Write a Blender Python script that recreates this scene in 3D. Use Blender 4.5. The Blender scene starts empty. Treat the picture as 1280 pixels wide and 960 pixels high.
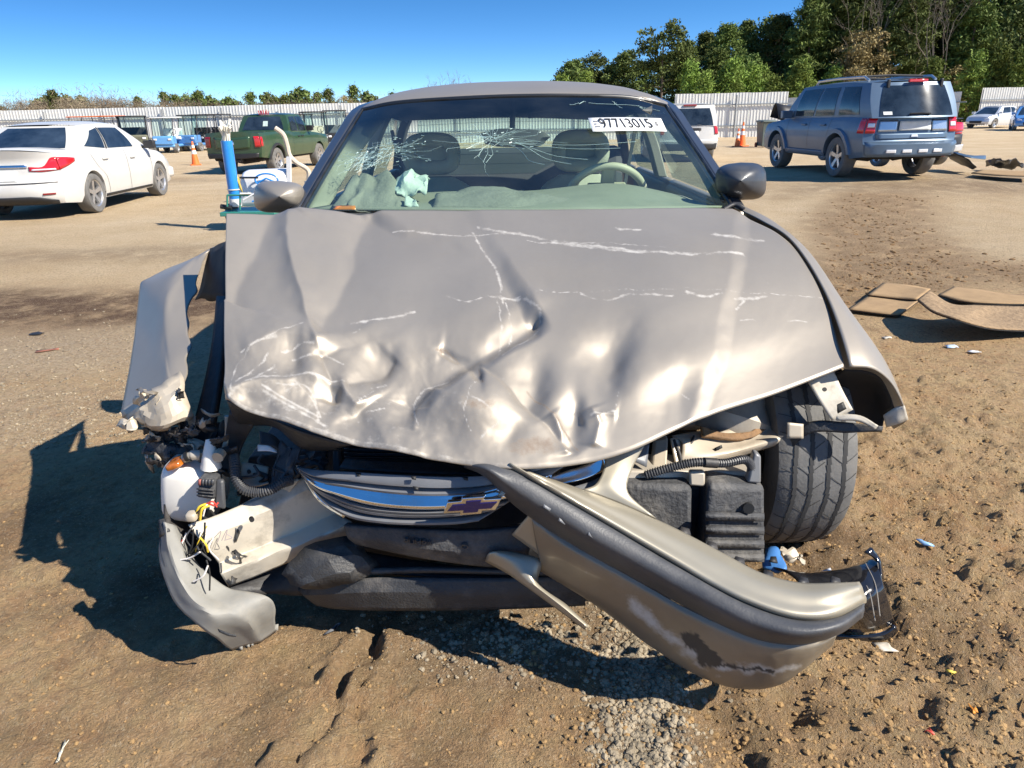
import bpy, bmesh, math, random
import numpy as np
from mathutils import Vector, Matrix
R = math.radians
random.seed(7)
rng = np.random.default_rng(11)
SC = bpy.context.scene
COL = SC.collection

# ---------------------------------------------------------------- camera
CAM_H, PITCH, ROLL, FPX = 1.32, R(20.86), R(1.25), 887.0
F_ = Vector((0, math.cos(PITCH), -math.sin(PITCH)))
U0 = Vector((0, math.sin(PITCH), math.cos(PITCH)))
X0 = Vector((1, 0, 0))
R_ = X0 * math.cos(ROLL) - U0 * math.sin(ROLL)
U_ = X0 * math.sin(ROLL) + U0 * math.cos(ROLL)
EYE = Vector((0, 0, CAM_H))
cam = bpy.data.cameras.new('camera')
cam_o = bpy.data.objects.new('camera', cam)
COL.objects.link(cam_o)
cam.sensor_width = 36.0
cam.lens = 36.0 * FPX / 1280.0
cam.clip_start, cam.clip_end = 0.05, 3000
mw = Matrix((R_, U_, -F_)).transposed().to_4x4()
mw.translation = EYE
cam_o.matrix_world = mw
SC.camera = cam_o

# ---------------------------------------------------------------- light
SUN = Vector((1.04, -0.50, 1.0)).normalized()       # towards the sun
sun_el = math.asin(SUN.z)
w = bpy.data.worlds.new('World')
SC.world = w
w.use_nodes = True
nt = w.node_tree
sky = nt.nodes.new('ShaderNodeTexSky')
sky.sky_type = 'NISHITA'
sky.sun_disc = False
sky.sun_elevation = sun_el
sky.sun_rotation = math.atan2(SUN.x, SUN.y)
sky.altitude = 0
sky.air_density, sky.dust_density, sky.ozone_density = 1.0, 0.2, 4.0
# a dry, clear day: the deep blue reaches far down towards the horizon
tcw = nt.nodes.new('ShaderNodeTexCoord'); sx_ = nt.nodes.new('ShaderNodeSeparateXYZ'); cx_ = nt.nodes.new('ShaderNodeCombineXYZ')
nt.links.new(tcw.outputs['Generated'], sx_.inputs[0])
mz = nt.nodes.new('ShaderNodeMapRange'); mz.inputs[1].default_value = 0.0; mz.inputs[2].default_value = 0.5; mz.inputs[3].default_value = 0.035; mz.inputs[4].default_value = 1.45
mz.interpolation_type = 'LINEAR'
nt.links.new(sx_.outputs[0], cx_.inputs[0]); nt.links.new(sx_.outputs[1], cx_.inputs[1]); nt.links.new(sx_.outputs[2], mz.inputs[0]); nt.links.new(mz.outputs[0], cx_.inputs[2])
nt.links.new(cx_.outputs[0], sky.inputs[0])
bg = nt.nodes['Background']
bg.inputs[1].default_value = 0.118
hs = nt.nodes.new('ShaderNodeHueSaturation'); hs.inputs['Saturation'].default_value = 1.26
nt.links.new(sky.outputs[0], hs.inputs['Color']); nt.links.new(hs.outputs[0], bg.inputs[0])
sl = bpy.data.lights.new('sun', 'SUN')
sl.energy, sl.angle, sl.color = 4.7, R(0.5), (1.0, 0.93, 0.82)
so = bpy.data.objects.new('sun', sl)
COL.objects.link(so)
so.rotation_euler = SUN.to_track_quat('Z', 'Y').to_euler()
SC.view_settings.view_transform = 'Standard'
SC.view_settings.look = 'None'
SC.view_settings.exposure = 0.95
SC.view_settings.gamma = 1.0

# ---------------------------------------------------------------- measuring: where a sight line of the survey photograph meets a distance or a height
def W(px, py, Y=None, z=None):
    d = F_ * FPX + R_ * (px - 640) + U_ * (480 - py)
    s = Y / d.y if Y is not None else (z - CAM_H) / d.z
    return EYE + d * s

# ---------------------------------------------------------------- noise in numpy
def _hash(ix, iy, seed):
    h = (ix.astype(np.int64) * 374761393 + iy.astype(np.int64) * 668265263 + seed * 974711) & 0x7fffffff
    h = ((h ^ (h >> 13)) * 1274126177) & 0x7fffffff
    return ((h ^ (h >> 16)) & 0xffff) / 65535.0
def vnoise(x, y, seed=0):
    ix, iy = np.floor(x), np.floor(y)
    fx, fy = x - ix, y - iy
    fx = fx * fx * fx * (fx * (fx * 6 - 15) + 10); fy = fy * fy * fy * (fy * (fy * 6 - 15) + 10)
    a, b = _hash(ix, iy, seed), _hash(ix + 1, iy, seed)
    c, d = _hash(ix, iy + 1, seed), _hash(ix + 1, iy + 1, seed)
    return (a + (b - a) * fx) * (1 - fy) + (c + (d - c) * fx) * fy - 0.5
def fbm(x, y, o=4, seed=0, gain=0.5):
    s, a = 0.0, 1.0
    for k in range(o):
        s = s + a * vnoise(x * 2 ** k + 17.3 * k, y * 2 ** k - 9.1 * k, seed + k)
        a *= gain
    return s
def sstep(a, b, x):
    t = np.clip((x - a) / (b - a), 0, 1)
    return t * t * (3 - 2 * t)

def ground_z(X, Y):
    z = -0.30 * sstep(13, 22, Y) + 0.15 * np.exp(-(((X - 6.3) / 3.0) ** 2 + ((Y - 13.8) / 3.2) ** 2)) \
        + 0.12 * np.exp(-(((X - 6.3) / 4.0) ** 2 + ((Y - 16.5) / 2.5) ** 2))
    return z

# ---------------------------------------------------------------- mesh builder
WC = set()
LAST = [None]
class MB:
    def __init__(s):
        s.v, s.f = [], []
    def add(s, vs, fs, M=None):
        n = len(s.v)
        if M is not None:
            vs = [M @ Vector(p) for p in vs]
        s.v += [tuple(p) for p in vs]
        s.f += [tuple(i + n for i in q) for q in fs]
        return s
    def box(s, c, d, M=None, rot=None):
        x, y, z = d[0] / 2, d[1] / 2, d[2] / 2
        vs = [Vector(p) for p in ((-x,-y,-z),(x,-y,-z),(x,y,-z),(-x,y,-z),(-x,-y,z),(x,-y,z),(x,y,z),(-x,y,z))]
        if rot is not None:
            vs = [rot @ p for p in vs]
        vs = [p + Vector(c) for p in vs]
        return s.add(vs, [(3,2,1,0),(4,5,6,7),(0,1,5,4),(1,2,6,5),(2,3,7,6),(3,0,4,7)], M)
    def grid(s, P, close=False, M=None, cap=False):
        nu, nv = len(P), len(P[0])
        vs = [p for row in P for p in row]
        fs = []
        for i in range(nu - 1):
            for j in range(nv if close else nv - 1):
                k = (j + 1) % nv
                fs.append((i * nv + j, i * nv + k, (i + 1) * nv + k, (i + 1) * nv + j))
        if cap:
            fs.append(tuple(range(nv))[::-1]); fs.append(tuple((nu - 1) * nv + j for j in range(nv)))
        return s.add(vs, fs, M)
    def tube(s, pts, r, n=8, M=None, cap=True):
        pts = [Vector(p) for p in pts]
        rs = r if isinstance(r, (list, tuple)) else [r] * len(pts)
        rows, prev = [], None
        for i, p in enumerate(pts):
            t = (pts[min(i + 1, len(pts) - 1)] - pts[max(i - 1, 0)]).normalized()
            if prev is None:
                a = t.orthogonal().normalized()
            else:
                a = (prev - t * prev.dot(t)).normalized()
            prev = a
            b = t.cross(a)
            rows.append([p + (a * math.cos(2 * math.pi * k / n) + b * math.sin(2 * math.pi * k / n)) * rs[i] for k in range(n)])
        return s.grid(rows, True, M, cap)
    def rev(s, prof, n=32, M=None, close=False):            # profile (r, h) turned round local X
        rows = [[(h, r * math.cos(2 * math.pi * k / n), r * math.sin(2 * math.pi * k / n)) for k in range(n)] for r, h in prof]
        return s.grid(rows, True, M, close)
    def prism(s, poly, h, M=None):                          # poly in local xy, thickness h along z
        n = len(poly)
        vs = [(x, y, 0) for x, y in poly] + [(x, y, h) for x, y in poly]
        fs = [tuple(range(n))[::-1], tuple(range(n, 2 * n))] + [(i, (i + 1) % n, n + (i + 1) % n, n + i) for i in range(n)]
        return s.add(vs, fs, M)
    def build(s, name, m, parent=None, smooth=40, thick=None, bevel=None, fix=True, off=-1):
        me = bpy.data.meshes.new(name)
        me.from_pydata(s.v, [], s.f)
        if fix:
            bm = bmesh.new(); bm.from_mesh(me)
            bmesh.ops.recalc_face_normals(bm, faces=bm.faces)
            bm.to_mesh(me); bm.free()
        me.materials.append(m)
        o = bpy.data.objects.new(name, me)
        COL.objects.link(o); LAST[0] = o
        if smooth:
            me.polygons.foreach_set('use_smooth', [True] * len(me.polygons))
            me.set_sharp_from_angle(angle=R(smooth))
        if thick:
            md = o.modifiers.new('solid', 'SOLIDIFY'); md.thickness = thick; md.offset = off
        if bevel:
            md = o.modifiers.new('bevel', 'BEVEL'); md.width = bevel; md.segments = 2; md.limit_method = 'ANGLE'; md.angle_limit = R(35)
        if parent is not None:
            o.parent = parent
            if parent.name in WC: o.location = -Vector(parent.location)     # drawn in place
        return o

def tag(o, label=None, cat=None, group=None, kind=None):
    if label: o['label'] = label
    if cat: o['category'] = cat
    if group: o['group'] = group
    if kind: o['kind'] = kind
    return o
def thing(name, label, cat, loc=(0, 0, 0), rz=0, group=None):
    o = bpy.data.objects.new(name, None)
    o.empty_display_size = 0.2
    COL.objects.link(o)
    o.location = loc; o.rotation_euler = (0, 0, rz)
    return tag(o, label, cat, group)
CH = {}
def copy_tree(o, parent=None):
    c = o.copy(); COL.objects.link(c)
    if parent is not None: c.parent = parent
    for ch in list(o.children):
        copy_tree(ch, c)
    return c

def cat(pts, n):                                            # Catmull-Rom through points of any dimension, n samples
    P = np.array([tuple(p) for p in pts], float)
    if len(P) == 2:
        t = np.linspace(0, 1, n)[:, None]
        return P[0] * (1 - t) + P[1] * t
    d = np.r_[0, np.cumsum(np.maximum(np.linalg.norm(np.diff(P, axis=0), axis=1), 1e-6) ** 0.5)]
    t = np.linspace(0, d[-1], n)
    # finite-difference tangents, cubic hermite
    m = np.zeros_like(P)
    for i in range(len(P)):
        if i == 0: m[i] = (P[1] - P[0]) / (d[1] - d[0])
        elif i == len(P) - 1: m[i] = (P[-1] - P[-2]) / (d[-1] - d[-2])
        else:
            a, b = d[i] - d[i - 1], d[i + 1] - d[i]
            m[i] = ((P[i] - P[i - 1]) / a * b + (P[i + 1] - P[i]) / b * a) / (a + b)
    k = np.clip(np.searchsorted(d, t, 'right') - 1, 0, len(P) - 2)
    h = (d[k + 1] - d[k])[:, None]
    u = ((t - d[k]) / (d[k + 1] - d[k]))[:, None]
    return (2*u**3 - 3*u**2 + 1) * P[k] + (u**3 - 2*u**2 + u) * h * m[k] + (-2*u**3 + 3*u**2) * P[k + 1] + (u**3 - u**2) * h * m[k + 1]
def lin(pts, n):
    P = np.array([tuple(p) for p in pts], float)
    d = np.r_[0, np.cumsum(np.linalg.norm(np.diff(P, axis=0), axis=1))]
    t = np.linspace(0, d[-1], n)
    return np.stack([np.interp(t, d, P[:, k]) for k in range(P.shape[1])], 1)
def loft(chains, nu, nv, su=True, sv=True):                 # chains of points -> (nv, nu, 3)
    C = np.array([(cat if su else lin)(c, nu) for c in chains])
    out = np.zeros((nv, nu, C.shape[2]))
    for i in range(nu):
        out[:, i] = (cat if sv else lin)(C[:, i], nv)
    return out
def skin5(name, m, parent, chains, nu, nv, su=True, sv=True, thick=0.003, smooth=50, wob=0, seed=0, off=0):   # also hands back survey coordinates per vertex
    P = loft([[tuple(W(*c)) + (c[0], c[1]) for c in ch] for ch in chains], nu, nv, su, sv)
    if wob:
        for a in range(3):
            P[:, :, a] += wob * fbm(P[:, :, 3] * .03 + seed, P[:, :, 4] * .03, 3, seed + a * 7)
    mb = MB(); mb.grid(P[:, :, :3].tolist())
    return mb.build(name, m, parent, smooth=smooth, thick=thick, off=off), P[:, :, 3], P[:, :, 4]
def WP(chain):                                              # surveyed chain: (px, py, Y) or (px, py, None, z)
    return [W(*c) for c in chain]
def skin(name, m, parent, chains, nu=24, nv=8, su=True, sv=True, thick=0.003, smooth=50, wob=0, seed=0, off=0, **k):
    P = loft([WP(c) for c in chains], nu, nv, su, sv)
    if wob:
        for a in range(3):
            P[:, :, a] += wob * 1.3 * fbm(np.arange(nv)[:, None] / nv * 2.6 + seed * 3.1 + 0 * P[:, :, 0], np.arange(nu)[None, :] / nu * 4.5 + 0 * P[:, :, 0], 3, seed + a * 7, .42)
    mb = MB(); mb.grid(P.tolist())
    return mb.build(name, m, parent, smooth=smooth, thick=thick, off=off, **k)

# ---------------------------------------------------------------- materials
def M(name, col, rough=0.5, metal=0.0, coat=0.0, var=0.12, vs=6.0, bump=0.0, bs=80.0, dirt=None, ds=3.0, da=0.5, spec=0.5, em=None, coatr=0.06):
    m = bpy.data.materials.new(name); m.use_nodes = True
    n, l = m.node_tree.nodes, m.node_tree.links
    b = n['Principled BSDF']
    tc = n.new('ShaderNodeTexCoord')
    nz = n.new('ShaderNodeTexNoise'); nz.inputs['Scale'].default_value = vs; nz.inputs['Detail'].default_value = 6
    nz.inputs['Roughness'].default_value = 0.65
    l.new(tc.outputs['Object'], nz.inputs['Vector'])
    rp = n.new('ShaderNodeMapRange'); rp.inputs[1].default_value = 0.3; rp.inputs[2].default_value = 0.7
    rp.inputs[3].default_value = 1 - var; rp.inputs[4].default_value = 1 + var
    l.new(nz.outputs['Fac'], rp.inputs[0])
    mx = n.new('ShaderNodeMix'); mx.data_type = 'RGBA'; mx.blend_type = 'MULTIPLY'; mx.inputs[0].default_value = 1
    mx.inputs[6].default_value = (*col, 1)
    l.new(rp.outputs[0], mx.inputs[7])
    out = mx.outputs[2]
    if dirt:
        n2 = n.new('ShaderNodeTexNoise'); n2.inputs['Scale'].default_value = ds; n2.inputs['Detail'].default_value = 8; n2.inputs['Roughness'].default_value = 0.7
        l.new(tc.outputs['Object'], n2.inputs['Vector'])
        r2 = n.new('ShaderNodeMapRange'); r2.inputs[1].default_value = 0.5; r2.inputs[2].default_value = 0.75; r2.inputs[4].default_value = da
        l.new(n2.outputs['Fac'], r2.inputs[0])
        m2 = n.new('ShaderNodeMix'); m2.data_type = 'RGBA'
        l.new(r2.outputs[0], m2.inputs[0]); l.new(out, m2.inputs[6]); m2.inputs[7].default_value = (*dirt, 1)
        out = m2.outputs[2]
        rr = n.new('ShaderNodeMapRange'); rr.inputs[3].default_value = rough; rr.inputs[4].default_value = min(1, rough + 0.4)
        l.new(r2.outputs[0], rr.inputs[0]); l.new(rr.outputs[0], b.inputs['Roughness'])
    else:
        r3 = n.new('ShaderNodeMapRange'); r3.inputs[1].default_value = 0.3; r3.inputs[2].default_value = 0.7
        r3.inputs[3].default_value = rough * 0.88; r3.inputs[4].default_value = min(1, rough * 1.12)
        l.new(nz.outputs['Fac'], r3.inputs[0]); l.new(r3.outputs[0], b.inputs['Roughness'])
    l.new(out, b.inputs['Base Color'])
    b.inputs['Metallic'].default_value = metal
    b.inputs['Coat Weight'].default_value = coat
    b.inputs['Coat Roughness'].default_value = coatr
    b.inputs['Specular IOR Level'].default_value = spec
    if bump:
        n4 = n.new('ShaderNodeTexNoise'); n4.inputs['Scale'].default_value = bs; n4.inputs['Detail'].default_value = 4
        l.new(tc.outputs['Object'], n4.inputs['Vector'])
        bp = n.new('ShaderNodeBump'); bp.inputs['Strength'].default_value = bump; bp.inputs['Distance'].default_value = 0.01
        l.new(n4.outputs['Fac'], bp.inputs['Height']); l.new(bp.outputs[0], b.inputs['Normal'])
    if em:
        b.inputs['Emission Color'].default_value = (*em[0], 1); b.inputs['Emission Strength'].default_value = em[1]
    return m
def attr_mix(m, attr, col, rough=None, scale=None, metal=None):     # lay a second colour over the base where a vertex attribute says (wear, stains)
    n, l = m.node_tree.nodes, m.node_tree.links
    b = n['Principled BSDF']
    a = n.new('ShaderNodeAttribute'); a.attribute_name = attr
    fac = a.outputs['Fac']
    if scale:
        tc = n.new('ShaderNodeTexCoord'); nz = n.new('ShaderNodeTexNoise'); nz.inputs['Scale'].default_value = scale; nz.inputs['Detail'].default_value = 5; nz.inputs['Roughness'].default_value = 0.75
        l.new(tc.outputs['Object'], nz.inputs['Vector'])
        ad = n.new('ShaderNodeMath'); ad.operation = 'ADD'; l.new(fac, ad.inputs[0]); l.new(nz.outputs['Fac'], ad.inputs[1])
        mr = n.new('ShaderNodeMapRange'); mr.inputs[1].default_value = 0.66; mr.inputs[2].default_value = 1.02; l.new(ad.outputs[0], mr.inputs[0])
        fac = mr.outputs[0]
    for name, val in (('Base Color', (*col, 1)), ('Roughness', rough), ('Metallic', metal)):
        if val is None: continue
        s = b.inputs[name]
        mx = n.new('ShaderNodeMix'); mx.data_type = 'RGBA' if name == 'Base Color' else 'FLOAT'
        ia, ib, oo = (6, 7, 2) if name == 'Base Color' else (2, 3, 0)
        if s.is_linked:
            l.new(s.links[0].from_socket, mx.inputs[ia])
        else:
            mx.inputs[ia].default_value = s.default_value
        mx.inputs[ib].default_value = val
        l.new(fac, mx.inputs[0]); l.new(mx.outputs[oo], s)
def glass(name, tint, attr=None, refl=1.0, rough=0.0, alpha=0.0, acol=(0.02, 0.03, 0.05)):   # single-sheet glass: see-through tint + mirror reflection
    m = bpy.data.materials.new(name); m.use_nodes = True
    n, l = m.node_tree.nodes, m.node_tree.links
    n.remove(n['Principled BSDF'])
    tr = n.new('ShaderNodeBsdfTransparent'); tr.inputs[0].default_value = (*tint, 1)
    gl = n.new('ShaderNodeBsdfGlossy'); gl.inputs['Roughness'].default_value = rough; gl.inputs[0].default_value = (refl, refl, refl, 1)
    lw = n.new('ShaderNodeLayerWeight'); pw = n.new('ShaderNodeMath'); pw.operation = 'POWER'; pw.inputs[1].default_value = 5.0
    l.new(lw.outputs['Facing'], pw.inputs[0])
    fr = n.new('ShaderNodeMapRange'); fr.inputs[3].default_value = 0.05; l.new(pw.outputs[0], fr.inputs[0])
    mx = n.new('ShaderNodeMixShader')
    base = tr.outputs[0]
    df = n.new('ShaderNodeBsdfDiffuse'); df.inputs[0].default_value = (0.30, 0.33, 0.34, 1)      # a film of dust
    m0 = n.new('ShaderNodeMixShader'); m0.inputs[0].default_value = alpha
    l.new(base, m0.inputs[1]); l.new(df.outputs[0], m0.inputs[2])
    if alpha:
        tc = n.new('ShaderNodeTexCoord'); nz = n.new('ShaderNodeTexNoise'); nz.inputs['Scale'].default_value = 5; nz.inputs['Detail'].default_value = 8
        l.new(tc.outputs['Object'], nz.inputs['Vector'])
        mr = n.new('ShaderNodeMapRange'); mr.inputs[1].default_value = 0.35; mr.inputs[2].default_value = 0.75; mr.inputs[3].default_value = alpha * 0.3; mr.inputs[4].default_value = alpha * 1.9
        l.new(nz.outputs['Fac'], mr.inputs[0]); l.new(mr.outputs[0], m0.inputs[0])
    base = m0.outputs[0]
    if attr:
        a = n.new('ShaderNodeAttribute'); a.attribute_name = attr
        cm = n.new('ShaderNodeMix'); cm.data_type = 'RGBA'; cm.inputs[6].default_value = (*tint, 1); cm.inputs[7].default_value = (*acol, 1)
        l.new(a.outputs['Fac'], cm.inputs[0]); l.new(cm.outputs[2], tr.inputs[0])
    l.new(fr.outputs[0], mx.inputs[0]); l.new(base, mx.inputs[1]); l.new(gl.outputs[0], mx.inputs[2])
    l.new(mx.outputs[0], n['Material Output'].inputs[0])
    return m
def set_attr(o, name, vals):
    a = o.data.attributes.new(name, 'FLOAT', 'POINT')
    a.data.foreach_set('value', np.asarray(vals, np.float32).ravel())
# ================================================================ SETTING: the ground
def spaced(fine0, fine1, step, lo, hi, g=1.06):
    a = list(np.arange(fine0, fine1 + 1e-6, step))
    s, x = step, a[-1]
    while x < hi:
        s *= g; x += s; a.append(x)
    s, x = step, a[0]
    b = []
    while x > lo:
        s *= g; x -= s; b.append(x)
    return np.array(b[::-1] + a)
def segd(X, Y, pts):                                        # distance to a polyline
    d = np.full(X.shape, 1e9)
    for (x0, y0), (x1, y1) in zip(pts, pts[1:]):
        dx, dy = x1 - x0, y1 - y0
        t = np.clip(((X - x0) * dx + (Y - y0) * dy) / (dx * dx + dy * dy), 0, 1)
        d = np.minimum(d, np.hypot(X - x0 - t * dx, Y - y0 - t * dy))
    return d
def G2(px, py): p = W(px, py, z=0); return (p.x, p.y)
gx = spaced(-2.6, 2.6, 0.014, -900, 900, 1.05)
gy = spaced(0.72, 3.6, 0.014, -40, 1800, 1.035)
GX, GY = np.meshgrid(gx, gy)
near = np.exp(-((GX / 3.2) ** 2 + ((GY - 1.5) / 3.0) ** 2) ** 2)
rightside = sstep(0.1, 0.7, GX)                             # the churned, lumpy side
H = ground_z(GX, GY)
H = H + 0.05 * fbm(GX * 0.35, GY * 0.35, 3, 3) * sstep(0.5, 2, np.hypot(GX, GY - 2)) * sstep(60, 10, GY)
lump = fbm(GX * 9, GY * 9, 5, 21, 0.6)
H = H + near * (0.013 + 0.018 * rightside) * lump
H = H + near * (0.006 + 0.007 * rightside) * np.maximum(fbm(GX * 30, GY * 30, 4, 5, .6), 0) * 2
ua, va = GX * .86 + GY * .5, -GX * .5 + GY * .86              # drag marks, all one way
rid = 1 - 2 * np.abs(fbm(ua * 5, va * 17, 4, 33, .55)); H = H + near * (.012 - .004 * rightside) * rid * (.5 + fbm(GX * 1.7, GY * 1.7, 2, 35))
H = H + near * .012 * np.maximum(fbm(GX * 17, GY * 17, 3, 37, .5) - .10, 0) * 4 * (.4 + rightside * .6)
crack_lines = [([G2(500, 760), G2(425, 860), G2(372, 955)], .020, .022), ([G2(480, 775), G2(462, 850), G2(440, 955)], .016, .018), ([G2(372, 955), G2(360, 985)], .02, .012)]
for pts, wd, dp in crack_lines:
    d = segd(GX + 0.045 * fbm(GX * 11, GY * 11, 4, 9), GY + 0.03 * fbm(GX * 14, GY * 14, 3, 10), pts)
    dp = dp * np.clip(.75 + 2.2 * fbm(GX * 7, GY * 7, 3, 19), .05, 1.5)
    H = H - dp * np.exp(-(d / wd) ** 2) + dp * 0.7 * np.exp(-((d - 2.4 * wd) / (1.2 * wd)) ** 2)
holes = [(905, 905, .05, .03), (925, 935, .05, .028), (985, 880, .035, .03), (1000, 905, .035, .025), (1165, 885, .03, .02), (1100, 790, .03, .015), (1150, 890, .04, .02), (880, 880, .03, .02)]
for px, py, r, dp in holes:
    x, y = G2(px, py)
    H = H - dp * np.exp(-(((GX - x) / r) ** 2 + ((GY - y) / (r * 1.4)) ** 2)) * (1 + 0.6 * lump)
# tyre marks on the right, in the middle distance: a band of soft tread bars
band = [(1.9, 5.2), (2.9, 5.6), (3.6, 6.6), (4.2, 8.5), (5.4, 10.5)]
db = segd(GX, GY, band)
bandm = np.exp(-(db / 0.75) ** 4)
band2 = [(3.4, 6.3), (4.6, 5.4), (6.5, 4.6)]
bandm = np.maximum(bandm, np.exp(-(segd(GX, GY, band2) / 0.55) ** 4))
H = H + bandm * (0.012 * np.sin((GX * 0.6 + GY) * 34) * np.exp(-(db / 0.5) ** 2) + 0.03 * fbm(GX * 3.3, GY * 3.3, 4, 51))
# colour amounts
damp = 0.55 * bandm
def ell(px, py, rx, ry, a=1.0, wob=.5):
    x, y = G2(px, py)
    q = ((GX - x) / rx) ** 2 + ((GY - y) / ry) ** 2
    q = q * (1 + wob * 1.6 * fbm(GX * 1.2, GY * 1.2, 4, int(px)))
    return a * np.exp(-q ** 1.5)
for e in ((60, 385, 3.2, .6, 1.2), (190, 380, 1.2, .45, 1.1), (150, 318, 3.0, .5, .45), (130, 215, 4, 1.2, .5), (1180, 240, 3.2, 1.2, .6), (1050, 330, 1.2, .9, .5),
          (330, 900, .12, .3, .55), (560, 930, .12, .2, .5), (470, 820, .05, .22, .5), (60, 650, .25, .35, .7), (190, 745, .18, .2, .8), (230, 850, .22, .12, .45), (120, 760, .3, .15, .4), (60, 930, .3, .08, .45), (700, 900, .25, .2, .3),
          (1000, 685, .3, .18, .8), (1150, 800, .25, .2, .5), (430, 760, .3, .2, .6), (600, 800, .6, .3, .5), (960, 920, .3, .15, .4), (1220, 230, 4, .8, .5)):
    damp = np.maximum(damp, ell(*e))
pale = sstep(3.2, 7.5, GY + 0.8 * fbm(GX * .4, GY * .4, 3, 77)) * 0.9
pale = np.maximum(pale, ell(1010, 275, .9, .7, .9)); pale = np.maximum(pale, ell(1220, 300, 2.2, 1.5, .9))
pale = pale * (1 - 0.75 * bandm)
gr = np.zeros_like(H)
x0, y0 = G2(800, 830)
gq = segd(GX + 0.05 * fbm(GX * 9, GY * 9, 3, 2), GY, [G2(760, 740), G2(800, 830), G2(815, 960)])
gr = np.maximum(gr, np.exp(-(gq / 0.10) ** 4))
gr = np.maximum(gr, ell(660, 810, .28, .14, .6, .6))
gr = np.maximum(gr, ell(70, 440, 1.3, .7, .8)); gr = np.maximum(gr, ell(30, 520, .6, .5, .6))
mb = MB()
P = np.stack([GX, GY, H], 2)
ny_, nx_ = GX.shape
me = bpy.data.meshes.new('ground')
idx = np.arange(nx_ * ny_).reshape(ny_, nx_)
Q = np.stack([idx[:-1, :-1], idx[:-1, 1:], idx[1:, 1:], idx[1:, :-1]], 2).reshape(-1, 4)
me.vertices.add(nx_ * ny_); me.vertices.foreach_set('co', P.reshape(-1))
me.loops.add(Q.size); me.loops.foreach_set('vertex_index', Q.reshape(-1))
me.polygons.add(len(Q)); me.polygons.foreach_set('loop_start', np.arange(0, Q.size, 4)); me.polygons.foreach_set('loop_total', np.full(len(Q), 4))
me.polygons.foreach_set('use_smooth', np.ones(len(Q), bool))
me.update(calc_edges=True)
ground = bpy.data.objects.new('ground', me); COL.objects.link(ground)
tag(ground, kind='structure')
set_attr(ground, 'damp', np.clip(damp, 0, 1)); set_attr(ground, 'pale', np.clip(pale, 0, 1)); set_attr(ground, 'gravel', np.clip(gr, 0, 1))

def ground_mat():
    m = bpy.data.materials.new('packed dirt'); m.use_nodes = True
    n, l = m.node_tree.nodes, m.node_tree.links
    b = n['Principled BSDF']; b.inputs['Roughness'].default_value = 0.95; b.inputs['Specular IOR Level'].default_value = 0.25
    tc = n.new('ShaderNodeTexCoord')
    def noise(s, d=8, r=.6):
        k = n.new('ShaderNodeTexNoise'); k.inputs['Scale'].default_value = s; k.inputs['Detail'].default_value = d; k.inputs['Roughness'].default_value = r
        l.new(tc.outputs['Object'], k.inputs['Vector']); return k.outputs['Fac']
    def mix(f, a, c, mode='MIX'):
        k = n.new('ShaderNodeMix'); k.data_type = 'RGBA'; k.blend_type = mode
        if isinstance(f, float): k.inputs[0].default_value = f
        else: l.new(f, k.inputs[0])
        for i, q in ((6, a), (7, c)):
            if isinstance(q, tuple): k.inputs[i].default_value = (*q, 1)
            else: l.new(q, k.inputs[i])
        return k.outputs[2]
    def rng_(f, a, c, lo=0., hi=1.):
        k = n.new('ShaderNodeMapRange'); l.new(f, k.inputs[0]); k.inputs[1].default_value = a; k.inputs[2].default_value = c; k.inputs[3].default_value = lo; k.inputs[4].default_value = hi
        return k.outputs[0]
    def att(a):
        k = n.new('ShaderNodeAttribute'); k.attribute_name = a; return k.outputs['Fac']
    def math_(op, a, c):
        k = n.new('ShaderNodeMath'); k.operation = op
        for i, q in ((0, a), (1, c)):
            if isinstance(q, float): k.inputs[i].default_value = q
            else: l.new(q, k.inputs[i])
        return k.outputs[0]
    col = mix(rng_(noise(1.7, 10, .7), .35, .65), (.43, .255, .125), (.56, .385, .215))
    col = mix(rng_(noise(4.5, 10, .75), .52, .66, 0., .75), col, (.20, .115, .058))
    col = mix(rng_(noise(14, 8, .7), .4, .7), col, (.50, .365, .19))
    pale_c = mix(rng_(noise(.8, 10, .75), .35, .65), (.52, .39, .235), (.66, .53, .35))
    col = mix(math_('MULTIPLY', att('pale'), rng_(noise(.35, 8, .7), .3, .6, .55, 1.)), col, pale_c)
    gcol = mix(rng_(noise(70, 3, .6), .4, .6), (.33, .25, .165), (.55, .47, .36))
    col = mix(math_('MULTIPLY', att('gravel'), .7), col, gcol)
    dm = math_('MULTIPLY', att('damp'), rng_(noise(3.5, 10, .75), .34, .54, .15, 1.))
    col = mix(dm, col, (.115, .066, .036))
    col = mix(rng_(noise(120, 4, .7), .55, .72), col, (.58, .46, .31))             # pale grit
    vo = n.new('ShaderNodeTexVoronoi'); vo.inputs['Scale'].default_value = 55; l.new(tc.outputs['Object'], vo.inputs['Vector'])
    col = mix(rng_(vo.outputs['Distance'], .5, .85, 0., .35), col, (.17, .115, .07))
    l.new(col, b.inputs['Base Color'])
    h = math_('ADD', math_('MULTIPLY', noise(45, 8, .7), 1.0), math_('MULTIPLY', noise(180, 5, .7), .35))
    h = math_('ADD', h, math_('MULTIPLY', noise(6, 6, .7), .9))
    bp = n.new('ShaderNodeBump'); bp.inputs['Strength'].default_value = .95; bp.inputs['Distance'].default_value = .034
    l.new(h, bp.inputs['Height']); l.new(bp.outputs[0], b.inputs['Normal'])
    return m
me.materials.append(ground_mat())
from bisect import bisect_left
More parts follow.
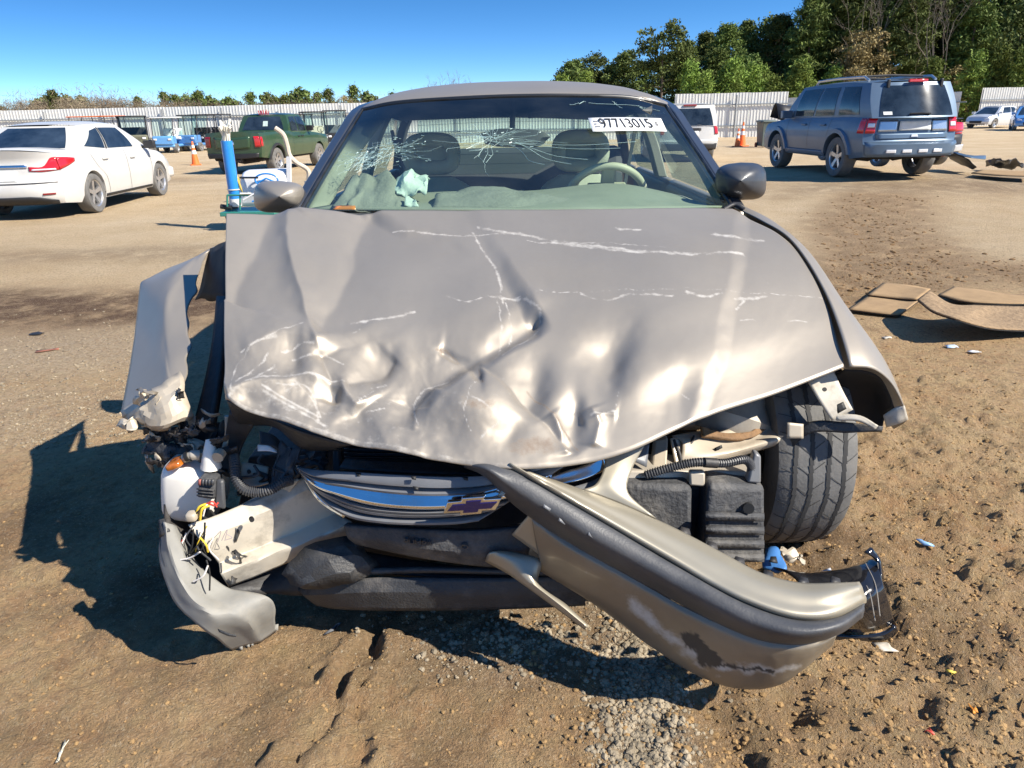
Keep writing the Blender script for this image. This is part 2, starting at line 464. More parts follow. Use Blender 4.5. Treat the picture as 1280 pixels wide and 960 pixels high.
def gz(x, y):                                               # height of the finished sheet
    i = min(max(bisect_left(gx, x), 1), nx_ - 1); j = min(max(bisect_left(gy, y), 1), ny_ - 1)
    u = (x - gx[i - 1]) / (gx[i] - gx[i - 1]); v = (y - gy[j - 1]) / (gy[j] - gy[j - 1])
    return float((H[j-1, i-1] * (1-u) + H[j-1, i] * u) * (1-v) + (H[j, i-1] * (1-u) + H[j, i] * u) * v)

# loose stones, clods and gravel lying on the dirt: nobody could count them
def stones(name, n, place, smin, smax, m, seed, flat=.6):
    g = np.random.default_rng(seed)
    ico = bmesh.new(); bmesh.ops.create_icosphere(ico, subdivisions=1, radius=1)
    bv = np.array([v.co[:] for v in ico.verts]); bf = np.array([[v.index for v in f.verts] for f in ico.faces]); ico.free()
    bv = bv[:, :]
    V, Fc = [], []
    k = 0
    for t in range(n):
        x, y = place(g)
        s = smin * (smax / smin) ** (g.random() ** 2.2)
        q = bv * (1 + 0.45 * (g.random((len(bv), 1)) - .5)) * s * np.array([1, .65 + .5 * g.random(), flat])
        a = g.random() * 6.283; ca, sa = math.cos(a), math.sin(a)
        q = q @ np.array([[ca, sa, 0], [-sa, ca, 0], [0, 0, 1]])
        q += np.array([x, y, gz(x, y) + s * flat * .12])
        V.append(q); Fc.append(bf + k); k += len(bv)
    V = np.concatenate(V); Fc = np.concatenate(Fc)
    me = bpy.data.meshes.new(name)
    me.from_pydata(V.tolist(), [], Fc.tolist())
    me.materials.append(m)
    o = bpy.data.objects.new(name, me); COL.objects.link(o)
    return tag(o, kind='stuff')
m_clod = M('dry clod', (.29, .185, .085), .95, var=.45, vs=9, bump=.4, bs=120, spec=.2)
m_grav = M('grey gravel', (.26, .215, .15), .9, var=.6, vs=14, bump=.3, bs=150, spec=.25)
def pl_right(g):
    while True:
        px, py = g.uniform(640, 1290), g.uniform(420, 975)
        if g.random() < .35 + .65 * (px - 640) / 640: return G2(px, py)
def pl_left(g): return G2(g.uniform(-20, 700), g.uniform(540, 975))
def pl_grav(g):
    t = g.random()
    if t < .55: return G2(800 + (g.random() - .5) * 20 + g.normal() * 30, g.uniform(740, 970))
    if t < .72: return G2(640 + 75 * g.normal(), 805 + 22 * g.normal())
    return G2(g.uniform(-20, 175), 385 + 175 * g.random() ** .7)
stones('dirt_clods', 7000, pl_right, .002, .010, m_clod, 3)
stones('loose_clods', 1500, pl_left, .0018, .007, m_clod, 5)
def pl_band(g):
    k = g.integers(0, len(band) - 1); t = g.random(); a, b = (band[k], band[k + 1]) if g.random() < .75 else (band2[k % 2], band2[k % 2 + 1])
    return a[0] + (b[0] - a[0]) * t + g.normal() * .33, a[1] + (b[1] - a[1]) * t + g.normal() * .33
stones('churned_clods', 1700, pl_band, .006, .028, M('dark churned dirt', (.20, .125, .062), .95, var=.4, vs=5, bump=.4, bs=90, spec=.15), 12, .45)
stones('gravel', 5600, pl_grav, .0025, .011, m_grav, 8, .7)
# ================================================================ SETTING: fence and trees round the yard
m_fence = M('white ribbed sheet metal', (.66, .66, .63), .5, .1, 0, var=.08, vs=1.5, dirt=(.42, .38, .31), ds=1.2, da=.35)
m_rail = M('fence rail steel', (.30, .31, .31), .5, .4, 0, var=.1)
def panel_mesh(wd, h):
    mb = MB(); n = 6; row = []
    for k in range(n):
        x0 = wd * k / n; q = wd / n
        row += [(x0, 0), (x0 + q * .56, 0), (x0 + q * .68, -.018), (x0 + q * .88, -.018)]
    row.append((wd, 0))
    mb.grid([[(x, y, 0) for x, y in row], [(x, y, h) for x, y in row]]); mb.grid([[(x, y + .012, h) for x, y in row], [(x, y + .012, 0) for x, y in row]])
    mb.grid([[(x, y, h) for x, y in row], [(x, y + .012, h) for x, y in row]])
    return mb
fence_proto = {}
def fence(p0, p1, h, label, zb=-.4, wd=1.1, name='metal_fence'):
    p0, p1 = Vector((*p0, 0)), Vector((*p1, 0)); L = (p1 - p0).length; a = math.atan2((p1 - p0).y, (p1 - p0).x)
    t = thing(name, label, 'fence', (p0.x, p0.y, zb), a)
    key = (h, wd)
    if key not in fence_proto:
        fence_proto[key] = panel_mesh(wd - .012, h).build('panel', m_fence, t, smooth=0, fix=False).data
        bpy.data.objects.remove(t.children[0])
    n = int(L / wd)
    for k in range(n):
        o = bpy.data.objects.new('panel', fence_proto[key]); COL.objects.link(o); o.parent = t
        o.location = (k * wd, .006 * (k % 2), random.uniform(-.012, .012))
    for z in (.75, 1.95):
        mb = MB(); mb.box((L / 2, -.085, z), (L, .06, .075)); mb.build('rail', m_rail, t, smooth=0)
    pm = None
    for k in range(int(L / 3.6) + 1):
        if pm is None:
            mb = MB(); mb.tube([(0, 0, 0), (0, 0, h - .12)], .045, 8); o = mb.build('post', m_rail, t); pm = o.data
        else:
            o = bpy.data.objects.new('post', pm); COL.objects.link(o); o.parent = t
        o.location = (k * 3.6, -.16, 0)
    return t
fence((-46, 46.5), (9.6, 46.0), 2.52, 'long white ribbed metal fence behind the buggies and the green pickup')
fence((10.2, 46.0), (17.4, 45.2), 2.6, 'white fence section with grey rails behind the white SUV and cones')
fence((26.8, 76), (35.8, 59), 2.7, 'shaded grey fence running away behind the blue SUV', -.5)
fence((36.2, 58), (80, 56.5), 2.8, 'bright white fence behind the silver hatchback at the far right')

# ---- trees
gt_ = np.random.default_rng(31)
def leaf_mat(name, c, var=.45):
    m = M(name, c, .75, 0, 0, var=var, vs=.9, spec=.25); n, l = m.node_tree.nodes, m.node_tree.links
    oi = n.new('ShaderNodeObjectInfo'); mr = n.new('ShaderNodeMapRange'); mr.inputs[3].default_value = .60; mr.inputs[4].default_value = 1.35; l.new(oi.outputs['Random'], mr.inputs[0])
    hs = n.new('ShaderNodeHueSaturation'); sk = n['Principled BSDF'].inputs['Base Color']; l.new(sk.links[0].from_socket, hs.inputs['Color']); l.new(mr.outputs[0], hs.inputs['Value'])
    mh = n.new('ShaderNodeMapRange'); mh.inputs[3].default_value = .485; mh.inputs[4].default_value = .515; l.new(oi.outputs['Random'], mh.inputs[0]); l.new(mh.outputs[0], hs.inputs['Hue'])
    l.new(hs.outputs[0], sk); return m
m_pine = leaf_mat('pine needles', (.10, .128, .030)); m_pinel = leaf_mat('young pine needles', (.16, .22, .04)); m_oak = leaf_mat('broad green leaves', (.105, .14, .036))
m_brown = leaf_mat('dry brown leaves', (.27, .215, .09)); m_scrub = leaf_mat('leafless scrub twigs', (.20, .155, .11), .3)
m_bark = M('pine bark', (.13, .095, .07), .9, var=.3, vs=3); m_bare = M('grey bare twigs', (.17, .14, .11), .9, var=.2)
def quads(C, s, asp=.5, droop=0.0):
    n = len(C)
    a = gt_.normal(size=(n, 3)); a[:, 2] -= droop; a /= np.linalg.norm(a, axis=1, keepdims=True)
    b = np.cross(a, gt_.normal(size=(n, 3))); b /= np.linalg.norm(b, axis=1, keepdims=True)
    s = s * gt_.uniform(.6, 1.3, (n, 1))
    a, b = a * s, b * s * asp
    V = np.stack([C - a, C + b * .9, C + a, C - b * .9], 1).reshape(-1, 3)
    F = np.arange(4 * n).reshape(n, 4)
    return V, F
def mesh_q(name, V, F, m):
    me = bpy.data.meshes.new(name); me.from_pydata(V.tolist(), [], F.tolist()); me.materials.append(m); return me
def crown_pine(h, r, base=.3, n=150, per=34, s=.34, spread=.55, tip=.9):
    C = []
    for k in range(n):
        t = gt_.random() ** .85
        z = h * (base + (1 - base) * t)
        rr = r * ((1 - t) ** .65 * tip + .10) * (.25 + .75 * gt_.random() ** .5) * (.75 + .5 * math.sin(k * 1.7 + t * 9) ** 2)
        a = gt_.random() * 6.283
        C.append((rr * math.cos(a), rr * math.sin(a), z - .18 * rr))
    C = np.array(C); s0 = spread * (.7 + .6 * gt_.random((n, 1)))
    Q = (C[:, None] + gt_.normal(size=(n, per, 3)) * s0[:, None] * np.array([.6, .6, .36])).reshape(-1, 3)
    return quads(Q, s, .30)
def crown_oak(h, r, base=.25, n=130, per=42, s=.24, spread=.55):
    C = []
    for k in range(n):
        v = gt_.normal(size=3); v /= np.linalg.norm(v); v *= gt_.random() ** .4
        C.append((v[0] * r * (1 - .25 * v[2]), v[1] * r * (1 - .25 * v[2]), h * (base + (1 - base) * (.5 + .5 * v[2]))))
    C = np.array(C); keep = fbm(C[:, 0] * .5 + 3, C[:, 2] * .5 + C[:, 1] * .3, 3, 5) > -.22; C = C[keep]
    Q = (C[:, None] + gt_.normal(size=(len(C), per, 3)) * spread * np.array([.6, .6, .45])).reshape(-1, 3)
    return quads(Q, s, .6)
def twig_tree(h, r, n=260):
    """bare limbs: forked tapering strips"""
    mb = MB()
    def grow(p, d, L, w, dep):
        q = p + d * L
        mb.tube([p, p.lerp(q, .5) + Vector(gt_.normal(size=3)) * L * .05, q], [w, w * .8, w * .55], 4, cap=False)
        if dep == 0: return
        for k in range(3 if dep > 1 else 4):
            e = (d + Vector(gt_.normal(size=3)) * .55 + Vector((0, 0, .22))).normalized()
            grow(p.lerp(q, gt_.uniform(.55, 1)), e, L * gt_.uniform(.5, .75), w * .52, dep - 1)
    for k in range(3):
        grow(Vector((0, 0, h * .12)), Vector((gt_.normal() * .22, gt_.normal() * .22, 1)).normalized(), h * .42, .07, 4)
    return mb
KIND = {}
def kind(key, cm, crown, trunk_h, tw):
    V, F = crown
    KIND[key] = (mesh_q(key + '_crown', V, F, cm), trunk_h, tw)
for k in range(3): kind(f'tall pine {k}', m_pine, crown_pine(15, 2.7 + .4 * k, .28 + .08 * k, 230, 60, .25), 14.5, .17)
for k in range(2): kind(f'young pine {k}', m_pinel, crown_pine(5.5, 1.7, .02, 110, 60, .17, .40, 1.0), 5, .08)
for k in range(2): kind(f'green oak {k}', m_oak, crown_oak(11, 3.4 + .5 * k, .22, 170, 70, .18), 8, .2)
for k in range(2): kind(f'brown oak {k}', m_brown, crown_oak(10, 3.0, .15, 110, 60, .16, .6), 8, .16)
kind('airy oak 0', m_oak, crown_oak(11.5, 3.2, .3, 90, 70, .17, .48), 10, .17)
kind('scrub 0', m_scrub, quads((gt_.normal(size=(2600, 3)) * np.array([2.4, 1.2, 1.25]) + np.array([0, 0, 3.0])), .55, .05), 2, .05)
kind('far pine 0', m_pine, crown_pine(6.5, 1.5, .3, 60, 24, .30, .5), 6, .1); kind('far round 0', m_oak, crown_oak(6, 2.3, .2, 80, 30, .26, .5), 5, .12)
for k in range(2):
    o = twig_tree(13 if k == 0 else 7, 3).build('tmp', m_bare, None, smooth=0, fix=False); KIND[f'bare {k}'] = (o.data, 0, 0); bpy.data.objects.remove(o)
TR = {}
ROWS = {}
def tree(key, name, label, X, Y, sc=1.0, group=None, sx=1.0):
    t = thing(name, label, 'tree', (X, Y, -.5), gt_.random() * 6.28, group)
    t.scale = (sc * sx, sc * sx, sc); ROWS.setdefault(label, []).append((X / Y, t))
    me, th, tw = KIND[key]
    o = bpy.data.objects.new('crown', me); COL.objects.link(o); o.parent = t
    if th:
        if key not in TR:
            mb = MB(); mb.tube([(0, 0, 0), (.05, .02, th * .4), (-.04, .05, th * .75), (0, 0, th)], [tw, tw * .8, tw * .5, tw * .2], 7)
            for q in range(9):
                z = th * (.35 + .06 * q); a = q * 2.4; L = 1.6 * (1 - q / 12) * min(1, th / 9)
                mb.tube([(0, 0, z), (L * math.cos(a), L * math.sin(a), z + .25)], [tw * .3, tw * .1], 4)
            TR[key] = mb.build('trunk', m_bark, t).data
        else:
            o = bpy.data.objects.new('trunk', TR[key]); COL.objects.link(o); o.parent = t
    return t
def XY(px, Y): return (px - 640) / 887 * (Y * .934 + .5) 
# the wood on the right: surveyed tops, front to back
spec = []
for px, top, key, Y in ((722, 80, 'green oak 0', 84), (750, 72, 'green oak 1', 86), (786, 70, 'green oak 0', 84), (832, 26, 'airy oak 0', 78), (862, 62, 'tall pine 0', 80), (884, 52, 'tall pine 1', 86), (908, 44, 'tall pine 2', 82), (932, 40, 'tall pine 0', 88), (958, 32, 'green oak 1', 86), (985, 44, 'brown oak 0', 84), (972, 34, 'tall pine 2', 84), (1008, 8, 'tall pine 1', 80), (1030, -20, 'tall pine 2', 84), (806, 84, 'tall pine 2', 90), (846, 70, 'green oak 1', 90), (768, 88, 'tall pine 0', 88), (738, 92, 'young pine 0', 78), (710, 97, 'young pine 1', 82), (1052, -40, 'tall pine 0', 80), (1085, -30, 'bare 0', 76), (1075, 40, 'brown oak 1', 74), (1100, -60, 'tall pine 1', 82), (1126, 10, 'tall pine 2', 76), (1150, -60, 'tall pine 2', 80), (1165, -20, 'bare 0', 72), (1185, -70, 'tall pine 0', 84), (1205, 0, 'tall pine 0', 76), (1235, -70, 'tall pine 1', 80), (1262, 10, 'green oak 1', 75), (1290, -80, 'tall pine 2', 80), (1320, -60, 'tall pine 0', 80), (1360, -60, 'green oak 1', 80), (1240, 60, 'young pine 1', 66), (1215, 70, 'young pine 0', 66), (1270, 66, 'young pine 1', 64)):
    spec.append((px, top, key, Y))
for k in range(16): spec.append((gt_.uniform(860, 1010), gt_.uniform(78, 98), f'young pine {k % 2}', gt_.uniform(72, 76)))
for k in range(12): spec.append((gt_.uniform(1040, 1330), gt_.uniform(70, 95), f'young pine {k % 2}' if k % 5 else 'brown oak 1', gt_.uniform(72, 78)))
for k in range(22): spec.append((gt_.uniform(1020, 1360), gt_.uniform(-60, 40) - max(0, k - 12) * 4, f'tall pine {k % 3}', gt_.uniform(88, 104)))
for k in range(18): spec.append((gt_.uniform(870, 1400), gt_.uniform(58, 85), ('green oak 0', 'tall pine 2', 'tall pine 1')[k % 3], gt_.uniform(76, 84)))
NAMES = {'tall pine': ('pine_tree', 'tall dark pine in the wood behind the fence on the right'), 'young pine': ('young_pine', 'bright green young pine at the edge of the wood'), 'green oak': ('broadleaf_tree', 'round green broadleaf tree in the wood behind the fence'), 'brown oak': ('brown_leaved_tree', 'tree with dry brown leaves among the pines'), 'airy oak': ('slender_tree', 'slender tall tree with an airy crown standing above the wood behind the white SUV'), 'bare': ('bare_tree', 'grey leafless tree between the pines')}
for px, top, key, Y in spec:
    Y += 6
    nm, lb = NAMES[key.rsplit(' ', 1)[0]]
    hor = 142 - (px - 640) * .0218
    hh = (hor - top) / 887 * Y * .95 + 1.3 + .5
    base = {'tall': 15, 'youn': 5.7, 'gree': 11.2, 'brow': 10.2, 'airy': 11.8, 'bare': 13}[key[:4]]
    sc = hh / base
    near_ = 'left of the slender tree' if px < 812 else 'by the slender airy tree' if px < 858 else 'above the white fence section' if px < 975 else 'left of the blue SUV roof' if px < 1050 else 'over the blue SUV roof' if px < 1180 else 'over the silver hatchback' if px < 1265 else 'past the right edge'
    if key != 'airy oak 0': lb = lb.split(' in the wood')[0].split(' at the edge')[0].split(' among')[0] + (', front row, ' if Y < 82 else ', back row, ' if Y > 92 else ', middle row, ') + near_
    tree(key, nm, lb, XY(px, Y), Y, sc, 'trees of the wood on the right', min(1.6, max(.75, 1 / sc ** .5)))
# the low line of trees far off on the left
far = [(6, 129, 'far round 0'), (42, 114, 'bare 1'), (70, 121, 'far round 0'), (82, 116, 'far pine 0'), (98, 119, 'far round 0'), (116, 122, 'far pine 0'), (138, 111, 'bare 1'), (150, 113, 'bare 1'), (185, 123, 'far pine 0'), (220, 118, 'far pine 0'), (233, 121, 'far pine 0'), (247, 119, 'far round 0'), (258, 113, 'bare 1'), (262, 116, 'far pine 0'), (276, 121, 'far round 0'), (300, 122, 'far round 0'), (325, 118, 'far pine 0'), (348, 117, 'far round 0'), (366, 121, 'far pine 0'), (385, 111, 'far round 0'), (407, 118, 'far pine 0'), (421, 114, 'far pine 0'), (440, 119, 'brown oak 1'), (452, 110, 'far pine 0'), (470, 116, 'far round 0'), (500, 118, 'far pine 0'), (530, 117, 'far round 0'), (552, 94, 'bare 1'), (574, 90, 'bare 1'), (585, 97, 'bare 1'), (610, 116, 'far round 0'), (650, 116, 'far pine 0'), (680, 112, 'far round 0'), (700, 108, 'far pine 0'), (-30, 122, 'far pine 0'), (-70, 120, 'far round 0')]
FN = {'far p': ('distant_pine', 'small distant pine showing over the long fence'), 'far r': ('distant_tree', 'small rounded green tree showing over the long fence'), 'bare ': ('distant_bare_tree', 'thin leafless tree far off above the fence line'), 'brown': ('distant_brown_tree', 'brown distant tree above the fence beside the roof'), 'scrub': ('scrub_bush', 'brown leafless scrub showing over the long fence')}
for px, top, key in far + [(x, 124 + 3 * math.sin(x), 'scrub 0') for x in range(20, 240, 13)] + [(x, 126, 'scrub 0') for x in range(250, 720, 26)]:
    Y = 118 + gt_.uniform(-8, 8) if key[:5] != 'scrub' else 112
    hor = 142 - (px - 640) * .0218
    hh = (hor - top) / 887 * Y * .95 + 1.8
    base = {'far p': 6.6, 'far r': 6.4, 'bare ': 7.2, 'brown': 10.2, 'scrub': 6.0}[key[:5]]
    nm, lb = FN[key[:5]]
    near_ = 'above the white saloon' if px < 95 else 'above the orange cart roof' if px < 152 else 'above the camouflage buggy' if px < 205 else 'above the blue cart' if px < 258 else 'above the green pickup' if px < 372 else 'above the carts by the windscreen' if px < 462 else 'behind the taupe roof'
    lb = ('tall ' if top < 115 else 'short ' if top > 121 else 'middling ') + lb.split(' showing')[0].split(' far off')[0].split(' above')[0].replace('small ', '') + ' over the fence, ' + near_
    tree(key, nm, lb, XY(px, Y), Y, hh / base, 'low trees far off on the left')
ORD = 'first second third fourth fifth sixth seventh eighth ninth tenth eleventh twelfth'.split()
for lb, ts in ROWS.items():                                 # look-alikes: say which one along the row
    if len(ts) > 1:
        for k, (_, t) in enumerate(sorted(ts, key=lambda q: q[0])): t['label'] = lb + ', ' + (ORD[k] if k < 12 else f'{k + 1}th') + ' from left'
# ================================================================ THE WRECKED SALOON
car = thing('wrecked_car', 'taupe saloon facing us with a caved-in bonnet and torn-off front bumper', 'car', (0.03, 3.6, 0))
WC.add(car.name)
def blk(name, c, d, m, parent=None, rot=None, bevel=.006, **k):
    mb = MB(); mb.box(c, d, rot=rot); return mb.build(name, m, parent or car, bevel=bevel, smooth=30, **k)
def rope(name, pts, r, m, parent=None, n=8, k=24, wc=True):
    P = cat(WP(pts) if wc else pts, k)
    mb = MB(); mb.tube(P.tolist(), r, n); return mb.build(name, m, parent or car, smooth=60)
def hose(name, pts, r, m, parent=None, pitch=.006):            # ribbed conduit
    P = WP(pts); L = sum((P[i + 1] - P[i]).length for i in range(len(P) - 1))
    k = int(L / pitch * 4); Q = cat(P, k)
    mb = MB(); mb.tube(Q.tolist(), [r * (1.0 if (i // 2) % 2 else .8) for i in range(k)], 10); return mb.build(name, m, parent or car, smooth=30)

m_paint = M('taupe metallic paint', (.315, .280, .234), .47, .48, .14, var=.05, vs=3, dirt=(.24, .21, .17), ds=1.7, da=.22, coatr=.2)
m_paintw = M('taupe metallic paint worn', (.315, .280, .234), .48, .48, .12, var=.05, vs=3, dirt=(.24, .21, .17), ds=2.2, da=.25, coatr=.22)
attr_mix(m_paintw, 'wear', (.42, .40, .365), .7, 45, 0.0)
attr_mix(m_paintw, 'brown_mark', (.20, .15, .11), .8, 30, 0.0)
m_bump = M('bumper paint', (.37, .335, .26), .42, .45, .15, var=.05, vs=4, dirt=(.30, .25, .19), ds=4, da=.35, coatr=.15)
m_bumpl = M('lower bumper paint', (.235, .20, .15), .42, .4, .2, var=.08, vs=5, dirt=(.33, .28, .21), ds=5, da=.5)
attr_mix(m_bumpl, 'wear', (.50, .48, .44), .75, 22, 0.0)
attr_mix(m_bumpl, 'gouge', (.035, .035, .036), .6, None, 0.0)
m_inner = M('bare inner steel primer', (.47, .41, .32), .5, .15, .1, var=.12, vs=7, dirt=(.16, .12, .08), ds=7, da=.6)
m_dark = M('dark engine bay plastic', (.022, .022, .024), .55, 0, 0, var=.3, vs=9, bump=.2, bs=60, dirt=(.12, .10, .08), ds=6, da=.5)
m_blk = M('black rubbed plastic', (.035, .036, .038), .5, 0, 0, var=.25, vs=12, bump=.25, bs=180, dirt=(.20, .18, .155), ds=9, da=.55)
m_gloss = M('gloss black plastic', (.012, .012, .014), .14, 0, .6, var=.1)
m_liner = M('wheel arch felt', (.012, .012, .013), .8, var=.2)
m_strip = M('charcoal rubbing strip', (.055, .057, .062), .48, 0, 0, var=.12, vs=10, bump=.1, bs=220, dirt=(.15, .14, .13), ds=5, da=.45)
m_grey = M('grey grille plastic', (.15, .155, .165), .42, 0, .1, var=.15, vs=10, dirt=(.20, .18, .15), ds=7, da=.4)
m_chrome = M('chrome', (.78, .79, .80), .10, 1.0, 0, var=.04, dirt=(.35, .30, .24), ds=9, da=.4)
m_emb = M('blue emblem enamel', (.012, .008, .085), .25, .2, .6, var=.05)
m_foam = M('black energy absorber', (.05, .051, .054), .7, 0, 0, var=.3, vs=14, bump=.5, bs=90, dirt=(.24, .22, .19), ds=8, da=.55)
m_beam = M('cream coated steel beam', (.56, .51, .42), .5, .1, .1, var=.1, vs=6, dirt=(.10, .085, .065), ds=9, da=.75)
m_white = M('milky reservoir plastic', (.78, .75, .68), .4, 0, .1, var=.08, vs=6, dirt=(.45, .38, .28), ds=6, da=.4)
m_rub = M('tyre rubber', (.135, .132, .126), .75, 0, 0, var=.2, vs=10, bump=.15, bs=140, dirt=(.26, .22, .17), ds=6, da=.4)
m_rubd = M('tyre groove rubber', (.04, .04, .04), .85)
m_alu = M('wheel alloy', (.55, .55, .56), .3, .8, .2, var=.06, dirt=(.25, .21, .16), ds=5, da=.4)
m_tin = M('silver scuffed paint', (.44, .43, .41), .3, .6, .4, var=.05, dirt=(.5, .47, .42), ds=8, da=.4)
m_mir = M('dark grey mirror paint', (.045, .05, .06), .42, .2, .12, var=.08, dirt=(.2, .18, .15), ds=8, da=.2)
m_amber = M('amber lens', (.75, .25, .03), .18, 0, .5, var=.1)
m_green = M('grey green interior vinyl', (.27, .285, .225), .6, 0, 0, var=.1, vs=6, bump=.12, bs=240, dirt=(.36, .35, .28), ds=5, da=.35)
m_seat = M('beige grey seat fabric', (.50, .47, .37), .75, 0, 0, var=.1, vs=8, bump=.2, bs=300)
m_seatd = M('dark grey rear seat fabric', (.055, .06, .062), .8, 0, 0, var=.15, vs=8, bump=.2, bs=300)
m_int = M('dark cabin plastic', (.06, .063, .06), .6, 0, 0, var=.15, vs=6)
m_airbag = M('airbag cloth', (.23, .24, .20), .8, 0, 0, var=.15, vs=8, bump=.4, bs=60)
m_teal = M('pale padding', (.52, .62, .56), .8, 0, 0, var=.2, vs=12, bump=.4, bs=50)
m_paper = M('white sticker paper', (.82, .82, .80), .6, 0, 0, var=.03)
m_ink = M('black ink', (.012, .012, .012), .6)
m_crack = M('crack glint', (.42, .58, .55), .35, 0, 0, var=.3)
m_red = M('red wire', (.55, .06, .04), .5); m_yel = M('yellow wire', (.75, .52, .04), .5); m_wht = M('pale wire', (.7, .66, .62), .5)

# ---- bonnet: surveyed net, then pushed in by the crash
def lerp(a, b, t): return a + (b - a) * t
rear = cat([(283, 266, 2.20), (360, 263, 2.31), (440, 262, 2.365), (540, 261, 2.395), (645, 261, 2.40), (760, 261, 2.41), (850, 260, 2.44), (915, 262, 2.50)], 61)
front = cat([(281, 496, 1.53), (300, 507, 1.51), (350, 523, 1.49), (410, 545, 1.47), (500, 564, 1.435), (570, 577, 1.42), (640, 583, 1.41), (720, 578, 1.43), (790, 561, 1.46), (880, 518, 1.54), (970, 487, 1.64), (1058, 453, 1.74)], 61)
rt = cat([(915, 262, 2.50), (985, 300, 2.24), (1030, 368, 1.98), (1058, 453, 1.74)], 9)
lf = cat([(283, 266, 2.20), (281, 340, 1.92), (280, 420, 1.69), (281, 496, 1.53)], 9)
prof = np.interp(np.linspace(0, 1, 9), [0, .2, .43, .75, 1], [0, .35, .655, .89, 1.0])
net = np.zeros((9, 61, 3))
for i in range(9):
    t = i / 8
    base = rear * (1 - t) + front * t
    base[:, 2] = lerp(rear[:, 2], front[:, 2], prof[i])
    el_, er_ = lf[i] - base[0], rt[i] - base[-1]
    s = np.linspace(0, 1, 61)[:, None]
    net[i] = base + el_ * (1 - s) ** 2.5 + er_ * s ** 2.5
NU, NV = 400, 240
pts5 = np.array([[tuple(W(*p)) + (p[0], p[1]) for p in row] for row in net])
HN = loft(pts5, NU, NV)
XYZ, PX, PY = HN[:, :, :3].copy(), HN[:, :, 3], HN[:, :, 4]
def sd(pts):                                                # signed distance to a polyline (left of travel is +), and position along it
    d = np.full(PX.shape, 1e9); sg = np.zeros(PX.shape); al = np.zeros(PX.shape)
    n = len(pts) - 1
    for k, ((x0, y0), (x1, y1)) in enumerate(zip(pts, pts[1:])):
        dx, dy = x1 - x0, y1 - y0
        t = ((PX - x0) * dx + (PY - y0) * dy) / (dx * dx + dy * dy); tc = np.clip(t, 0, 1)
        q = np.hypot(PX - x0 - tc * dx, PY - y0 - tc * dy)
        m = q < d
        sg = np.where(m, np.sign((PX - x0) * dy - (PY - y0) * dx), sg); al = np.where(m, (k + tc) / n, al); d = np.where(m, q, d)
    return d, sg, al
D = np.zeros(PX.shape)
def gs(x, y, rx, ry, a, amp, p=1.3):
    global D
    c, s = math.cos(R(a)), math.sin(R(a))
    u, v = (PX - x) * c + (PY - y) * s, -(PX - x) * s + (PY - y) * c
    D = D + amp * np.exp(-((u / rx) ** 2 + (v / ry) ** 2) ** p)
def crease(pts, wl, wr, amp, soft=3, ends=.12):             # wl: image-left side of travel
    global D
    d, sg, al = sd(pts)
    wdt = np.where(sg > 0, wr, wl)
    f = np.exp(-(np.sqrt(d * d + soft * soft) - soft) / wdt)
    f *= sstep(-.001, ends, al) * sstep(1.001, 1 - ends, al) if ends else 1
    D = D + amp * f
warpx, warpy = fbm(PX * .02, PY * .02, 3, 61) * 9, fbm(PX * .02, PY * .02, 3, 62) * 9
PX, PY = PX + warpx, PY + warpy
def g2(x, y, rl, rr, ry, a, amp, p=1.0):                    # lopsided dent: long slope on one side, short wall on the other
    global D
    c, s = math.cos(R(a)), math.sin(R(a))
    u, v = (PX - x) * c + (PY - y) * s, -(PX - x) * s + (PY - y) * c
    D = D + amp * np.exp(-((u / np.where(u > 0, rr, rl)) ** 2 + (v / ry) ** 2) ** p)
def wall(pts, wl, wr, amp, e0=.05, e1=.1):                  # a fold: long slope on the left of the line, a flat wall on the right
    global D
    d, sg, al = sd(pts)
    f = np.where(sg > 0, 1 - sstep(0, wr, d), np.exp(-(d / wl) ** 1.3))
    D = D + amp * f * sstep(-.001, e0, al) * sstep(1.001, 1 - e1, al)
# folded left shoulder: valley, ridge, valley
crease([(344, 252), (318, 315), (288, 376)], 26, 30, -.016, 3, .05)
crease([(352, 252), (360, 325), (379, 385), (406, 446)], 13, 48, .022, 1.5, .10)
crease([(464, 258), (440, 325), (396, 428)], 34, 48, -.024, 2.5, .10)
gs(340, 420, 60, 30, 0, .010)
# the long diagonal groove
wall([(678, 390), (624, 422), (574, 448), (534, 473), (510, 498), (500, 545)], 75, 27, -.036, .07, .22)
g2(505, 508, 20, 30, 40, 0, -.012)
gs(668, 396, 6, 6, 0, -.014, 1); gs(645, 385, 40, 14, -25, .006)
gs(600, 392, 70, 45, -30, .014); gs(590, 505, 50, 40, 0, .016); gs(470, 415, 60, 18, -10, .006)
# dents along the front
g2(767, 452, 34, 20, 42, 20, -.026); g2(668, 486, 26, 17, 34, 20, -.022); g2(720, 520, 14, 9, 30, 0, -.015)
g2(852, 494, 34, 24, 40, 8, -.013); g2(640, 545, 20, 14, 24, 10, -.008)
g2(476, 448, 34, 16, 20, -20, -.018); g2(368, 450, 22, 12, 24, 8, -.014); gs(396, 456, 16, 14, 0, .008); g2(415, 492, 18, 9, 26, 15, -.014)
g2(330, 505, 34, 16, 12, 15, -.010); g2(445, 525, 26, 16, 26, 15, -.012); g2(560, 540, 40, 20, 22, 5, -.008)
g2(598, 470, 10, 5, 17, -8, -.012); gs(560, 432, 18, 4, 20, -.006)
crease([(592, 446), (650, 492), (690, 532), (724, 572)], 6, 16, -.012, 1.0, .1)
crease([(690, 512), (706, 540), (712, 572)], 8, 5, .010, 1.0, .1); crease([(738, 505), (748, 530), (742, 560)], 10, 6, .010, 1.0, .1); crease([(726, 528), (752, 516), (772, 520)], 5, 8, .006, 1.0, .1)
crease([(545, 428), (562, 430), (582, 446), (604, 482)], 5, 9, -.008, 1.0, .15)
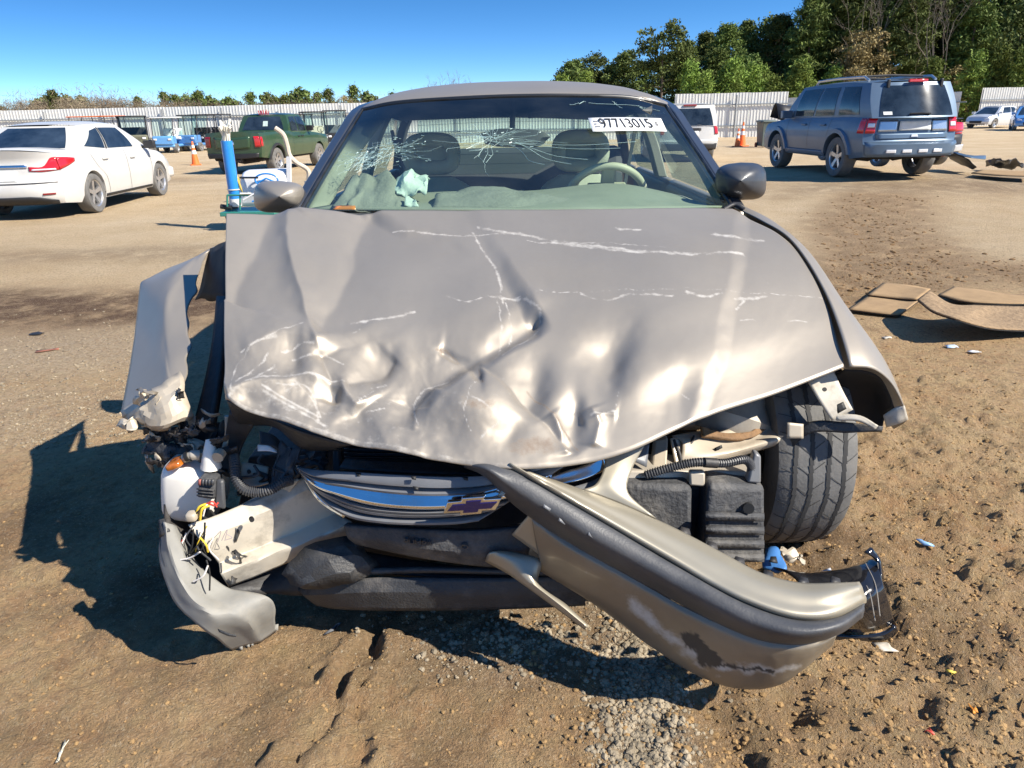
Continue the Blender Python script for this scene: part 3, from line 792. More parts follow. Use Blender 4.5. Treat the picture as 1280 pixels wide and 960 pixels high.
crease([(280, 494), (318, 478), (378, 470), (428, 478), (452, 506)], 14, 22, .016, 1.5, .05)
crease([(300, 436), (345, 420), (392, 428)], 10, 16, .006, 1.5, .15); crease([(402, 440), (414, 470), (410, 505)], 8, 12, -.010, 1.2, .1); crease([(430, 480), (470, 462), (492, 440)], 6, 12, -.008, 1.2, .1); crease([(515, 540), (520, 500), (548, 478)], 7, 12, .008, 1.2, .1)
# bonnet lines
d, sg, al = sd([(935, 250), (924, 330), (908, 420), (874, 522)]); D = D - .008 * sstep(-11, 11, d * sg) * sstep(230, 275, PY)
d, sg, al = sd([(410, 250), (500, 330), (520, 420)]); 
zone = sstep(720, 480, PX) * sstep(370, 480, PY)
D = D + zone * .008 * fbm(PX * .016, PY * .016, 3, 71) + (zone + .15) * .0015 * fbm(PX * .06, PY * .06, 3, 72)
edge = sstep(.86, 1.0, np.linspace(0, 1, NV))[:, None] + 0 * PX
D = D + edge * sstep(820, 700, PX) * .008 * fbm(PX * .022, PY * .02, 2, 73)
D = D * 1.12
D = D + .010 * fbm(PX * .006, PY * .006, 2, 74)
PX, PY = PX - warpx, PY - warpy
du = np.gradient(XYZ, axis=1); dv = np.gradient(XYZ, axis=0)
N = np.cross(du, dv); N /= np.linalg.norm(N, axis=2, keepdims=True); N *= np.sign(N[:, :, 2:3])
HP = XYZ + N * D[:, :, None]
tt = np.linspace(0, 1, NV)[:, None]
lip = sstep(.988, 1.0, tt) ** 2
HP[:, :, 2] -= .005 * lip                                  # rolled front lip
mb = MB(); mb.grid(HP.tolist())
hood = mb.build('hood', m_paintw, car, smooth=75, thick=.003, fix=True)
if hood.data.polygons[1000].normal.z < 0: hood.data.flip_normals()
wear = np.zeros(PX.shape)
def scr(pts, w, a=.50):
    global wear
    k = cat(pts, max(8, 4 * len(pts)))
    d, _, al = sd([tuple(p) for p in k])
    wear = np.maximum(wear, a * np.exp(-(d / (w * .8)) ** 2) * (0.75 + 0.5 * vnoise(al * 9, al * 0 + len(pts) + pts[0][0], 3)))
nx = fbm(PX * .05, PY * .05, 3, 91) * 5
PX0 = PX; PY0 = PY; PX, PY = PX + nx, PY + nx * .6
for pts, w_ in (([(436, 399), (470, 393), (518, 383)], 2.6), ([(448, 408), (441, 414)], 2), ([(592, 288), (606, 312), (624, 338), (628, 372)], 2.0), ([(490, 284), (590, 292), (650, 289)], 1.3), ([(600, 284), (662, 293), (700, 301), (760, 309), (840, 317), (930, 317)], 2.4),
    ([(690, 302), (790, 314), (870, 317)], 2.6), ([(660, 300), (760, 304), (838, 309)], .9), ([(726, 366), (750, 374), (802, 368), (842, 371)], 2.2), ([(862, 367), (880, 371), (904, 369)], 2.6), ([(918, 371), (962, 371)], 2.8), ([(930, 374), (922, 384)], 3), ([(888, 293), (918, 297), (955, 300)], 2.6), ([(770, 285), (800, 287)], 2), ([(926, 398), (945, 398)], 1.5), ([(985, 398), (1012, 400)], 1.2),
    ([(300, 440), (350, 418), (380, 410)], 1.6), ([(292, 492), (298, 456), (320, 432), (345, 424)], 2.4), ([(286, 497), (330, 474), (376, 470), (430, 474)], 2.0), ([(300, 482), (338, 445)], 2.6), ([(318, 480), (344, 456)], 2.2), ([(330, 484), (398, 520)], 2.4), ([(330, 490), (372, 512), (402, 530)], 3.2), ([(345, 480), (385, 484), (400, 520)], 1.8), ([(368, 476), (392, 500), (397, 524)], 2.2), ([(352, 440), (376, 432), (395, 436)], 1.8), ([(366, 448), (390, 446)], 2.6),
    ([(622, 372), (626, 404), (622, 432)], 2.0), ([(632, 372), (640, 412), (618, 440)], 1.6), ([(615, 366), (650, 368), (674, 384)], 2.6), ([(674, 384), (676, 400), (650, 424), (628, 440)], 1.8), ([(560, 466), (520, 478), (516, 500), (524, 530)], 1.8), ([(464, 480), (446, 500)], 2.2), ([(480, 470), (460, 476)], 2.2), ([(455, 512), (478, 505)], 1.6), ([(410, 444), (428, 452)], 2.2), ([(590, 500), (612, 512), (622, 530), (600, 548)], 2.0), ([(596, 480), (582, 512), (590, 540)], 1.3), ([(560, 365), (585, 372), (612, 366)], 1.4), ([(640, 365), (720, 364), (860, 362), (1030, 370)], .5), ([(740, 520), (770, 516), (765, 524)], 3), ([(770, 508), (776, 490)], 1.6), ([(850, 486), (862, 496)], 1.4)):
    scr(pts, w_)
wear = np.maximum(wear, .24 * np.exp(-(((PX - 358) / 40) ** 2 + ((PY - 506 - (PX - 358) * .38) / 9) ** 2) ** 2))
wear = np.maximum(wear, .10 * np.exp(-(((PX - 360) / 70) ** 2 + ((PY - 480) / 40) ** 2) ** 2))
wear = np.maximum(wear, .10 * sstep(700, 450, PX) * sstep(420, 500, PY))
wear = wear + .12 * (tt > .982) * sstep(900, 500, PX)
brown_mark = .36 * np.exp(-(((PX - 668) / 40) ** 2 + ((PY - 556) / 14) ** 2) ** 2) + .4 * np.exp(-(((PX - 668) / 6) ** 2 + ((PY - 396) / 6) ** 2))  # browner in the small hole, along some creases and in two patches
brown_mark = np.maximum(brown_mark, .34 * np.exp(-(((PX - 600) / 20) ** 2 + ((PY - 508) / 8) ** 2)))
for pts in ([(545, 428), (556, 426), (574, 440)], [(598, 455), (604, 480)], [(660, 480), (690, 512), (722, 562)]):
    d, _, _ = sd(pts); brown_mark = np.maximum(brown_mark, .42 * np.exp(-(d / 1.8) ** 2))
PX, PY = PX0, PY0
set_attr(hood, 'wear', wear); set_attr(hood, 'brown_mark', brown_mark)
# inner frame of the bonnet showing under its bent edge
skin('hood_inner_frame', m_dark, car, [[(284, 500, 1.56), (330, 520, 1.53), (380, 540, 1.51), (440, 556, 1.5)], [(292, 520, 1.6), (338, 524, 1.57), (376, 552, 1.55), (420, 560, 1.52)], [(300, 532, 1.66), (345, 534, 1.62), (378, 560, 1.6), (430, 562, 1.56)]], 24, 6, thick=.004)

# ---- front wings
skin('fender', m_paint, car, [
    [(276, 308, 2.570), (262, 316, 2.560), (254, 326, 2.480), (251, 336, 2.390), (245, 354, 2.270), (247, 364, 2.220), (240, 374, 2.160), (234, 392, 2.070), (237, 404, 2.020), (235, 418, 1.960), (240, 434, 1.890), (234, 448, 1.840), (236, 464, 1.790), (230, 484, 1.730), (233, 502, 1.680)],
    [(269, 309, 2.57), (256, 317, 2.54), (246, 327, 2.44), (234, 344, 2.31), (222, 366, 2.18), (216, 392, 2.06), (215, 420, 1.95), (216, 450, 1.83), (218, 480, 1.73), (222, 500, 1.66)],
    [(265, 310, 2.58), (252, 317.5, 2.545), (240, 327, 2.43), (224, 345, 2.29), (209, 372, 2.14), (206, 400, 2.03), (206, 430, 1.92), (207, 460, 1.80), (210, 490, 1.70)],
    [(262, 311, 2.60), (250, 318, 2.555), (238, 326.5, 2.44), (219, 344, 2.30), (204.5, 372, 2.155), (202, 400, 2.045), (202, 430, 1.93), (203, 460, 1.81), (204, 495, 1.69)],
    [(258, 315, 2.68), (236, 326, 2.58), (212, 336, 2.49), (186, 348.5, 2.41), (177.5, 352.5, 2.385), (175.5, 356, 2.37), (174.5, 364, 2.34), (171, 400, 2.20), (166, 440, 2.01), (152, 516, 1.74)],
    ], 90, 30, thick=.003, wob=.003, seed=3, smooth=45)
tag(LAST[0], label='crumpled front wing bent outward beside the gap')
skin('torn_fender_tip', m_inner, car, [
    [(152, 512, 1.715), (168, 498, 1.705), (182, 486, 1.695), (205, 478, 1.705), (226, 466, 1.745)],
    [(150, 521, 1.695), (176, 507, 1.675), (192, 512, 1.645), (214, 500, 1.655), (236, 492, 1.695)],
    [(156, 524, 1.685), (180, 522, 1.655), (190, 530, 1.635), (216, 522, 1.635), (240, 520, 1.665)],
    [(168, 526, 1.695), (184, 530, 1.665), (194, 534, 1.655), (212, 532, 1.645), (226, 526, 1.665)]], 17, 9, thick=.003, wob=.013, seed=9, smooth=10)
skin('inner_fender', m_liner, car, [[(262, 312, 2.60), (284, 300, 2.35)], [(252, 350, 2.50), (284, 340, 2.2)], [(246, 374, 2.42), (284, 376, 2.10)]], 8, 8, thick=.004, wob=.01, seed=4)
skin('apron_strut', m_dark, car, [[(274, 372, 2.12), (268, 430, 1.95), (258, 480, 1.82), (246, 524, 1.72)], [(286, 372, 2.08), (282, 430, 1.92), (276, 480, 1.8), (268, 530, 1.7)]], 16, 5, thick=.02)
fr = skin('fender', m_paint, car, [
    [(917, 259, 2.62), (952, 276, 2.42), (988, 299, 2.24), (1032, 367, 1.98), (1061, 452, 1.745), (1062, 459, 1.74)],
    [(921, 257, 2.63), (960, 276, 2.43), (1000, 306, 2.24), (1044, 370, 1.99), (1080, 436, 1.80), (1090, 461, 1.75)],
    [(925, 256, 2.64), (966, 277, 2.44), (1008, 312, 2.25), (1054, 378, 2.01), (1098, 442, 1.83), (1113, 478, 1.76)],
    [(928, 258, 2.66), (970, 282, 2.46), (1012, 322, 2.27), (1060, 392, 2.04), (1112, 464, 1.84), (1128, 505, 1.76)],
    [(930, 264, 2.68), (970, 292, 2.48), (1010, 336, 2.29), (1058, 410, 2.06), (1116, 482, 1.86), (1133, 524, 1.78)],
    [(928, 290, 2.70), (965, 330, 2.50), (1000, 380, 2.31), (1040, 440, 2.12), (1085, 500, 1.98), (1118, 536, 1.86)]], 48, 30, thick=.004, smooth=60)
tag(fr, label='front wing on the driver side, open where the headlamp sat')
skin('wheel_arch_liner', m_liner, car, [[(1056, 462, 1.775), (1088, 466, 1.77), (1108, 483, 1.77), (1119, 512, 1.77)], [(1040, 474, 1.84), (1066, 478, 1.85), (1094, 492, 1.86), (1106, 520, 1.84)], [(1030, 515, 1.90), (1058, 524, 1.90), (1085, 529, 1.88), (1102, 535, 1.84)]], 20, 12, thick=.003, wob=.003, seed=12)
skin('fender_corner', m_beam, car, [[(1104, 519, 1.785), (1120, 509, 1.77), (1131, 507, 1.76)], [(1108, 534, 1.78), (1122, 530, 1.76), (1135, 524, 1.76)]], 10, 5, thick=.004)
# headlamp bracket and the black rail under it
o = skin('headlamp_bracket', m_beam, car, [[(1009, 476, 1.775), (1041, 462, 1.785)], [(1023, 500, 1.745), (1053, 488, 1.755)], [(1040, 526, 1.725), (1066, 512, 1.735)]], 10, 14, su=False, thick=.004)
for q, r_ in (((1030, 487, 1.760), .006),):
    mb = MB(); c = W(*q); mb.tube([c + Vector((0, -.004, .002)), c + Vector((0, .006, -.003))], r_, 12); mb.build('bolt_hole', m_ink, o)
skin('square_hole', m_ink, o, [[(1043, 507, 1.739), (1054, 502, 1.741)], [(1047, 517, 1.731), (1058, 511, 1.733)]], 4, 4, thick=.003)
skin('bracket_arm', m_beam, car, [[(1040, 518, 1.735), (1075, 520, 1.715), (1098, 532, 1.685)], [(1046, 526, 1.725), (1072, 526, 1.705), (1094, 537, 1.685)]], 12, 4, thick=.006)
skin('fender_rail', m_blk, car, [[(986, 552, 1.775), (1012, 528, 1.755), (1060, 528, 1.735), (1104, 534, 1.695)], [(992, 558, 1.765), (1014, 541, 1.745), (1060, 541, 1.725), (1102, 539, 1.690)]], 20, 5, thick=.02)
rope('fender_stay', [(985, 546, 1.795), (1004, 520, 1.815), (1030, 498, 1.845), (1040, 470, 1.875)], .012, m_dark)
skin('stay_plate', m_inner, car, [[(984, 528, 1.745), (1004, 530, 1.745)], [(984, 548, 1.735), (1004, 548, 1.735)]], 6, 6, thick=.004)

# ---- front wheel on the right
def wheel(parent, c, rad, wid, rim_r, rot, side=1, m_t=None, m_r=None, tread=True, nsp=5):
    """axis along local X; side=+1 when the outer face looks along +X"""
    Mx = Matrix.Translation(c) @ rot
    w2 = wid / 2
    prof = [(rim_r, -w2 * .86), (rim_r + .012, -w2 * .98), (rim_r + (rad - rim_r) * .5, -w2 * 1.06), (rad * .955, -w2), (rad * .985, -w2 * .82), (rad, -w2 * .5), (rad * 1.002, 0), (rad, w2 * .5), (rad * .985, w2 * .82), (rad * .955, w2), (rim_r + (rad - rim_r) * .5, w2 * 1.06), (rim_r + .012, w2 * .98), (rim_r, w2 * .86)]
    mb = MB(); mb.rev(prof, 48, Mx); t = mb.build('tyre', m_t or m_rub, parent, smooth=35)
    if tread:
        g = MB()
        for x in (-.62, -.22, .22, .62):
            for k in range(96):
                a0, a1 = 2 * math.pi * k / 96, 2 * math.pi * (k + 1) / 96
                def pt(a, xx, rr): return (xx, rr * math.cos(a), rr * math.sin(a))
                rr = rad * (1.0045 if abs(x) < .5 else .9985)
                hw = .0058
                xo = .004 * math.sin(k * .8) 
                g.add([pt(a0, x * w2 - hw + xo, rr), pt(a0, x * w2 + hw + xo, rr), pt(a1, x * w2 + hw, rr), pt(a1, x * w2 - hw, rr)], [(0, 1, 2, 3)], Mx)
        for x0, x1, sk, nn in ((-.96, -.66, .03, 40), (-.56, -.28, .06, 34), (-.16, .10, -.05, 36), (.28, .58, .06, 34), (.66, .97, -.05, 36)):
            for k in range(nn):
                a = 2 * math.pi * k / nn + x0
                row = []
                for q in range(4):
                    xx = lerp(x0, x1, q / 3); aa = a + sk * q / 3 * 1.3
                    rr = rad * np.interp(abs(xx), [0, .5, .82, 1.0], [1.0045, 1.0022, .988, .959])
                    row.append([(xx * w2, rr * math.cos(aa), rr * math.sin(aa)), (xx * w2, rr * math.cos(aa + .006), rr * math.sin(aa + .006))])
                g.grid(row, M=Mx)
        g.build('tread_grooves', m_rubd, parent, smooth=0, fix=False, thick=.0006, off=0)
    rb = MB()
    o_ = side * w2
    rb.rev([(rim_r, -o_ * .86), (rim_r * .94, -o_ * .5), (rim_r * .90, o_ * .3), (rim_r * .95, o_ * .80), (rim_r * 1.02, o_ * .93), (rim_r * 1.0, o_ * .86)], 40, Mx)
    rb.rev([(.001, o_ * .62), (rim_r * .22, o_ * .62), (rim_r * .26, o_ * .45), (rim_r * .26, -o_ * .2), (.001, -o_ * .2)], 20, Mx)
    for k in range(nsp):
        a = 2 * math.pi * k / nsp + .3
        Ms = Mx @ Matrix.Rotation(a, 4, 'X')
        w0, w1 = rim_r * .14, rim_r * .17
        rb.add([(o_ * .60, rim_r * .15, -w0), (o_ * .60, rim_r * .15, w0), (o_ * .78, rim_r * .95, w1), (o_ * .78, rim_r * .95, -w1), (o_ * .25, rim_r * .15, -w0), (o_ * .25, rim_r * .15, w0), (o_ * .4, rim_r * .95, w1), (o_ * .4, rim_r * .95, -w1)], [(0,1,2,3),(7,6,5,4),(0,3,7,4),(1,5,6,2),(3,2,6,7)], Ms)
    rb.build('rim', m_r or m_alu, parent, smooth=35)
    db = MB(); db.rev([(.001, o_ * .1), (rim_r * .88, o_ * .1), (rim_r * .88, o_ * .05), (.001, o_ * .05)], 24, Mx)
    db.build('brake_disc', m_dark, parent, smooth=30)
def wheel_part(parent, *a, **k):
    e = bpy.data.objects.new('wheel', None); COL.objects.link(e); e.parent = parent
    if parent.name in WC: e.location = -Vector(parent.location)
    wheel(e, *a, **k); return e
wheel_part(car, Vector((.835, 2.07, .332)), .335, .222, .20, Matrix.Rotation(R(2), 4, 'Z'))
wheel_part(car, Vector((-.60, 2.42, .332)), .335, .222, .20, Matrix.Rotation(R(-14), 4, 'Z'), side=-1, tread=False)
for x in (-.76, .82):
    wheel_part(car, Vector((x, 4.86, .332)), .335, .222, .20, Matrix(), side=1 if x > 0 else -1, tread=False)
rope('brake_hose', [(960, 560, 2.0), (950, 590, 1.95), (952, 640, 1.95)], .01, m_dark)

# ---- shell: cowl, roof, pillars, doors, boot
def sym(rows): return rows
wsb = [(376, 264, 2.64), (440, 263, 2.57), (540, 262, 2.50), (645, 262, 2.48), (760, 261, 2.50), (850, 260, 2.57), (916, 260, 2.64)]
wst = [(453, 137, 3.38), (490, 129, 3.33), (560, 123.5, 3.28), (640, 120, 3.26), (720, 119.5, 3.28), (790, 122, 3.33), (832, 132, 3.38)]
GL = loft([WP(wsb), WP([((a[0] + b[0]) / 2 , (a[1] + b[1]) / 2 - 2, (a[2] + b[2]) / 2 - .03) for a, b in zip(wsb, wst)]), WP(wst)], 40, 26)
m_ws = glass('windscreen glass', (.78, .88, .81), 'band', .9, 0, .025)
mb = MB(); mb.grid(GL.tolist()); wscreen = mb.build('windscreen', m_ws, car, smooth=60)
bv = np.linspace(0, 1, 26)[:, None] + np.zeros((26, 40)); set_attr(wscreen, 'band', .95 * sstep(.70, .86, bv))
def GP(u, v, off=.002):
    i, j = v * 25, u * 39; i0, j0 = min(int(i), 24), min(int(j), 38); a, b = i - i0, j - j0
    p = (GL[i0, j0] * (1 - a) + GL[i0 + 1, j0] * a) * (1 - b) + (GL[i0, j0 + 1] * (1 - a) + GL[i0 + 1, j0 + 1] * a) * b
    n = np.cross(GL[i0, j0 + 1] - GL[i0, j0], GL[i0 + 1, j0] - GL[i0, j0]); n /= np.linalg.norm(n)
    if n[1] > 0: n = -n
    return Vector(p + n * off)
gc = np.random.default_rng(4)
ck = MB()
def crack(u, v, ang, L, w, kids=True):
    pts = [(u, v)]; a = ang
    n = max(3, int(L / .035))
    for k in range(n):
        a += gc.normal() * .22
        u += math.cos(a) * L / n * .72; v += math.sin(a) * L / n
        if not (0.02 < u < .98 and .02 < v < .95): break
        pts.append((u, v))
        if kids and gc.random() < .30: crack(u, v, a + gc.choice([-1, 1]) * gc.uniform(.5, 1.3), L * .35 * gc.random() + .03, w * .7, False)
    for (u0, v0), (u1, v1) in zip(pts, pts[1:]):
        p0, p1 = GP(u0, v0), GP(u1, v1)
        ck.tube([p0, p1], w, 3, cap=False)
for cu, cv, n, L in ((.13, .47, 40, .15), (.20, .53, 26, .14), (.45, .58, 34, .20), (.16, .40, 26, .10)):
    for k in range(n): crack(cu + gc.normal() * .012, cv + gc.normal() * .02, gc.uniform(0, 6.283), L * gc.uniform(.25, 1.1), .00042)
for k in range(220):
    cu, cv = ((.11, .44), (.16, .46), (.22, .53), (.45, .58))[gc.integers(4)]
    u, v = cu + gc.normal() * .045, cv + gc.normal() * .05
    a = gc.uniform(0, 6.28); s = .004 + .008 * gc.random()
    if .02 < u < .98: ck.tube([GP(u, v), GP(u + s * math.cos(a), v + s * math.sin(a))], .0011, 3, cap=False)
for u0, v0, u1, v1 in ((.50, .55, .75, .50), (.5, .56, .62, .36), (.5, .55, .66, .40), (.495, .53, .56, .36), (.5, .55, .80, .56)):
    P = [GP(lerp(u0, u1, t) + .006 * math.sin(t * 7), lerp(v0, v1, t) - .03 * math.sin(t * 3.1)) for t in np.linspace(0, 1, 9)]
    ck.tube(P, .0007, 3, cap=False)
for u0, v0, u1, v1 in ((.70, .925, .95, .90), (.78, .935, .80, .88), (.66, .90, .70, .94), (.86, .92, .9, .86)):
    P = [GP(lerp(u0, u1, t) + .004 * gc.normal(), lerp(v0, v1, t) + .008 * gc.normal()) for t in np.linspace(0, 1, 9)]
    ck.tube(P, .0009, 3, cap=False)
tag(ck.build('glass_cracks', m_crack, wscreen, smooth=0, fix=False), kind='stuff')
# lot number card inside the top corner of the screen
c00, c10, c01, c11 = W(741, 164.5, 2.97), W(833.5, 164.5, 3.09), W(735, 147.5, 3.05), W(826, 147, 3.19)
ex = (c10 - c00); W_ = ex.length; ex = ex.normalized(); ey = (c01 - c00); ey = (ey - ex * ey.dot(ex)); H_ = ey.length; ey.normalize(); ez = ex.cross(ey)
shear = (c01 - c00).dot(ex) / H_
def card(u, v, w_): return c00 + ex * (u * W_ + shear * v * H_ ) + ey * (v * H_) + ez * w_
mb = MB(); mb.grid([[card(u, v, .004 * math.sin(u * 3)) for u in np.linspace(0, 1, 12)] for v in np.linspace(0, 1, 4)])
stk = mb.build('lot_sticker', m_paper, car, smooth=60, thick=.0006)
def text(name, body, m, parent, Mx, size, sx=1.0, ext=.0003):
    cu = bpy.data.curves.new(name, 'FONT'); cu.body = body; cu.size = size; cu.extrude = ext; cu.align_x = 'CENTER'; cu.align_y = 'CENTER'
    cu.materials.append(m)
    t_ = bpy.data.objects.new(name, cu); COL.objects.link(t_)
    me = bpy.data.meshes.new_from_object(t_.evaluated_get(bpy.context.evaluated_depsgraph_get()))
    bpy.data.objects.remove(t_)
    o = bpy.data.objects.new(name, me); COL.objects.link(o)
    o.matrix_world = Mx @ Matrix.Diagonal((sx, 1, 1, 1))
    o.parent = parent
    o.matrix_parent_inverse = Matrix()
    return o
def card_m(u, v, off): 
    m_ = Matrix((ex, ey, ez)).transposed().to_4x4(); m_.translation = card(u, v, off + .0045); return m_
text('lot_number', '97713015', m_ink, stk, card_m(.475, .50, .002), H_ * .98, .66, .0004)
text('lot_letter', 'F', m_ink, stk, card_m(.90, .42, .002), H_ * .5, .8)
for k, vv in enumerate((.72, .52, .32)):
    mb = MB(); mb.grid([[card(u, v, .0035) for u in (.05, .05 + (.06, .035, .07)[k])] for v in (vv - .05, vv + .03)]); mb.build('small_print', m_grey, stk, smooth=0, thick=.0004)
# screen surround, roof and pillars
def ofs(ch, dx, dy, dY): return [(x + (dx if x > 640 else -dx) * abs(x - 645) / 270, y + dy, Y + dY) for x, y, Y in ch]
m_seal = M('black window seal', (.015, .016, .018), .4, 0, .2)
for name, m_, a, b in (('windscreen_seal', m_seal, GL, 1.0),):
    P = [Vector(p) for p in GL[:, 0]] + [Vector(p) for p in GL[-1, 1:-1]] + [Vector(p) for p in GL[::-1, -1]]
    mb = MB(); mb.tube(P, .008, 6); mb.build(name, m_, car, smooth=60)
rx = [-.66, -.58, -.42, -.2, .03, .26, .48, .64, .73]
roof = []
ztop = [-.115, -.055, -.022, -.004, 0, -.004, -.022, -.055, -.115]
for Y, z, k in ((3.28, 1.395, 1.0), (3.36, 1.420, 1.0), (3.55, 1.452, 1.0), (3.85, 1.470, 1.0), (4.2, 1.465, .99), (4.55, 1.43, .97), (4.72, 1.40, .95)):
    roof.append([(.03 + (x - .03) * k, Y + (.10 * (abs(x - .03) / .68) ** 2 if Y < 3.5 else 0), z + dz * (1 if Y > 3.4 else .55)) for x, dz in zip(rx, ztop)])
P = loft(roof, 48, 30); mb = MB(); mb.grid(P.tolist()); mb.build('roof', m_paint, car, smooth=60, thick=.012)
m_pil = M('dark pillar with sky tint', (.05, .056, .07), .3, .3, .4, var=.06)  # dark surround, with the sky's reflection put into its navy colour
def strip(name, m_, a, b, w_in, depth, n=14, parent=None):
    """a pillar: centre line a (world points), inner offset vector b"""
    A = cat(a, n)
    mb = MB(); mb.grid([[tuple(Vector(p)), tuple(Vector(p) + Vector(b) * w_in), tuple(Vector(p) + Vector(b) * w_in + Vector(depth)), tuple(Vector(p) + Vector(depth))] for p in A], True, cap=True)
    return mb.build(name, m_, parent or car, smooth=50, bevel=.006)
for s in (-1, 1):
    e = GL[:, 0] if s < 0 else GL[:, -1]
    q = [Vector(e[i]) + Vector((s * .014, .018, .004)) for i in (0, 6, 12, 18, 25)] + [Vector((.03 + s * .64, 3.7, 1.395))]
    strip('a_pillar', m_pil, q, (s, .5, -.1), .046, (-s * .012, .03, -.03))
    qi = [Vector(e[i]) + Vector((-s * .005, .05, -.012)) for i in (0, 6, 12, 18, 25)]
    
    strip('b_pillar', m_green, [Vector((.03 + s * .84, 4.0, .98)), Vector((.03 + s * .76, 3.98, 1.2)), Vector((.03 + s * .645, 3.94, 1.39))], (0, 1, 0), .12, (-s * .05, 0, 0))
    strip('c_pillar', m_int, [Vector((.03 + s * .82, 5.25, .98)), Vector((.03 + s * .74, 5.0, 1.2)), Vector((.03 + s * .62, 4.7, 1.37))], (0, -1, 0), .16, (-s * .05, 0, 0))
    strip('roof_rail', m_paint, [Vector((.03 + s * .68, 3.42, 1.345)), Vector((.03 + s * .665, 3.9, 1.395)), Vector((.03 + s * .65, 4.4, 1.385)), Vector((.03 + s * .62, 4.75, 1.345))], (0, 0, -1), .035, (-s * .05, 0, 0))
    # doors: two skins a side, from sill to waist
    for nm, y0, y1 in (('front_door', 2.78, 3.98), ('rear_door', 3.99, 5.0)):
        ch = [[(.03 + s * a, y, z) for y in np.linspace(y0, y1, 5)] for z, a in ((.22, .86), (.40, .915), (.62, .93), (.85, .915), (.97, .87))]
        Pd = loft(ch, 10, 14); mb = MB(); mb.grid(Pd.tolist()); d_ = mb.build(nm, m_paint, car, smooth=50, thick=.03)
        mb = MB(); mb.box((.03 + s * .845, (y0 + y1) / 2, .78), (.05, y1 - y0 - .06, .34)); mb.build('door_trim', m_int if s < 0 else m_green, d_, bevel=.02)
        mb = MB(); mb.box((.03 + s * .935, y1 - .16, .80), (.03, .17, .03)); mb.build('door_handle', m_dark, d_, bevel=.008)
    Pq = loft([[(.03 + s * a, y, z + (0.0 if y < 5.6 else -.02)) for y in (5.0, 5.3, 5.6, 5.9, 6.05)] for z, a in ((.30, .84), (.45, .91), (.65, .93), (.85, .91), (.97, .84))], 16, 14)
    mb = MB(); mb.grid(Pq.tolist()); mb.build('rear_fender', m_paint, car, smooth=50, thick=.02)
P = loft([[(.03 + x, Y, z - .10 * abs(x) ** 3) for x in (-.85, -.45, 0, .45, .85)] for Y, z in ((5.28, 1.02), (5.6, 1.03), (5.98, 1.01), (6.06, .90), (6.08, .45))], 14, 20)
mb = MB(); mb.grid(P.tolist()); mb.build('boot_lid', m_paint, car, smooth=50, thick=.02)
rw = loft([[(.03 + x, 4.74 + .02 * abs(x), 1.375 - .04 * abs(x)) for x in (-.58, -.2, .2, .58)], [(.03 + x * 1.12, 5.28, 1.03) for x in (-.6, -.2, .2, .6)]], 10, 8)
m_side = glass('side window glass', (.72, .88, .84), None, .9)
mb = MB(); mb.grid(rw.tolist()); rwo = mb.build('rear_window', m_side, car, smooth=60)
hl = MB()
for t in np.linspace(.1, .9, 10):
    r_ = [Vector(rw[int(t * 7)][j]) for j in (0, 3, 6, 9)]; hl.tube(r_, .001, 3)
hl.build('heater_lines', m_ink, rwo, smooth=0)
for s in (-1, 1):
    for nm, a in (('side_window', [(.86, 3.02, .98), (.86, 3.97, .98), (.655, 3.92, 1.385), (.672, 3.55, 1.375)]), ('side_window', [(.86, 4.12, .98), (.84, 4.95, .98), (.64, 4.68, 1.36), (.655, 4.05, 1.385)])):
        v = [Vector((.03 + s * x, y, z)) for x, y, z in a]
        mb = MB(); mb.grid([[v[0].lerp(v[1], t) for t in np.linspace(0, 1, 6)], [v[3].lerp(v[2], t) for t in np.linspace(0, 1, 6)]]); mb.build(nm, m_side, car)
skin('pillar_trim', m_green, car, [[(384, 263, 2.74), (418, 198, 3.12), (450, 146, 3.46)], [(410, 263, 2.80), (444, 200, 3.18), (484, 146, 3.52)]], 14, 5, thick=.01)
skin('pillar_trim', m_green, car, [[(910, 258, 2.74), (876, 196, 3.12), (838, 142, 3.46)], [(896, 258, 2.80), (862, 198, 3.18), (820, 144, 3.52)]], 14, 5, thick=.01)
blk('cabin_floor', (.03, 4.1, .30), (1.72, 2.9, .08), m_int)
blk('rear_shelf', (.03, 5.2, 1.065), (1.5, .3, .03), m_int)
blk('firewall', (.03, 2.72, .62), (1.66, .06, .62), m_dark)
blk('boot_floor', (.03, 5.6, .42), (1.6, .8, .06), m_int)
skin('cowl_panel', m_blk, car, [[(372, 268, 2.66), (500, 268, 2.52), (645, 267, 2.49), (780, 267, 2.52), (920, 264, 2.66)], [(376, 275, 2.5), (500, 280, 2.36), (645, 280, 2.34), (780, 278, 2.38), (915, 270, 2.5)]], 20, 5, thick=.01)
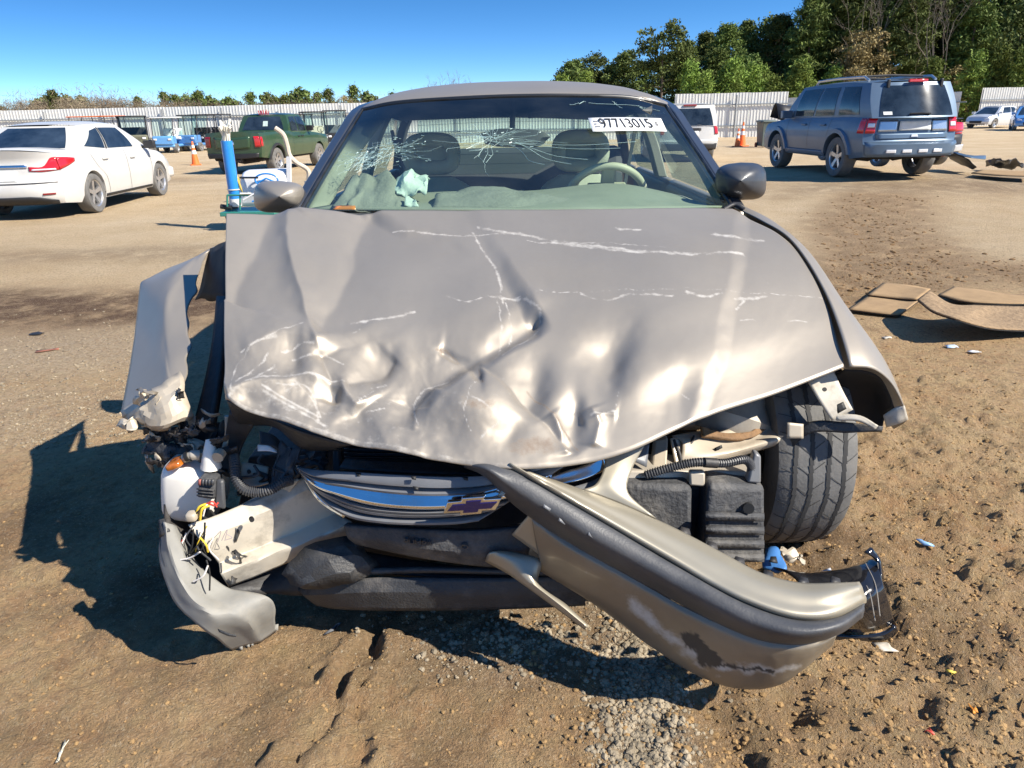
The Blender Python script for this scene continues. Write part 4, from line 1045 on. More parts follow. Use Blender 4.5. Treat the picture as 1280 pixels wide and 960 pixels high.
# ---- cabin
skin('dashboard', m_green, car, [
    [(388, 262, 2.68), (520, 263, 2.56), (645, 263, 2.53), (770, 262, 2.56), (905, 259, 2.68)],
    [(420, 256, 2.78), (540, 254, 2.74), (645, 255, 2.72), (770, 244, 2.76), (880, 256, 2.80)],
    [(430, 250, 2.95), (560, 241, 2.98), (660, 240, 3.0), (770, 231, 3.0), (850, 246, 2.98)],
    [(436, 262, 3.05), (560, 252, 3.08), (660, 250, 3.1), (760, 240, 3.1), (850, 256, 3.06)],
    [(440, 300, 3.05), (560, 300, 3.1), (660, 300, 3.1), (760, 300, 3.1), (850, 300, 3.06)]], 40, 26, thick=.01)
skin('airbag', m_airbag, car, [
    [(424, 262, 2.66), (450, 262, 2.62), (480, 262, 2.62), (512, 261, 2.66)],
    [(428, 244, 2.76), (452, 236, 2.74), (482, 242, 2.73), (506, 246, 2.78)],
    [(440, 226, 2.86), (462, 216, 2.86), (484, 222, 2.86), (500, 234, 2.88)],
    [(450, 236, 3.0), (468, 228, 3.0), (486, 232, 3.0), (500, 244, 3.0)]], 30, 22, thick=.004, wob=.03, seed=21)
skin('airbag_door', m_airbag, car, [
    [(540, 262, 2.60), (600, 262, 2.58), (660, 262, 2.57), (742, 261, 2.60)],
    [(545, 248, 2.72), (600, 244, 2.7), (660, 246, 2.7), (735, 248, 2.72)],
    [(560, 240, 2.9), (606, 236, 2.86), (650, 238, 2.86), (700, 246, 2.86)]], 30, 14, thick=.006, wob=.014, seed=27)
tag(skin('loose_padding', m_teal, car, [[(490, 240, 2.74), (512, 243, 2.72), (535, 238, 2.74)], [(492, 226, 2.82), (512, 222, 2.8), (536, 226, 2.82)], [(496, 220, 2.9), (516, 218, 2.9), (534, 222, 2.9)]], 20, 14, thick=.006, wob=.028, seed=33), label='pale torn padding on the dash')
skin('paper_scrap', m_teal, car, [[(506, 258, 2.62), (524, 259, 2.61)], [(508, 246, 2.68), (520, 250, 2.67)]], 8, 6, thick=.003, wob=.01, seed=35)
skin('stub_sticker', m_amber, car, [[(416, 262, 2.60), (445, 262, 2.58)], [(418, 257.5, 2.62), (444, 257, 2.60)]], 6, 3, thick=.001)
def seat(name, x, m_b, m_h, zs=.0):
    e = bpy.data.objects.new(name, None); COL.objects.link(e); e.parent = car; e.location = -Vector(car.location)
    ch = []
    for z, hw, th, y in ((.42, .25, .10, 3.62), (.60, .26, .10, 3.66), (.80, .25, .095, 3.74), (.96, .20, .08, 3.81), (1.02, .10, .05, 3.84)):
        ring = []
        for k in range(20):
            a = 2 * math.pi * k / 20; c, s_ = math.cos(a), math.sin(a)
            ring.append((x + hw * math.copysign(abs(c) ** .5, c), y + th * math.copysign(abs(s_) ** .6, s_) - .02 * abs(c) ** 3, z))
        ch.append(ring)
    mb = MB(); rows = loft([r + [r[0]] for r in ch], 41, 16, True, True); mb.grid(rows.tolist()); mb.build('seat_back', m_b, e, smooth=60)
    for k in range(5):
        xx = x + (k - 2) * .075
        mb = MB(); mb.tube([(xx, 3.535, .5), (xx, 3.55, .62), (xx, 3.63, .80), (xx, 3.705, .92)], .006, 5); mb.build('seam', m_seatd, e)
    mb = MB(); mb.box((x, 3.38, .44), (.50, .52, .16)); mb.build('seat_cushion', m_b, e, bevel=.05)
    # ring headrest
    pts = [(x + .112 * math.copysign(abs(math.cos(a)) ** .6, math.cos(a)), 3.80, 1.135 + .068 * math.copysign(abs(math.sin(a)) ** .6, math.sin(a))) for a in np.linspace(0, 2 * math.pi, 33)]
    mb = MB(); mb.tube(pts, .037, 10, cap=False); h = mb.build('headrest', m_h, e, smooth=60)
    mb = MB(); mb.box((x, 3.835, 1.13), (.20, .03, .12)); mb.build('headrest_pad', m_b, e, bevel=.012)
    return e
seat('driver_seat', .375, m_seat, m_seat)
seat('passenger_seat', -.385, m_seat, m_seat)
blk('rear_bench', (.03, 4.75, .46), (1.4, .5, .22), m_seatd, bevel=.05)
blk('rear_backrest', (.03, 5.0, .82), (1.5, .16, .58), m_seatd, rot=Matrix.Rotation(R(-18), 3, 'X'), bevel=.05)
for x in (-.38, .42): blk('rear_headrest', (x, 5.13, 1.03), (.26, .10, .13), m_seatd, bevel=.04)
skin('console', m_int, car, [[(600, 262, 3.1), (660, 262, 3.1)], [(602, 240, 3.5), (655, 240, 3.5)]], 6, 6, thick=.03)
# steering wheel
cw = W(757, 251, 3.20); Mw = Matrix.Translation(cw) @ Matrix.Rotation(R(-62), 4, 'X')
ring = [Mw @ Vector((.172 * math.cos(a), .172 * math.sin(a), 0)) for a in np.linspace(0, 2 * math.pi, 49)]
mb = MB(); mb.tube(ring, .0165, 10, cap=False); m_whl = M('pale steering wheel vinyl', (.46, .45, .34), .5, var=.06)
swl = mb.build('steering_wheel', m_whl, car, smooth=60)
mb = MB(); mb.box((0, -.01, .01), (.17, .13, .05), M=Mw); mb.box((0, 0, 0), (.36, .05, .02), M=Mw); mb.box((0, -.09, 0), (.06, .17, .02), M=Mw); mb.build('steering_hub', m_whl, swl, bevel=.012)
# rear-view mirror on its stalk, sun visors
c = W(640, 160, 3.22)
mb = MB(); mb.tube([W(640, 122, 3.27), W(641, 140, 3.22), c], .012, 8); st = mb.build('mirror_stalk', m_int, car)
P = loft([WP([(604, 172, 3.12), (620, 165, 3.12), (645, 164, 3.12), (676, 168, 3.12), (682, 176, 3.12)]), WP([(606, 180, 3.10), (620, 183, 3.10), (645, 184, 3.10), (670, 184, 3.10), (680, 180, 3.10)])], 14, 6)
mb = MB(); mb.grid(P.tolist()); mb.build('rear_view_mirror', m_int, car, thick=.035, bevel=.008)
mb = MB(); mb.grid(loft([WP([(655, 172, 3.14), (673, 172, 3.14)]), WP([(657, 181, 3.13), (673, 180, 3.13)])], 4, 4).tolist()); mb.build('mirror_glass', m_chrome, car, thick=.002)
skin('headliner', m_int, car, [[(460, 136, 3.42), (640, 126, 3.34), (826, 132, 3.42)], [(470, 140, 3.9), (640, 132, 3.9), (800, 138, 3.9)], [(500, 150, 4.6), (640, 146, 4.65), (770, 150, 4.6)]], 16, 12, thick=.01)
for a, b in ((470, 620), (660, 815)):
    skin('sun_visor', m_int, car, [[(a + 4, 134, 3.42), ((a + b) / 2, 128, 3.38), (b, 130, 3.38)], [(a, 146, 3.30), ((a + b) / 2, 139, 3.24), (b, 140, 3.24)]], 12, 5, thick=.015)
for s, x in ((-1, -.60), (1, .68)):
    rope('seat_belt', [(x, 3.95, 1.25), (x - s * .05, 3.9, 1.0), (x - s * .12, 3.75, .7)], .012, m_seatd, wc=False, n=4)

# ---- door mirrors
def door_mirror(name, m_, px0, px1, py0, py1, Y, s):
    cx, cy = (px0 + px1) / 2, (py0 + py1) / 2
    rows = []
    for t in np.linspace(0, 1, 9):
        r = math.sin(math.acos(max(-1, min(1, 1 - 1.0 * t)))) if t < 1 else 1
        f = (max(1e-3, t * (2 - t))) ** .5
        row = []
        for k in range(25):
            a = 2 * math.pi * k / 24; ca, sa = math.cos(a), math.sin(a)
            x = math.copysign(abs(ca) ** .55, ca) * (px1 - px0) / 2 * f; y = math.copysign(abs(sa) ** .6, sa) * (py1 - py0) / 2 * f
            if s * x < 0: y *= 1 - .12 * abs(x) / ((px1 - px0) / 2)
            row.append(W(cx + x, cy - y, Y - .075 + .15 * t))
        rows.append(row)
    mb = MB(); mb.grid(rows); mb.add(rows[-1][:-1], [tuple(range(24))])
    o = mb.build(name, m_, car, smooth=85)
    return o
a = door_mirror('door_mirror', m_paint, 317, 381, 226, 266, 2.72, -1); tag(a, label='silver door mirror with scuffed shell')
b = door_mirror('door_mirror', m_mir, 894, 958, 203, 250, 2.72, 1); tag(b, label='dark grey door mirror')
rope('mirror_foot', [(905, 245, 2.74), (914, 252, 2.75), (918, 258, 2.72)], .022, m_dark, b)
rope('mirror_foot', [(376, 252, 2.75), (384, 258, 2.75)], .022, m_dark, a)
rope('wiper_arm', [(905, 262, 2.56), (918, 256, 2.58), (930, 262, 2.56)], .008, m_dark)
# ---- torn front bumper hanging off the nose
bt = {640: 1.415, 764: 1.36, 842: 1.305, 930: 1.225, 996: 1.19, 1044: 1.20, 1083: 1.27}
def by(x, d=0.0): return float(np.interp(x, list(bt), list(bt.values()))) + d
T0 = [(636, 582, 1.47), (700, 603, 1.46), (780, 632, 1.45), (850, 664, 1.41), (905, 693, 1.35), (952, 717, 1.305), (1000, 729, 1.28), (1046, 729, 1.28), (1074, 728, 1.30)]
T1 = [(637, 584), (700, 620), (764, 658), (842, 704), (888, 732), (930, 753), (996, 774), (1044, 771), (1082, 752)]
T1 = [(x, y, by(x)) for x, y in T1]
Tm = [((a[0] + 2 * b[0]) / 3, (a[1] + 2 * b[1]) / 3 - 2, (a[2] + 2.6 * b[2]) / 3.6 - .006) for a, b in zip(T0, T1)]
Te = [(a[0], a[1] - 5, a[2] - .001) for a in T1]
bc, px5, py5 = skin5('bumper_top', m_bump, car, [T0, [((2 * a[0] + b[0]) / 3, (2 * a[1] + b[1]) / 3 - 3, (2 * a[2] + b[2]) / 3 - .012) for a, b in zip(T0, T1)], Tm, Te, [(x, y + 1, Y + .006) for x, y, Y in T1]], 70, 22, thick=.004, smooth=60)
skin('bumper_tab', m_bump, car, [[(757, 564, 1.53), (780, 560, 1.535), (806, 556, 1.54)], [(754, 588, 1.50), (772, 588, 1.50), (790, 586, 1.51)], [(744, 606, 1.475), (764, 611, 1.47), (784, 614, 1.475)], [(728, 612, 1.462), (768, 627, 1.458), (820, 648, 1.43)]], 14, 18, thick=.004, smooth=60)
S0 = [(586, 579, 1.46), (612, 579, 1.43), (640, 589, by(640, -.004)), (700, 624, by(700, -.006)), (764, 662, by(764, -.008)), (842, 708, by(842, -.01)), (930, 756, by(930, -.01)), (996, 777, by(996, -.01)), (1044, 774, by(1044, -.008)), (1081, 754, by(1083, 0))]
S1 = [(580, 583, 1.46), (606, 594, 1.42), (646, 632, by(646, .005)), (711, 676, by(711, .002)), (799, 725, by(799, 0)), (886, 772, by(886, 0)), (952, 799, by(952, 0)), (1000, 804, by(1000, 0)), (1044, 793, by(1044, 0)), (1078, 770, by(1080, .01))]
Sm = [((a[0] + b[0]) / 2, (a[1] + b[1]) / 2, (a[2] + b[2]) / 2 - .030) for a, b in zip(S0, S1)]
S0b = [(x, y - 1, Y + .02) for x, y, Y in S0]; S1b = [(x, y + 1, Y + .02) for x, y, Y in S1]
skin('rubbing_strip', m_strip, car, [S0b, S0, Sm, S1, S1b], 70, 22, thick=.004, smooth=70, wob=.0015, seed=5)
F0 = [(663, 643, by(663, .02)), (711, 678, by(711, .012)), (799, 727, by(799, .006)), (886, 774, by(886, .004)), (952, 800, by(952, .004)), (1000, 805, by(1000, .004)), (1030, 799, by(1030, .004)), (1046, 792, by(1044, .006))]
F1 = [(676, 713, by(676, .05)), (716, 737, by(716, .045)), (755, 762, by(755, .045)), (820, 810, by(820, .035)), (877, 845, by(877, .03)), (930, 861, by(930, .03)), (976, 854, by(976, .03)), (1040, 806, by(1040, .05))]
Fm = [((a[0] + b[0]) / 2, (a[1] + b[1]) / 2, (a[2] + b[2]) / 2 - .018) for a, b in zip(F0, F1)]
Fr = [(a[0] * .85 + b[0] * .15, a[1] * .85 + b[1] * .15, a[2] * .85 + b[2] * .15 - .012) for a, b in zip(F0, F1)]
fa, fx, fy = skin5('bumper_fascia', m_bumpl, car, [F0, Fr, Fm, F1, [(x - 8, y - 6, Y + .04) for x, y, Y in F1]], 140, 60, thick=.004, smooth=60, wob=.002, seed=8)
PX, PY = fx + 5 * fbm(fx * .06, fy * .06, 3, 44), fy + 5 * fbm(fx * .06, fy * .06, 3, 45)
wr = np.zeros(PX.shape)
d, _, al = sd([(790, 752), (830, 790), (868, 818), (905, 832), (970, 838), (1000, 832)])
wr = .40 * np.exp(-(d / (9 * (1 - .45 * al))) ** 2)
d, _, _ = sd([(800, 770), (850, 812), (900, 845)]); wr = np.maximum(wr, .25 * np.exp(-(d / 5) ** 2))
gg = .95 * np.exp(-(((PX - 874) * .72 + (PY - 809) * .6) / 26) ** 4 - ((-(PX - 874) * .6 + (PY - 809) * .72) / 10) ** 4)
gg = np.maximum(gg, .9 * np.exp(-((PX - 886) / 16) ** 4 - ((PY - 824) / 8) ** 4)); d, _, _ = sd([(890, 826), (925, 834), (966, 838)]); gg = np.maximum(gg, .95 * np.exp(-(d / 2.4) ** 2))
d, _, _ = sd([(858, 798), (872, 812)]); gg = np.maximum(gg, np.exp(-(d / 5) ** 2))
gg = gg + .5 * fbm(PX * .25, PY * .25, 3, 47) * (gg > .15)
set_attr(fa, 'wear', wr * 1.1); set_attr(fa, 'gouge', sstep(.42, .62, gg))
skin('fascia_bracket', m_bump, car, [[(663, 641, 1.42), (690, 660, 1.41)], [(640, 668, 1.44), (652, 684, 1.44), (676, 694, 1.43)][::2]], 10, 8, thick=.004)
skin('bumper_leg', m_bump, car, [[(607, 701, 1.46), (634, 716, 1.43), (660, 734, 1.40), (700, 763, 1.36), (731, 786, 1.33)], [(613, 690, 1.44), (646, 706, 1.42), (668, 730, 1.39), (705, 759, 1.35), (734, 783, 1.32)], [(640, 690, 1.45), (676, 702, 1.43), (672, 728, 1.41), (708, 757, 1.37), (732, 780, 1.34)]], 30, 8, thick=.005, smooth=50)
# ---- right side behind the bumper: crossbar, absorber blocks, harness, apron
def hexa(name, m, fr_, dY, parent=None, bevel=.006, wob=0, seed=0):     # a solid whose near face is the surveyed quad and which runs dY back
    a, b, c, d = [W(*p) for p in fr_]
    k = Vector((0, dY, 0)) if not isinstance(dY, Vector) else dY
    mb = MB(); mb.add([a, b, c, d, a + k, b + k, c + k, d + k], [(0, 1, 2, 3), (7, 6, 5, 4), (0, 4, 5, 1), (1, 5, 6, 2), (2, 6, 7, 3), (3, 7, 4, 0)])
    return mb.build(name, m, parent or car, bevel=bevel, smooth=30)
m_alub = M('grey painted crossbar', (.40, .36, .30), .5, .3, 0, var=.15, dirt=(.15, .12, .09), ds=8, da=.5)
hexa('crossbar', m_alub, [(778, 600, 1.60), (944, 606, 1.66), (944, 590, 1.67), (782, 588, 1.61)], .10)
hexa('crossbar_clip', m_inner, [(862, 608, 1.59), (882, 609, 1.59), (882, 590, 1.6), (862, 590, 1.6)], .02)
f1 = hexa('energy_absorber', m_foam, [(786, 650, 1.56), (866, 700, 1.57), (866, 609, 1.58), (780, 605, 1.57)], .09, bevel=.014)
f2 = hexa('energy_absorber', m_foam, [(876, 704, 1.545), (957, 706, 1.60), (957, 609, 1.62), (887, 606, 1.565)], .09, bevel=.014)
for k in range(4):
    y = 640 + k * 17
    skin('absorber_rib', m_foam, f2, [[(882, y, 1.553), (955, y + 2, 1.602)], [(882, y + 5, 1.538), (955, y + 7, 1.588)], [(882, y + 10, 1.545), (955, y + 11, 1.597)]], 6, 8, thick=.004)
rope('absorber_hole', [(935, 634, 1.588), (936, 636, 1.575)], .014, m_ink, f2, n=14)
hexa('lower_support', m_dark, [(862, 704, 1.62), (890, 704, 1.62), (890, 608, 1.64), (862, 608, 1.64)], .05)
hose('wiring_harness', [(806, 594, 1.60), (840, 584, 1.60), (870, 578, 1.60), (905, 579, 1.61), (932, 575, 1.63), (940, 586, 1.64), (938, 600, 1.64)], .012, m_strip)
rope('harness_tape', [(880, 578, 1.597), (896, 579, 1.602)], .0135, m_dark)
hexa('harness_clip', m_grey, [(934, 604, 1.62), (952, 605, 1.62), (952, 570, 1.64), (944, 566, 1.64)], .03)
# beige apron and radiator side post
apr = skin('apron_panel', m_inner, car, [
    [(840, 545, 1.74), (870, 540, 1.78), (905, 538, 1.80), (940, 530, 1.84), (962, 500, 1.92), (956, 486, 1.95)],
    [(852, 552, 1.72), (878, 552, 1.74), (910, 553, 1.76), (950, 545, 1.80), (972, 522, 1.86), (962, 490, 1.93)],
    [(850, 574, 1.69), (876, 573, 1.69), (912, 566, 1.71), (950, 556, 1.75), (984, 545, 1.79), (990, 530, 1.84)],
    [(838, 588, 1.70), (870, 584, 1.70), (910, 574, 1.73), (950, 562, 1.77), (986, 550, 1.81), (994, 540, 1.85)]], 40, 18, thick=.005, smooth=50)
skin('apron_slot', m_ink, apr, [[(893, 560, 1.712), (902, 556, 1.714)], [(894, 564, 1.708), (903, 560, 1.711)]], 4, 4, thick=.002)
skin('rusty_brim', M('rusted lip', (.20, .115, .055), .85, var=.3, vs=20, bump=.5, bs=80), car, [[(876, 533, 1.76), (905, 542, 1.76), (935, 541, 1.79), (954, 532, 1.83)], [(878, 545, 1.74), (905, 550, 1.745), (936, 548, 1.775), (956, 537, 1.82)]], 24, 6, thick=.012, wob=.004, seed=3)
mb = MB()
ctr = W(915, 520, 1.92)
mb.rev([(.115, -.06), (.125, 0), (.09, .05), (.085, .075), (.05, .08), (.045, .1), (.001, .1)], 28, Matrix.Translation(ctr) @ Matrix.Rotation(R(-70), 4, 'Y') @ Matrix.Rotation(R(20), 4, 'Z')); mb.build('strut_tower', m_alub, car, smooth=30)
skin('apron_pocket', m_dark, car, [[(956, 488, 1.95), (985, 500, 1.95)], [(966, 520, 1.9), (986, 530, 1.9)], [(958, 546, 1.83), (985, 546, 1.82)]], 8, 10, thick=.006)
hexa('radiator_post', m_inner, [(814, 588, 1.64), (834, 588, 1.64), (836, 548, 1.72), (818, 552, 1.72)], .03)
skin('post_brace', m_inner, car, [[(838, 548, 1.72), (846, 590, 1.66)], [(856, 545, 1.75), (872, 584, 1.70)]], 10, 8, thick=.005)
rope('post_pipe', [(842, 550, 1.72), (850, 570, 1.69), (852, 590, 1.67)], .005, m_dark); rope('post_pipe', [(868, 545, 1.74), (858, 568, 1.70), (854, 588, 1.67)], .004, m_dark)
skin('grey_shroud', m_grey, car, [[(800, 556, 1.66), (812, 552, 1.66)], [(788, 574, 1.62), (808, 584, 1.62)]], 6, 6, thick=.004)
# ---- engine bay masses in the dark
for c, d, m_ in (((.02, 2.20, .56), (.72, .46, .40), m_dark), ((-.36, 1.98, .60), (.26, .30, .26), m_dark), ((.42, 2.02, .56), (.30, .30, .24), m_alub), ((0, 1.96, .40), (1.1, .12, .20), m_dark)):
    blk('engine_block', c, d, m_, bevel=.03)
skin('splash_shield', m_dark, car, [[(300, 700, 1.72), (480, 700, 1.66), (640, 700, 1.64), (800, 690, 1.66), (930, 690, 1.8)], [(320, 600, 1.86), (480, 580, 1.80), (640, 570, 1.78), (800, 570, 1.80), (930, 560, 2.0)]], 20, 6, thick=.01, wob=.015, seed=17)
blk('undertray', (.03, 2.05, .20), (1.2, .75, .02), m_dark)
# radiator with fins
rd = hexa('radiator', m_dark, [(425, 602, 1.64), (700, 602, 1.62), (700, 556, 1.68), (425, 540, 1.70)], .05)
for k in range(9):
    y = 549 + k * 5.2
    skin('fin', m_blk, rd, [[(430, y, 1.685 - k * .005), (520, y + 1, 1.675 - k * .005), (690, y + 2, 1.665 - k * .005)], [(430, y + 1.7, 1.668 - k * .005), (520, y + 2.7, 1.658 - k * .005), (690, y + 3.7, 1.648 - k * .005)]], 12, 2, thick=.0015)
hexa('radiator_frame', m_dark, [(414, 600, 1.60), (428, 600, 1.60), (424, 548, 1.66), (416, 545, 1.66)], .03)
cov = skin('radiator_cover', m_blk, car, [[(424, 586, 1.58), (520, 592, 1.56), (600, 594, 1.55), (650, 594, 1.55)], [(432, 574, 1.62), (520, 578, 1.60), (600, 580, 1.60), (650, 580, 1.60)]], 16, 5, thick=.008)
for k in range(4): skin('warning_label', m_paper, cov, [[(506 + k * 9, 582.5, 1.588), (512 + k * 9, 583, 1.588)], [(506 + k * 9, 584.4, 1.584), (512 + k * 9, 584.8, 1.584)]], 3, 2, thick=.0006)
# ---- grille: surveyed top and bottom lines with slats between
gt = [(371, 584, 1.56), (389, 588, 1.53), (448, 591.5, 1.48), (517, 595, 1.455), (583, 596, 1.445), (640, 590, 1.45), (690, 571, 1.475), (752, 553, 1.52)]
gb = [(374, 588, 1.56), (394, 615, 1.54), (412, 632, 1.515), (438, 646, 1.49), (478, 653, 1.465), (524, 655, 1.452), (570, 654, 1.445), (600, 650, 1.445), (650, 636, 1.455), (695, 606, 1.48), (752, 592, 1.52)]
def gl(t, dY=0): return [(a[0] * (1 - t) + b[0] * t, a[1] * (1 - t) + b[1] * t, a[2] * (1 - t) + b[2] * t + dY) for a, b in zip(gt, gb)]
gri = skin('grille', m_dark, car, [gl(0, .035), gl(.5, .045), gl(1, .035)], 40, 8, thick=.01)
for t0, t1 in ((.0, .23), (.25, .40), (.72, .80), (.82, .86), (.88, 1.0)):
    skin('slat', m_grey, gri, [gl(t0, .03), gl(t0 + .012, .002), gl(t1 - .03, -.010), gl(t1, -.012), gl(t1 + .01, .02)], 60, 8, thick=.003, smooth=40)
for x, y in ((448, 592), (517, 596), (582, 597), (520, 609), (450, 606)):
    skin('slat_notch', m_ink, gri, [[(x - 4, y - 1, by(640, .03) if x > 500 else 1.485), (x + 3, y - .5, 1.445 if x > 500 else 1.48)], [(x - 2, y + 3, 1.44 if x > 500 else 1.475), (x + 3, y + 4, 1.44 if x > 500 else 1.475)]], 3, 3, thick=.002)
skin('chrome_bar', m_chrome, gri, [gl(.41, .03), gl(.42, -.002), gl(.50, -.006), gl(.60, -.0125), gl(.635, -.0155), gl(.695, -.012), gl(.70, .02)], 70, 14, thick=.003, smooth=60)
skin('chrome_bar', m_chrome, gri, [[(684, 596, 1.500), (722, 584, 1.512), (754, 571, 1.53)], [(688, 602, 1.493), (728, 591, 1.505), (756, 579, 1.523)], [(694, 608, 1.485), (734, 598, 1.497), (758, 587, 1.516)]], 24, 8, thick=.003, smooth=60)
skin('slat', m_grey, gri, [[(712, 610, 1.50), (738, 602, 1.51), (757, 592, 1.52)], [(722, 617, 1.49), (744, 610, 1.50), (758, 601, 1.51)]], 14, 4, thick=.003)
# emblem: a slanted cross with two arms, enamel on a chrome rim
ec = W(590, 629, 1.408); tang = (W(640, 624, 1.412) - W(540, 631, 1.412)).normalized(); upv = Vector((0, -.28, 1)); upv = (upv - tang * upv.dot(tang)).normalized(); nv_ = tang.cross(upv)
Me_ = Matrix((tang, upv, -nv_ if nv_.y > 0 else nv_)).transposed().to_4x4(); Me_.translation = ec
def bow(s, g):
    a, b, h1, h2 = .056 * s + g, .018 * s + g, .0105 * s + g, .0195 * s + g
    k = .012
    q = [(-a - k * .2, -h1), (-b - .003, -h1), (-b - .006, -h2), (b - .006, -h2), (b - .003, -h1), (a - k, -h1), (a + k * .3, h1), (b + .003, h1), (b + .006, h2), (-b + .006, h2), (-b + .003, h1), (-a + k, h1)]
    return q
mb = MB(); mb.prism(bow(1.04, .0065), .010, Me_); emb = mb.build('emblem', m_chrome, gri, smooth=30, bevel=.0015)
mb = MB(); mb.prism(bow(1.0, -.001), .0118, Me_); mb.build('enamel', m_emb, gri, smooth=30, bevel=.001)
skin('cracked_trim', m_inner, gri, [[(622, 620, 1.41), (634, 606, 1.42)], [(626, 622, 1.405), (640, 608, 1.415)]], 5, 4, thick=.003, wob=.004, seed=4)
skin('headlamp_trim', m_chrome, car, [[(370, 582, 1.605), (384, 606, 1.58), (398, 626, 1.55), (430, 648, 1.50)], [(374, 581, 1.60), (388, 604, 1.575), (402, 624, 1.545), (432, 644, 1.495)]], 24, 4, thick=.005)
# right end of the chrome reappearing past the bumper
# ---- below the grille: absorber beam with embossed lettering, lower air dam
ab = skin('lower_absorber', m_foam, car, [[(432, 655, 1.54), (520, 660, 1.49), (600, 662, 1.475), (668, 655, 1.49)], [(436, 668, 1.535), (520, 680, 1.480), (600, 690, 1.465), (660, 690, 1.48)], [(446, 676, 1.56), (520, 692, 1.51), (606, 704, 1.49), (650, 706, 1.50)]], 30, 12, thick=.02, sv=False, smooth=30)
def emboss(body, a, b, size, name='embossed_mark'):
    p, q = W(*a), W(*b); t_ = (q - p).normalized(); u_ = Vector((0, -.35, 1)); u_ = (u_ - t_ * u_.dot(t_)).normalized(); n_ = t_.cross(u_)
    m_ = Matrix((t_, u_, n_)).transposed().to_4x4(); m_.translation = (p + q) / 2 + n_ * .0165 * (1 if n_.y < 0 else -1)
    return text(name, body, m_strip, ab, m_, size, 1.0, .004)
emboss('PUMPA', (497, 667, 1.488), (552, 673, 1.481), .022)
emboss('1ª531', (552, 662, 1.470), (576, 664, 1.468), .014) if False else emboss('O', (574, 675, 1.474), (590, 676, 1.472), .024)
skin('air_dam', m_blk, car, [[(372, 736, 1.60), (400, 728, 1.56), (470, 722, 1.53), (560, 722, 1.52), (650, 722, 1.50), (730, 720, 1.50)], [(380, 744, 1.575), (404, 742, 1.545), (470, 740, 1.515), (560, 742, 1.505), (650, 742, 1.49), (730, 740, 1.49)], [(396, 756, 1.585), (420, 760, 1.555), (470, 762, 1.525), (560, 762, 1.515), (650, 760, 1.50), (732, 756, 1.50)]], 50, 9, sv=False, thick=.006, seed=14, smooth=25)
skin('lower_grille', m_dark, car, [[(452, 690, 1.62), (560, 708, 1.60), (700, 716, 1.58)], [(460, 716, 1.56), (560, 722, 1.54), (720, 722, 1.52)]], 20, 6, thick=.01)
rope('lower_bar', [(462, 714, 1.55), (540, 712, 1.53), (620, 714, 1.52), (700, 716, 1.51)], .009, m_blk)
skin('torn_undertray', m_blk, car, [[(356, 716, 1.52), (376, 690, 1.54), (396, 680, 1.56), (424, 672, 1.58), (452, 668, 1.6)], [(368, 728, 1.50), (390, 712, 1.50), (420, 700, 1.51), (446, 692, 1.54), (462, 690, 1.57)], [(378, 736, 1.505), (410, 734, 1.50), (440, 728, 1.51), (462, 718, 1.53), (470, 706, 1.56)]], 9, 5, su=False, thick=.004, wob=.016, seed=23, smooth=15)
tag(LAST[0], label='dusty torn black undertray')
# ---- left side: impact beam, washer bottle, wiring, hanging fascia end
bl = [(236, 657, 1.510), (252, 676, 1.490), (264, 690, 1.505), (274, 704, 1.525), (275, 716, 1.490), (286, 733, 1.520)]
br = [(380, 597, 1.650), (386, 610, 1.635), (402, 622, 1.650), (420, 640, 1.670), (440, 652, 1.630), (446, 662, 1.650)]
bm = [[((1 - t) * a[0] + t * b[0], (1 - t) * a[1] + t * b[1] + 3 * math.sin(t * 3), (1 - t) * a[2] + t * b[2]) for t in (0, .3, .6, 1)] for a, b in zip(bl, br)]
m_pencil = M('grease pencil', (.33, .27, .30), .8)
beam = skin('impact_beam', m_beam, car, bm, 60, 40, sv=False, thick=.004, wob=.003, seed=31, smooth=35)
e_ = MB(); q0 = [W(*p) for p in bl]; e_.add(q0 + [p + Vector((.01, .09, .0)) for p in q0], [(0, 1, 7, 6), (1, 2, 8, 7), (2, 3, 9, 8), (3, 4, 10, 9), (4, 5, 11, 10)])
e_.build('beam_end_plate', m_dark, beam, smooth=30, thick=.004)
rope('beam_bolt', [(314, 648, 1.523), (315, 650, 1.513)], .006, m_ink, beam, n=10)
for k, pts in enumerate(([(268, 672, 1.488), (276, 664, 1.490), (272, 678, 1.486)], [(277, 676, 1.486), (284, 662, 1.493), (281, 676, 1.488)], [(284, 668, 1.492), (290, 672, 1.491), (282, 675, 1.488)])):
    rope('grease_pencil_mark', pts, .0008, m_pencil, beam, n=5)
skin('tie_bar', m_beam, car, [[(330, 640, 1.62), (352, 626, 1.62), (374, 600, 1.62)], [(300, 632, 1.60), (340, 610, 1.62), (366, 594, 1.64)]], 12, 6, thick=.006)
skin('shade_panel', m_dark, car, [[(204, 610, 1.60), (240, 620, 1.68), (300, 640, 1.72), (420, 650, 1.72)], [(206, 660, 1.56), (240, 680, 1.60), (300, 690, 1.64), (420, 690, 1.66)], [(216, 712, 1.51), (258, 738, 1.50), (300, 742, 1.52), (380, 745, 1.60)]], 24, 14, thick=.006, wob=.012, seed=71)  # dark sheet added to stand for the shadowed space between fascia and beam
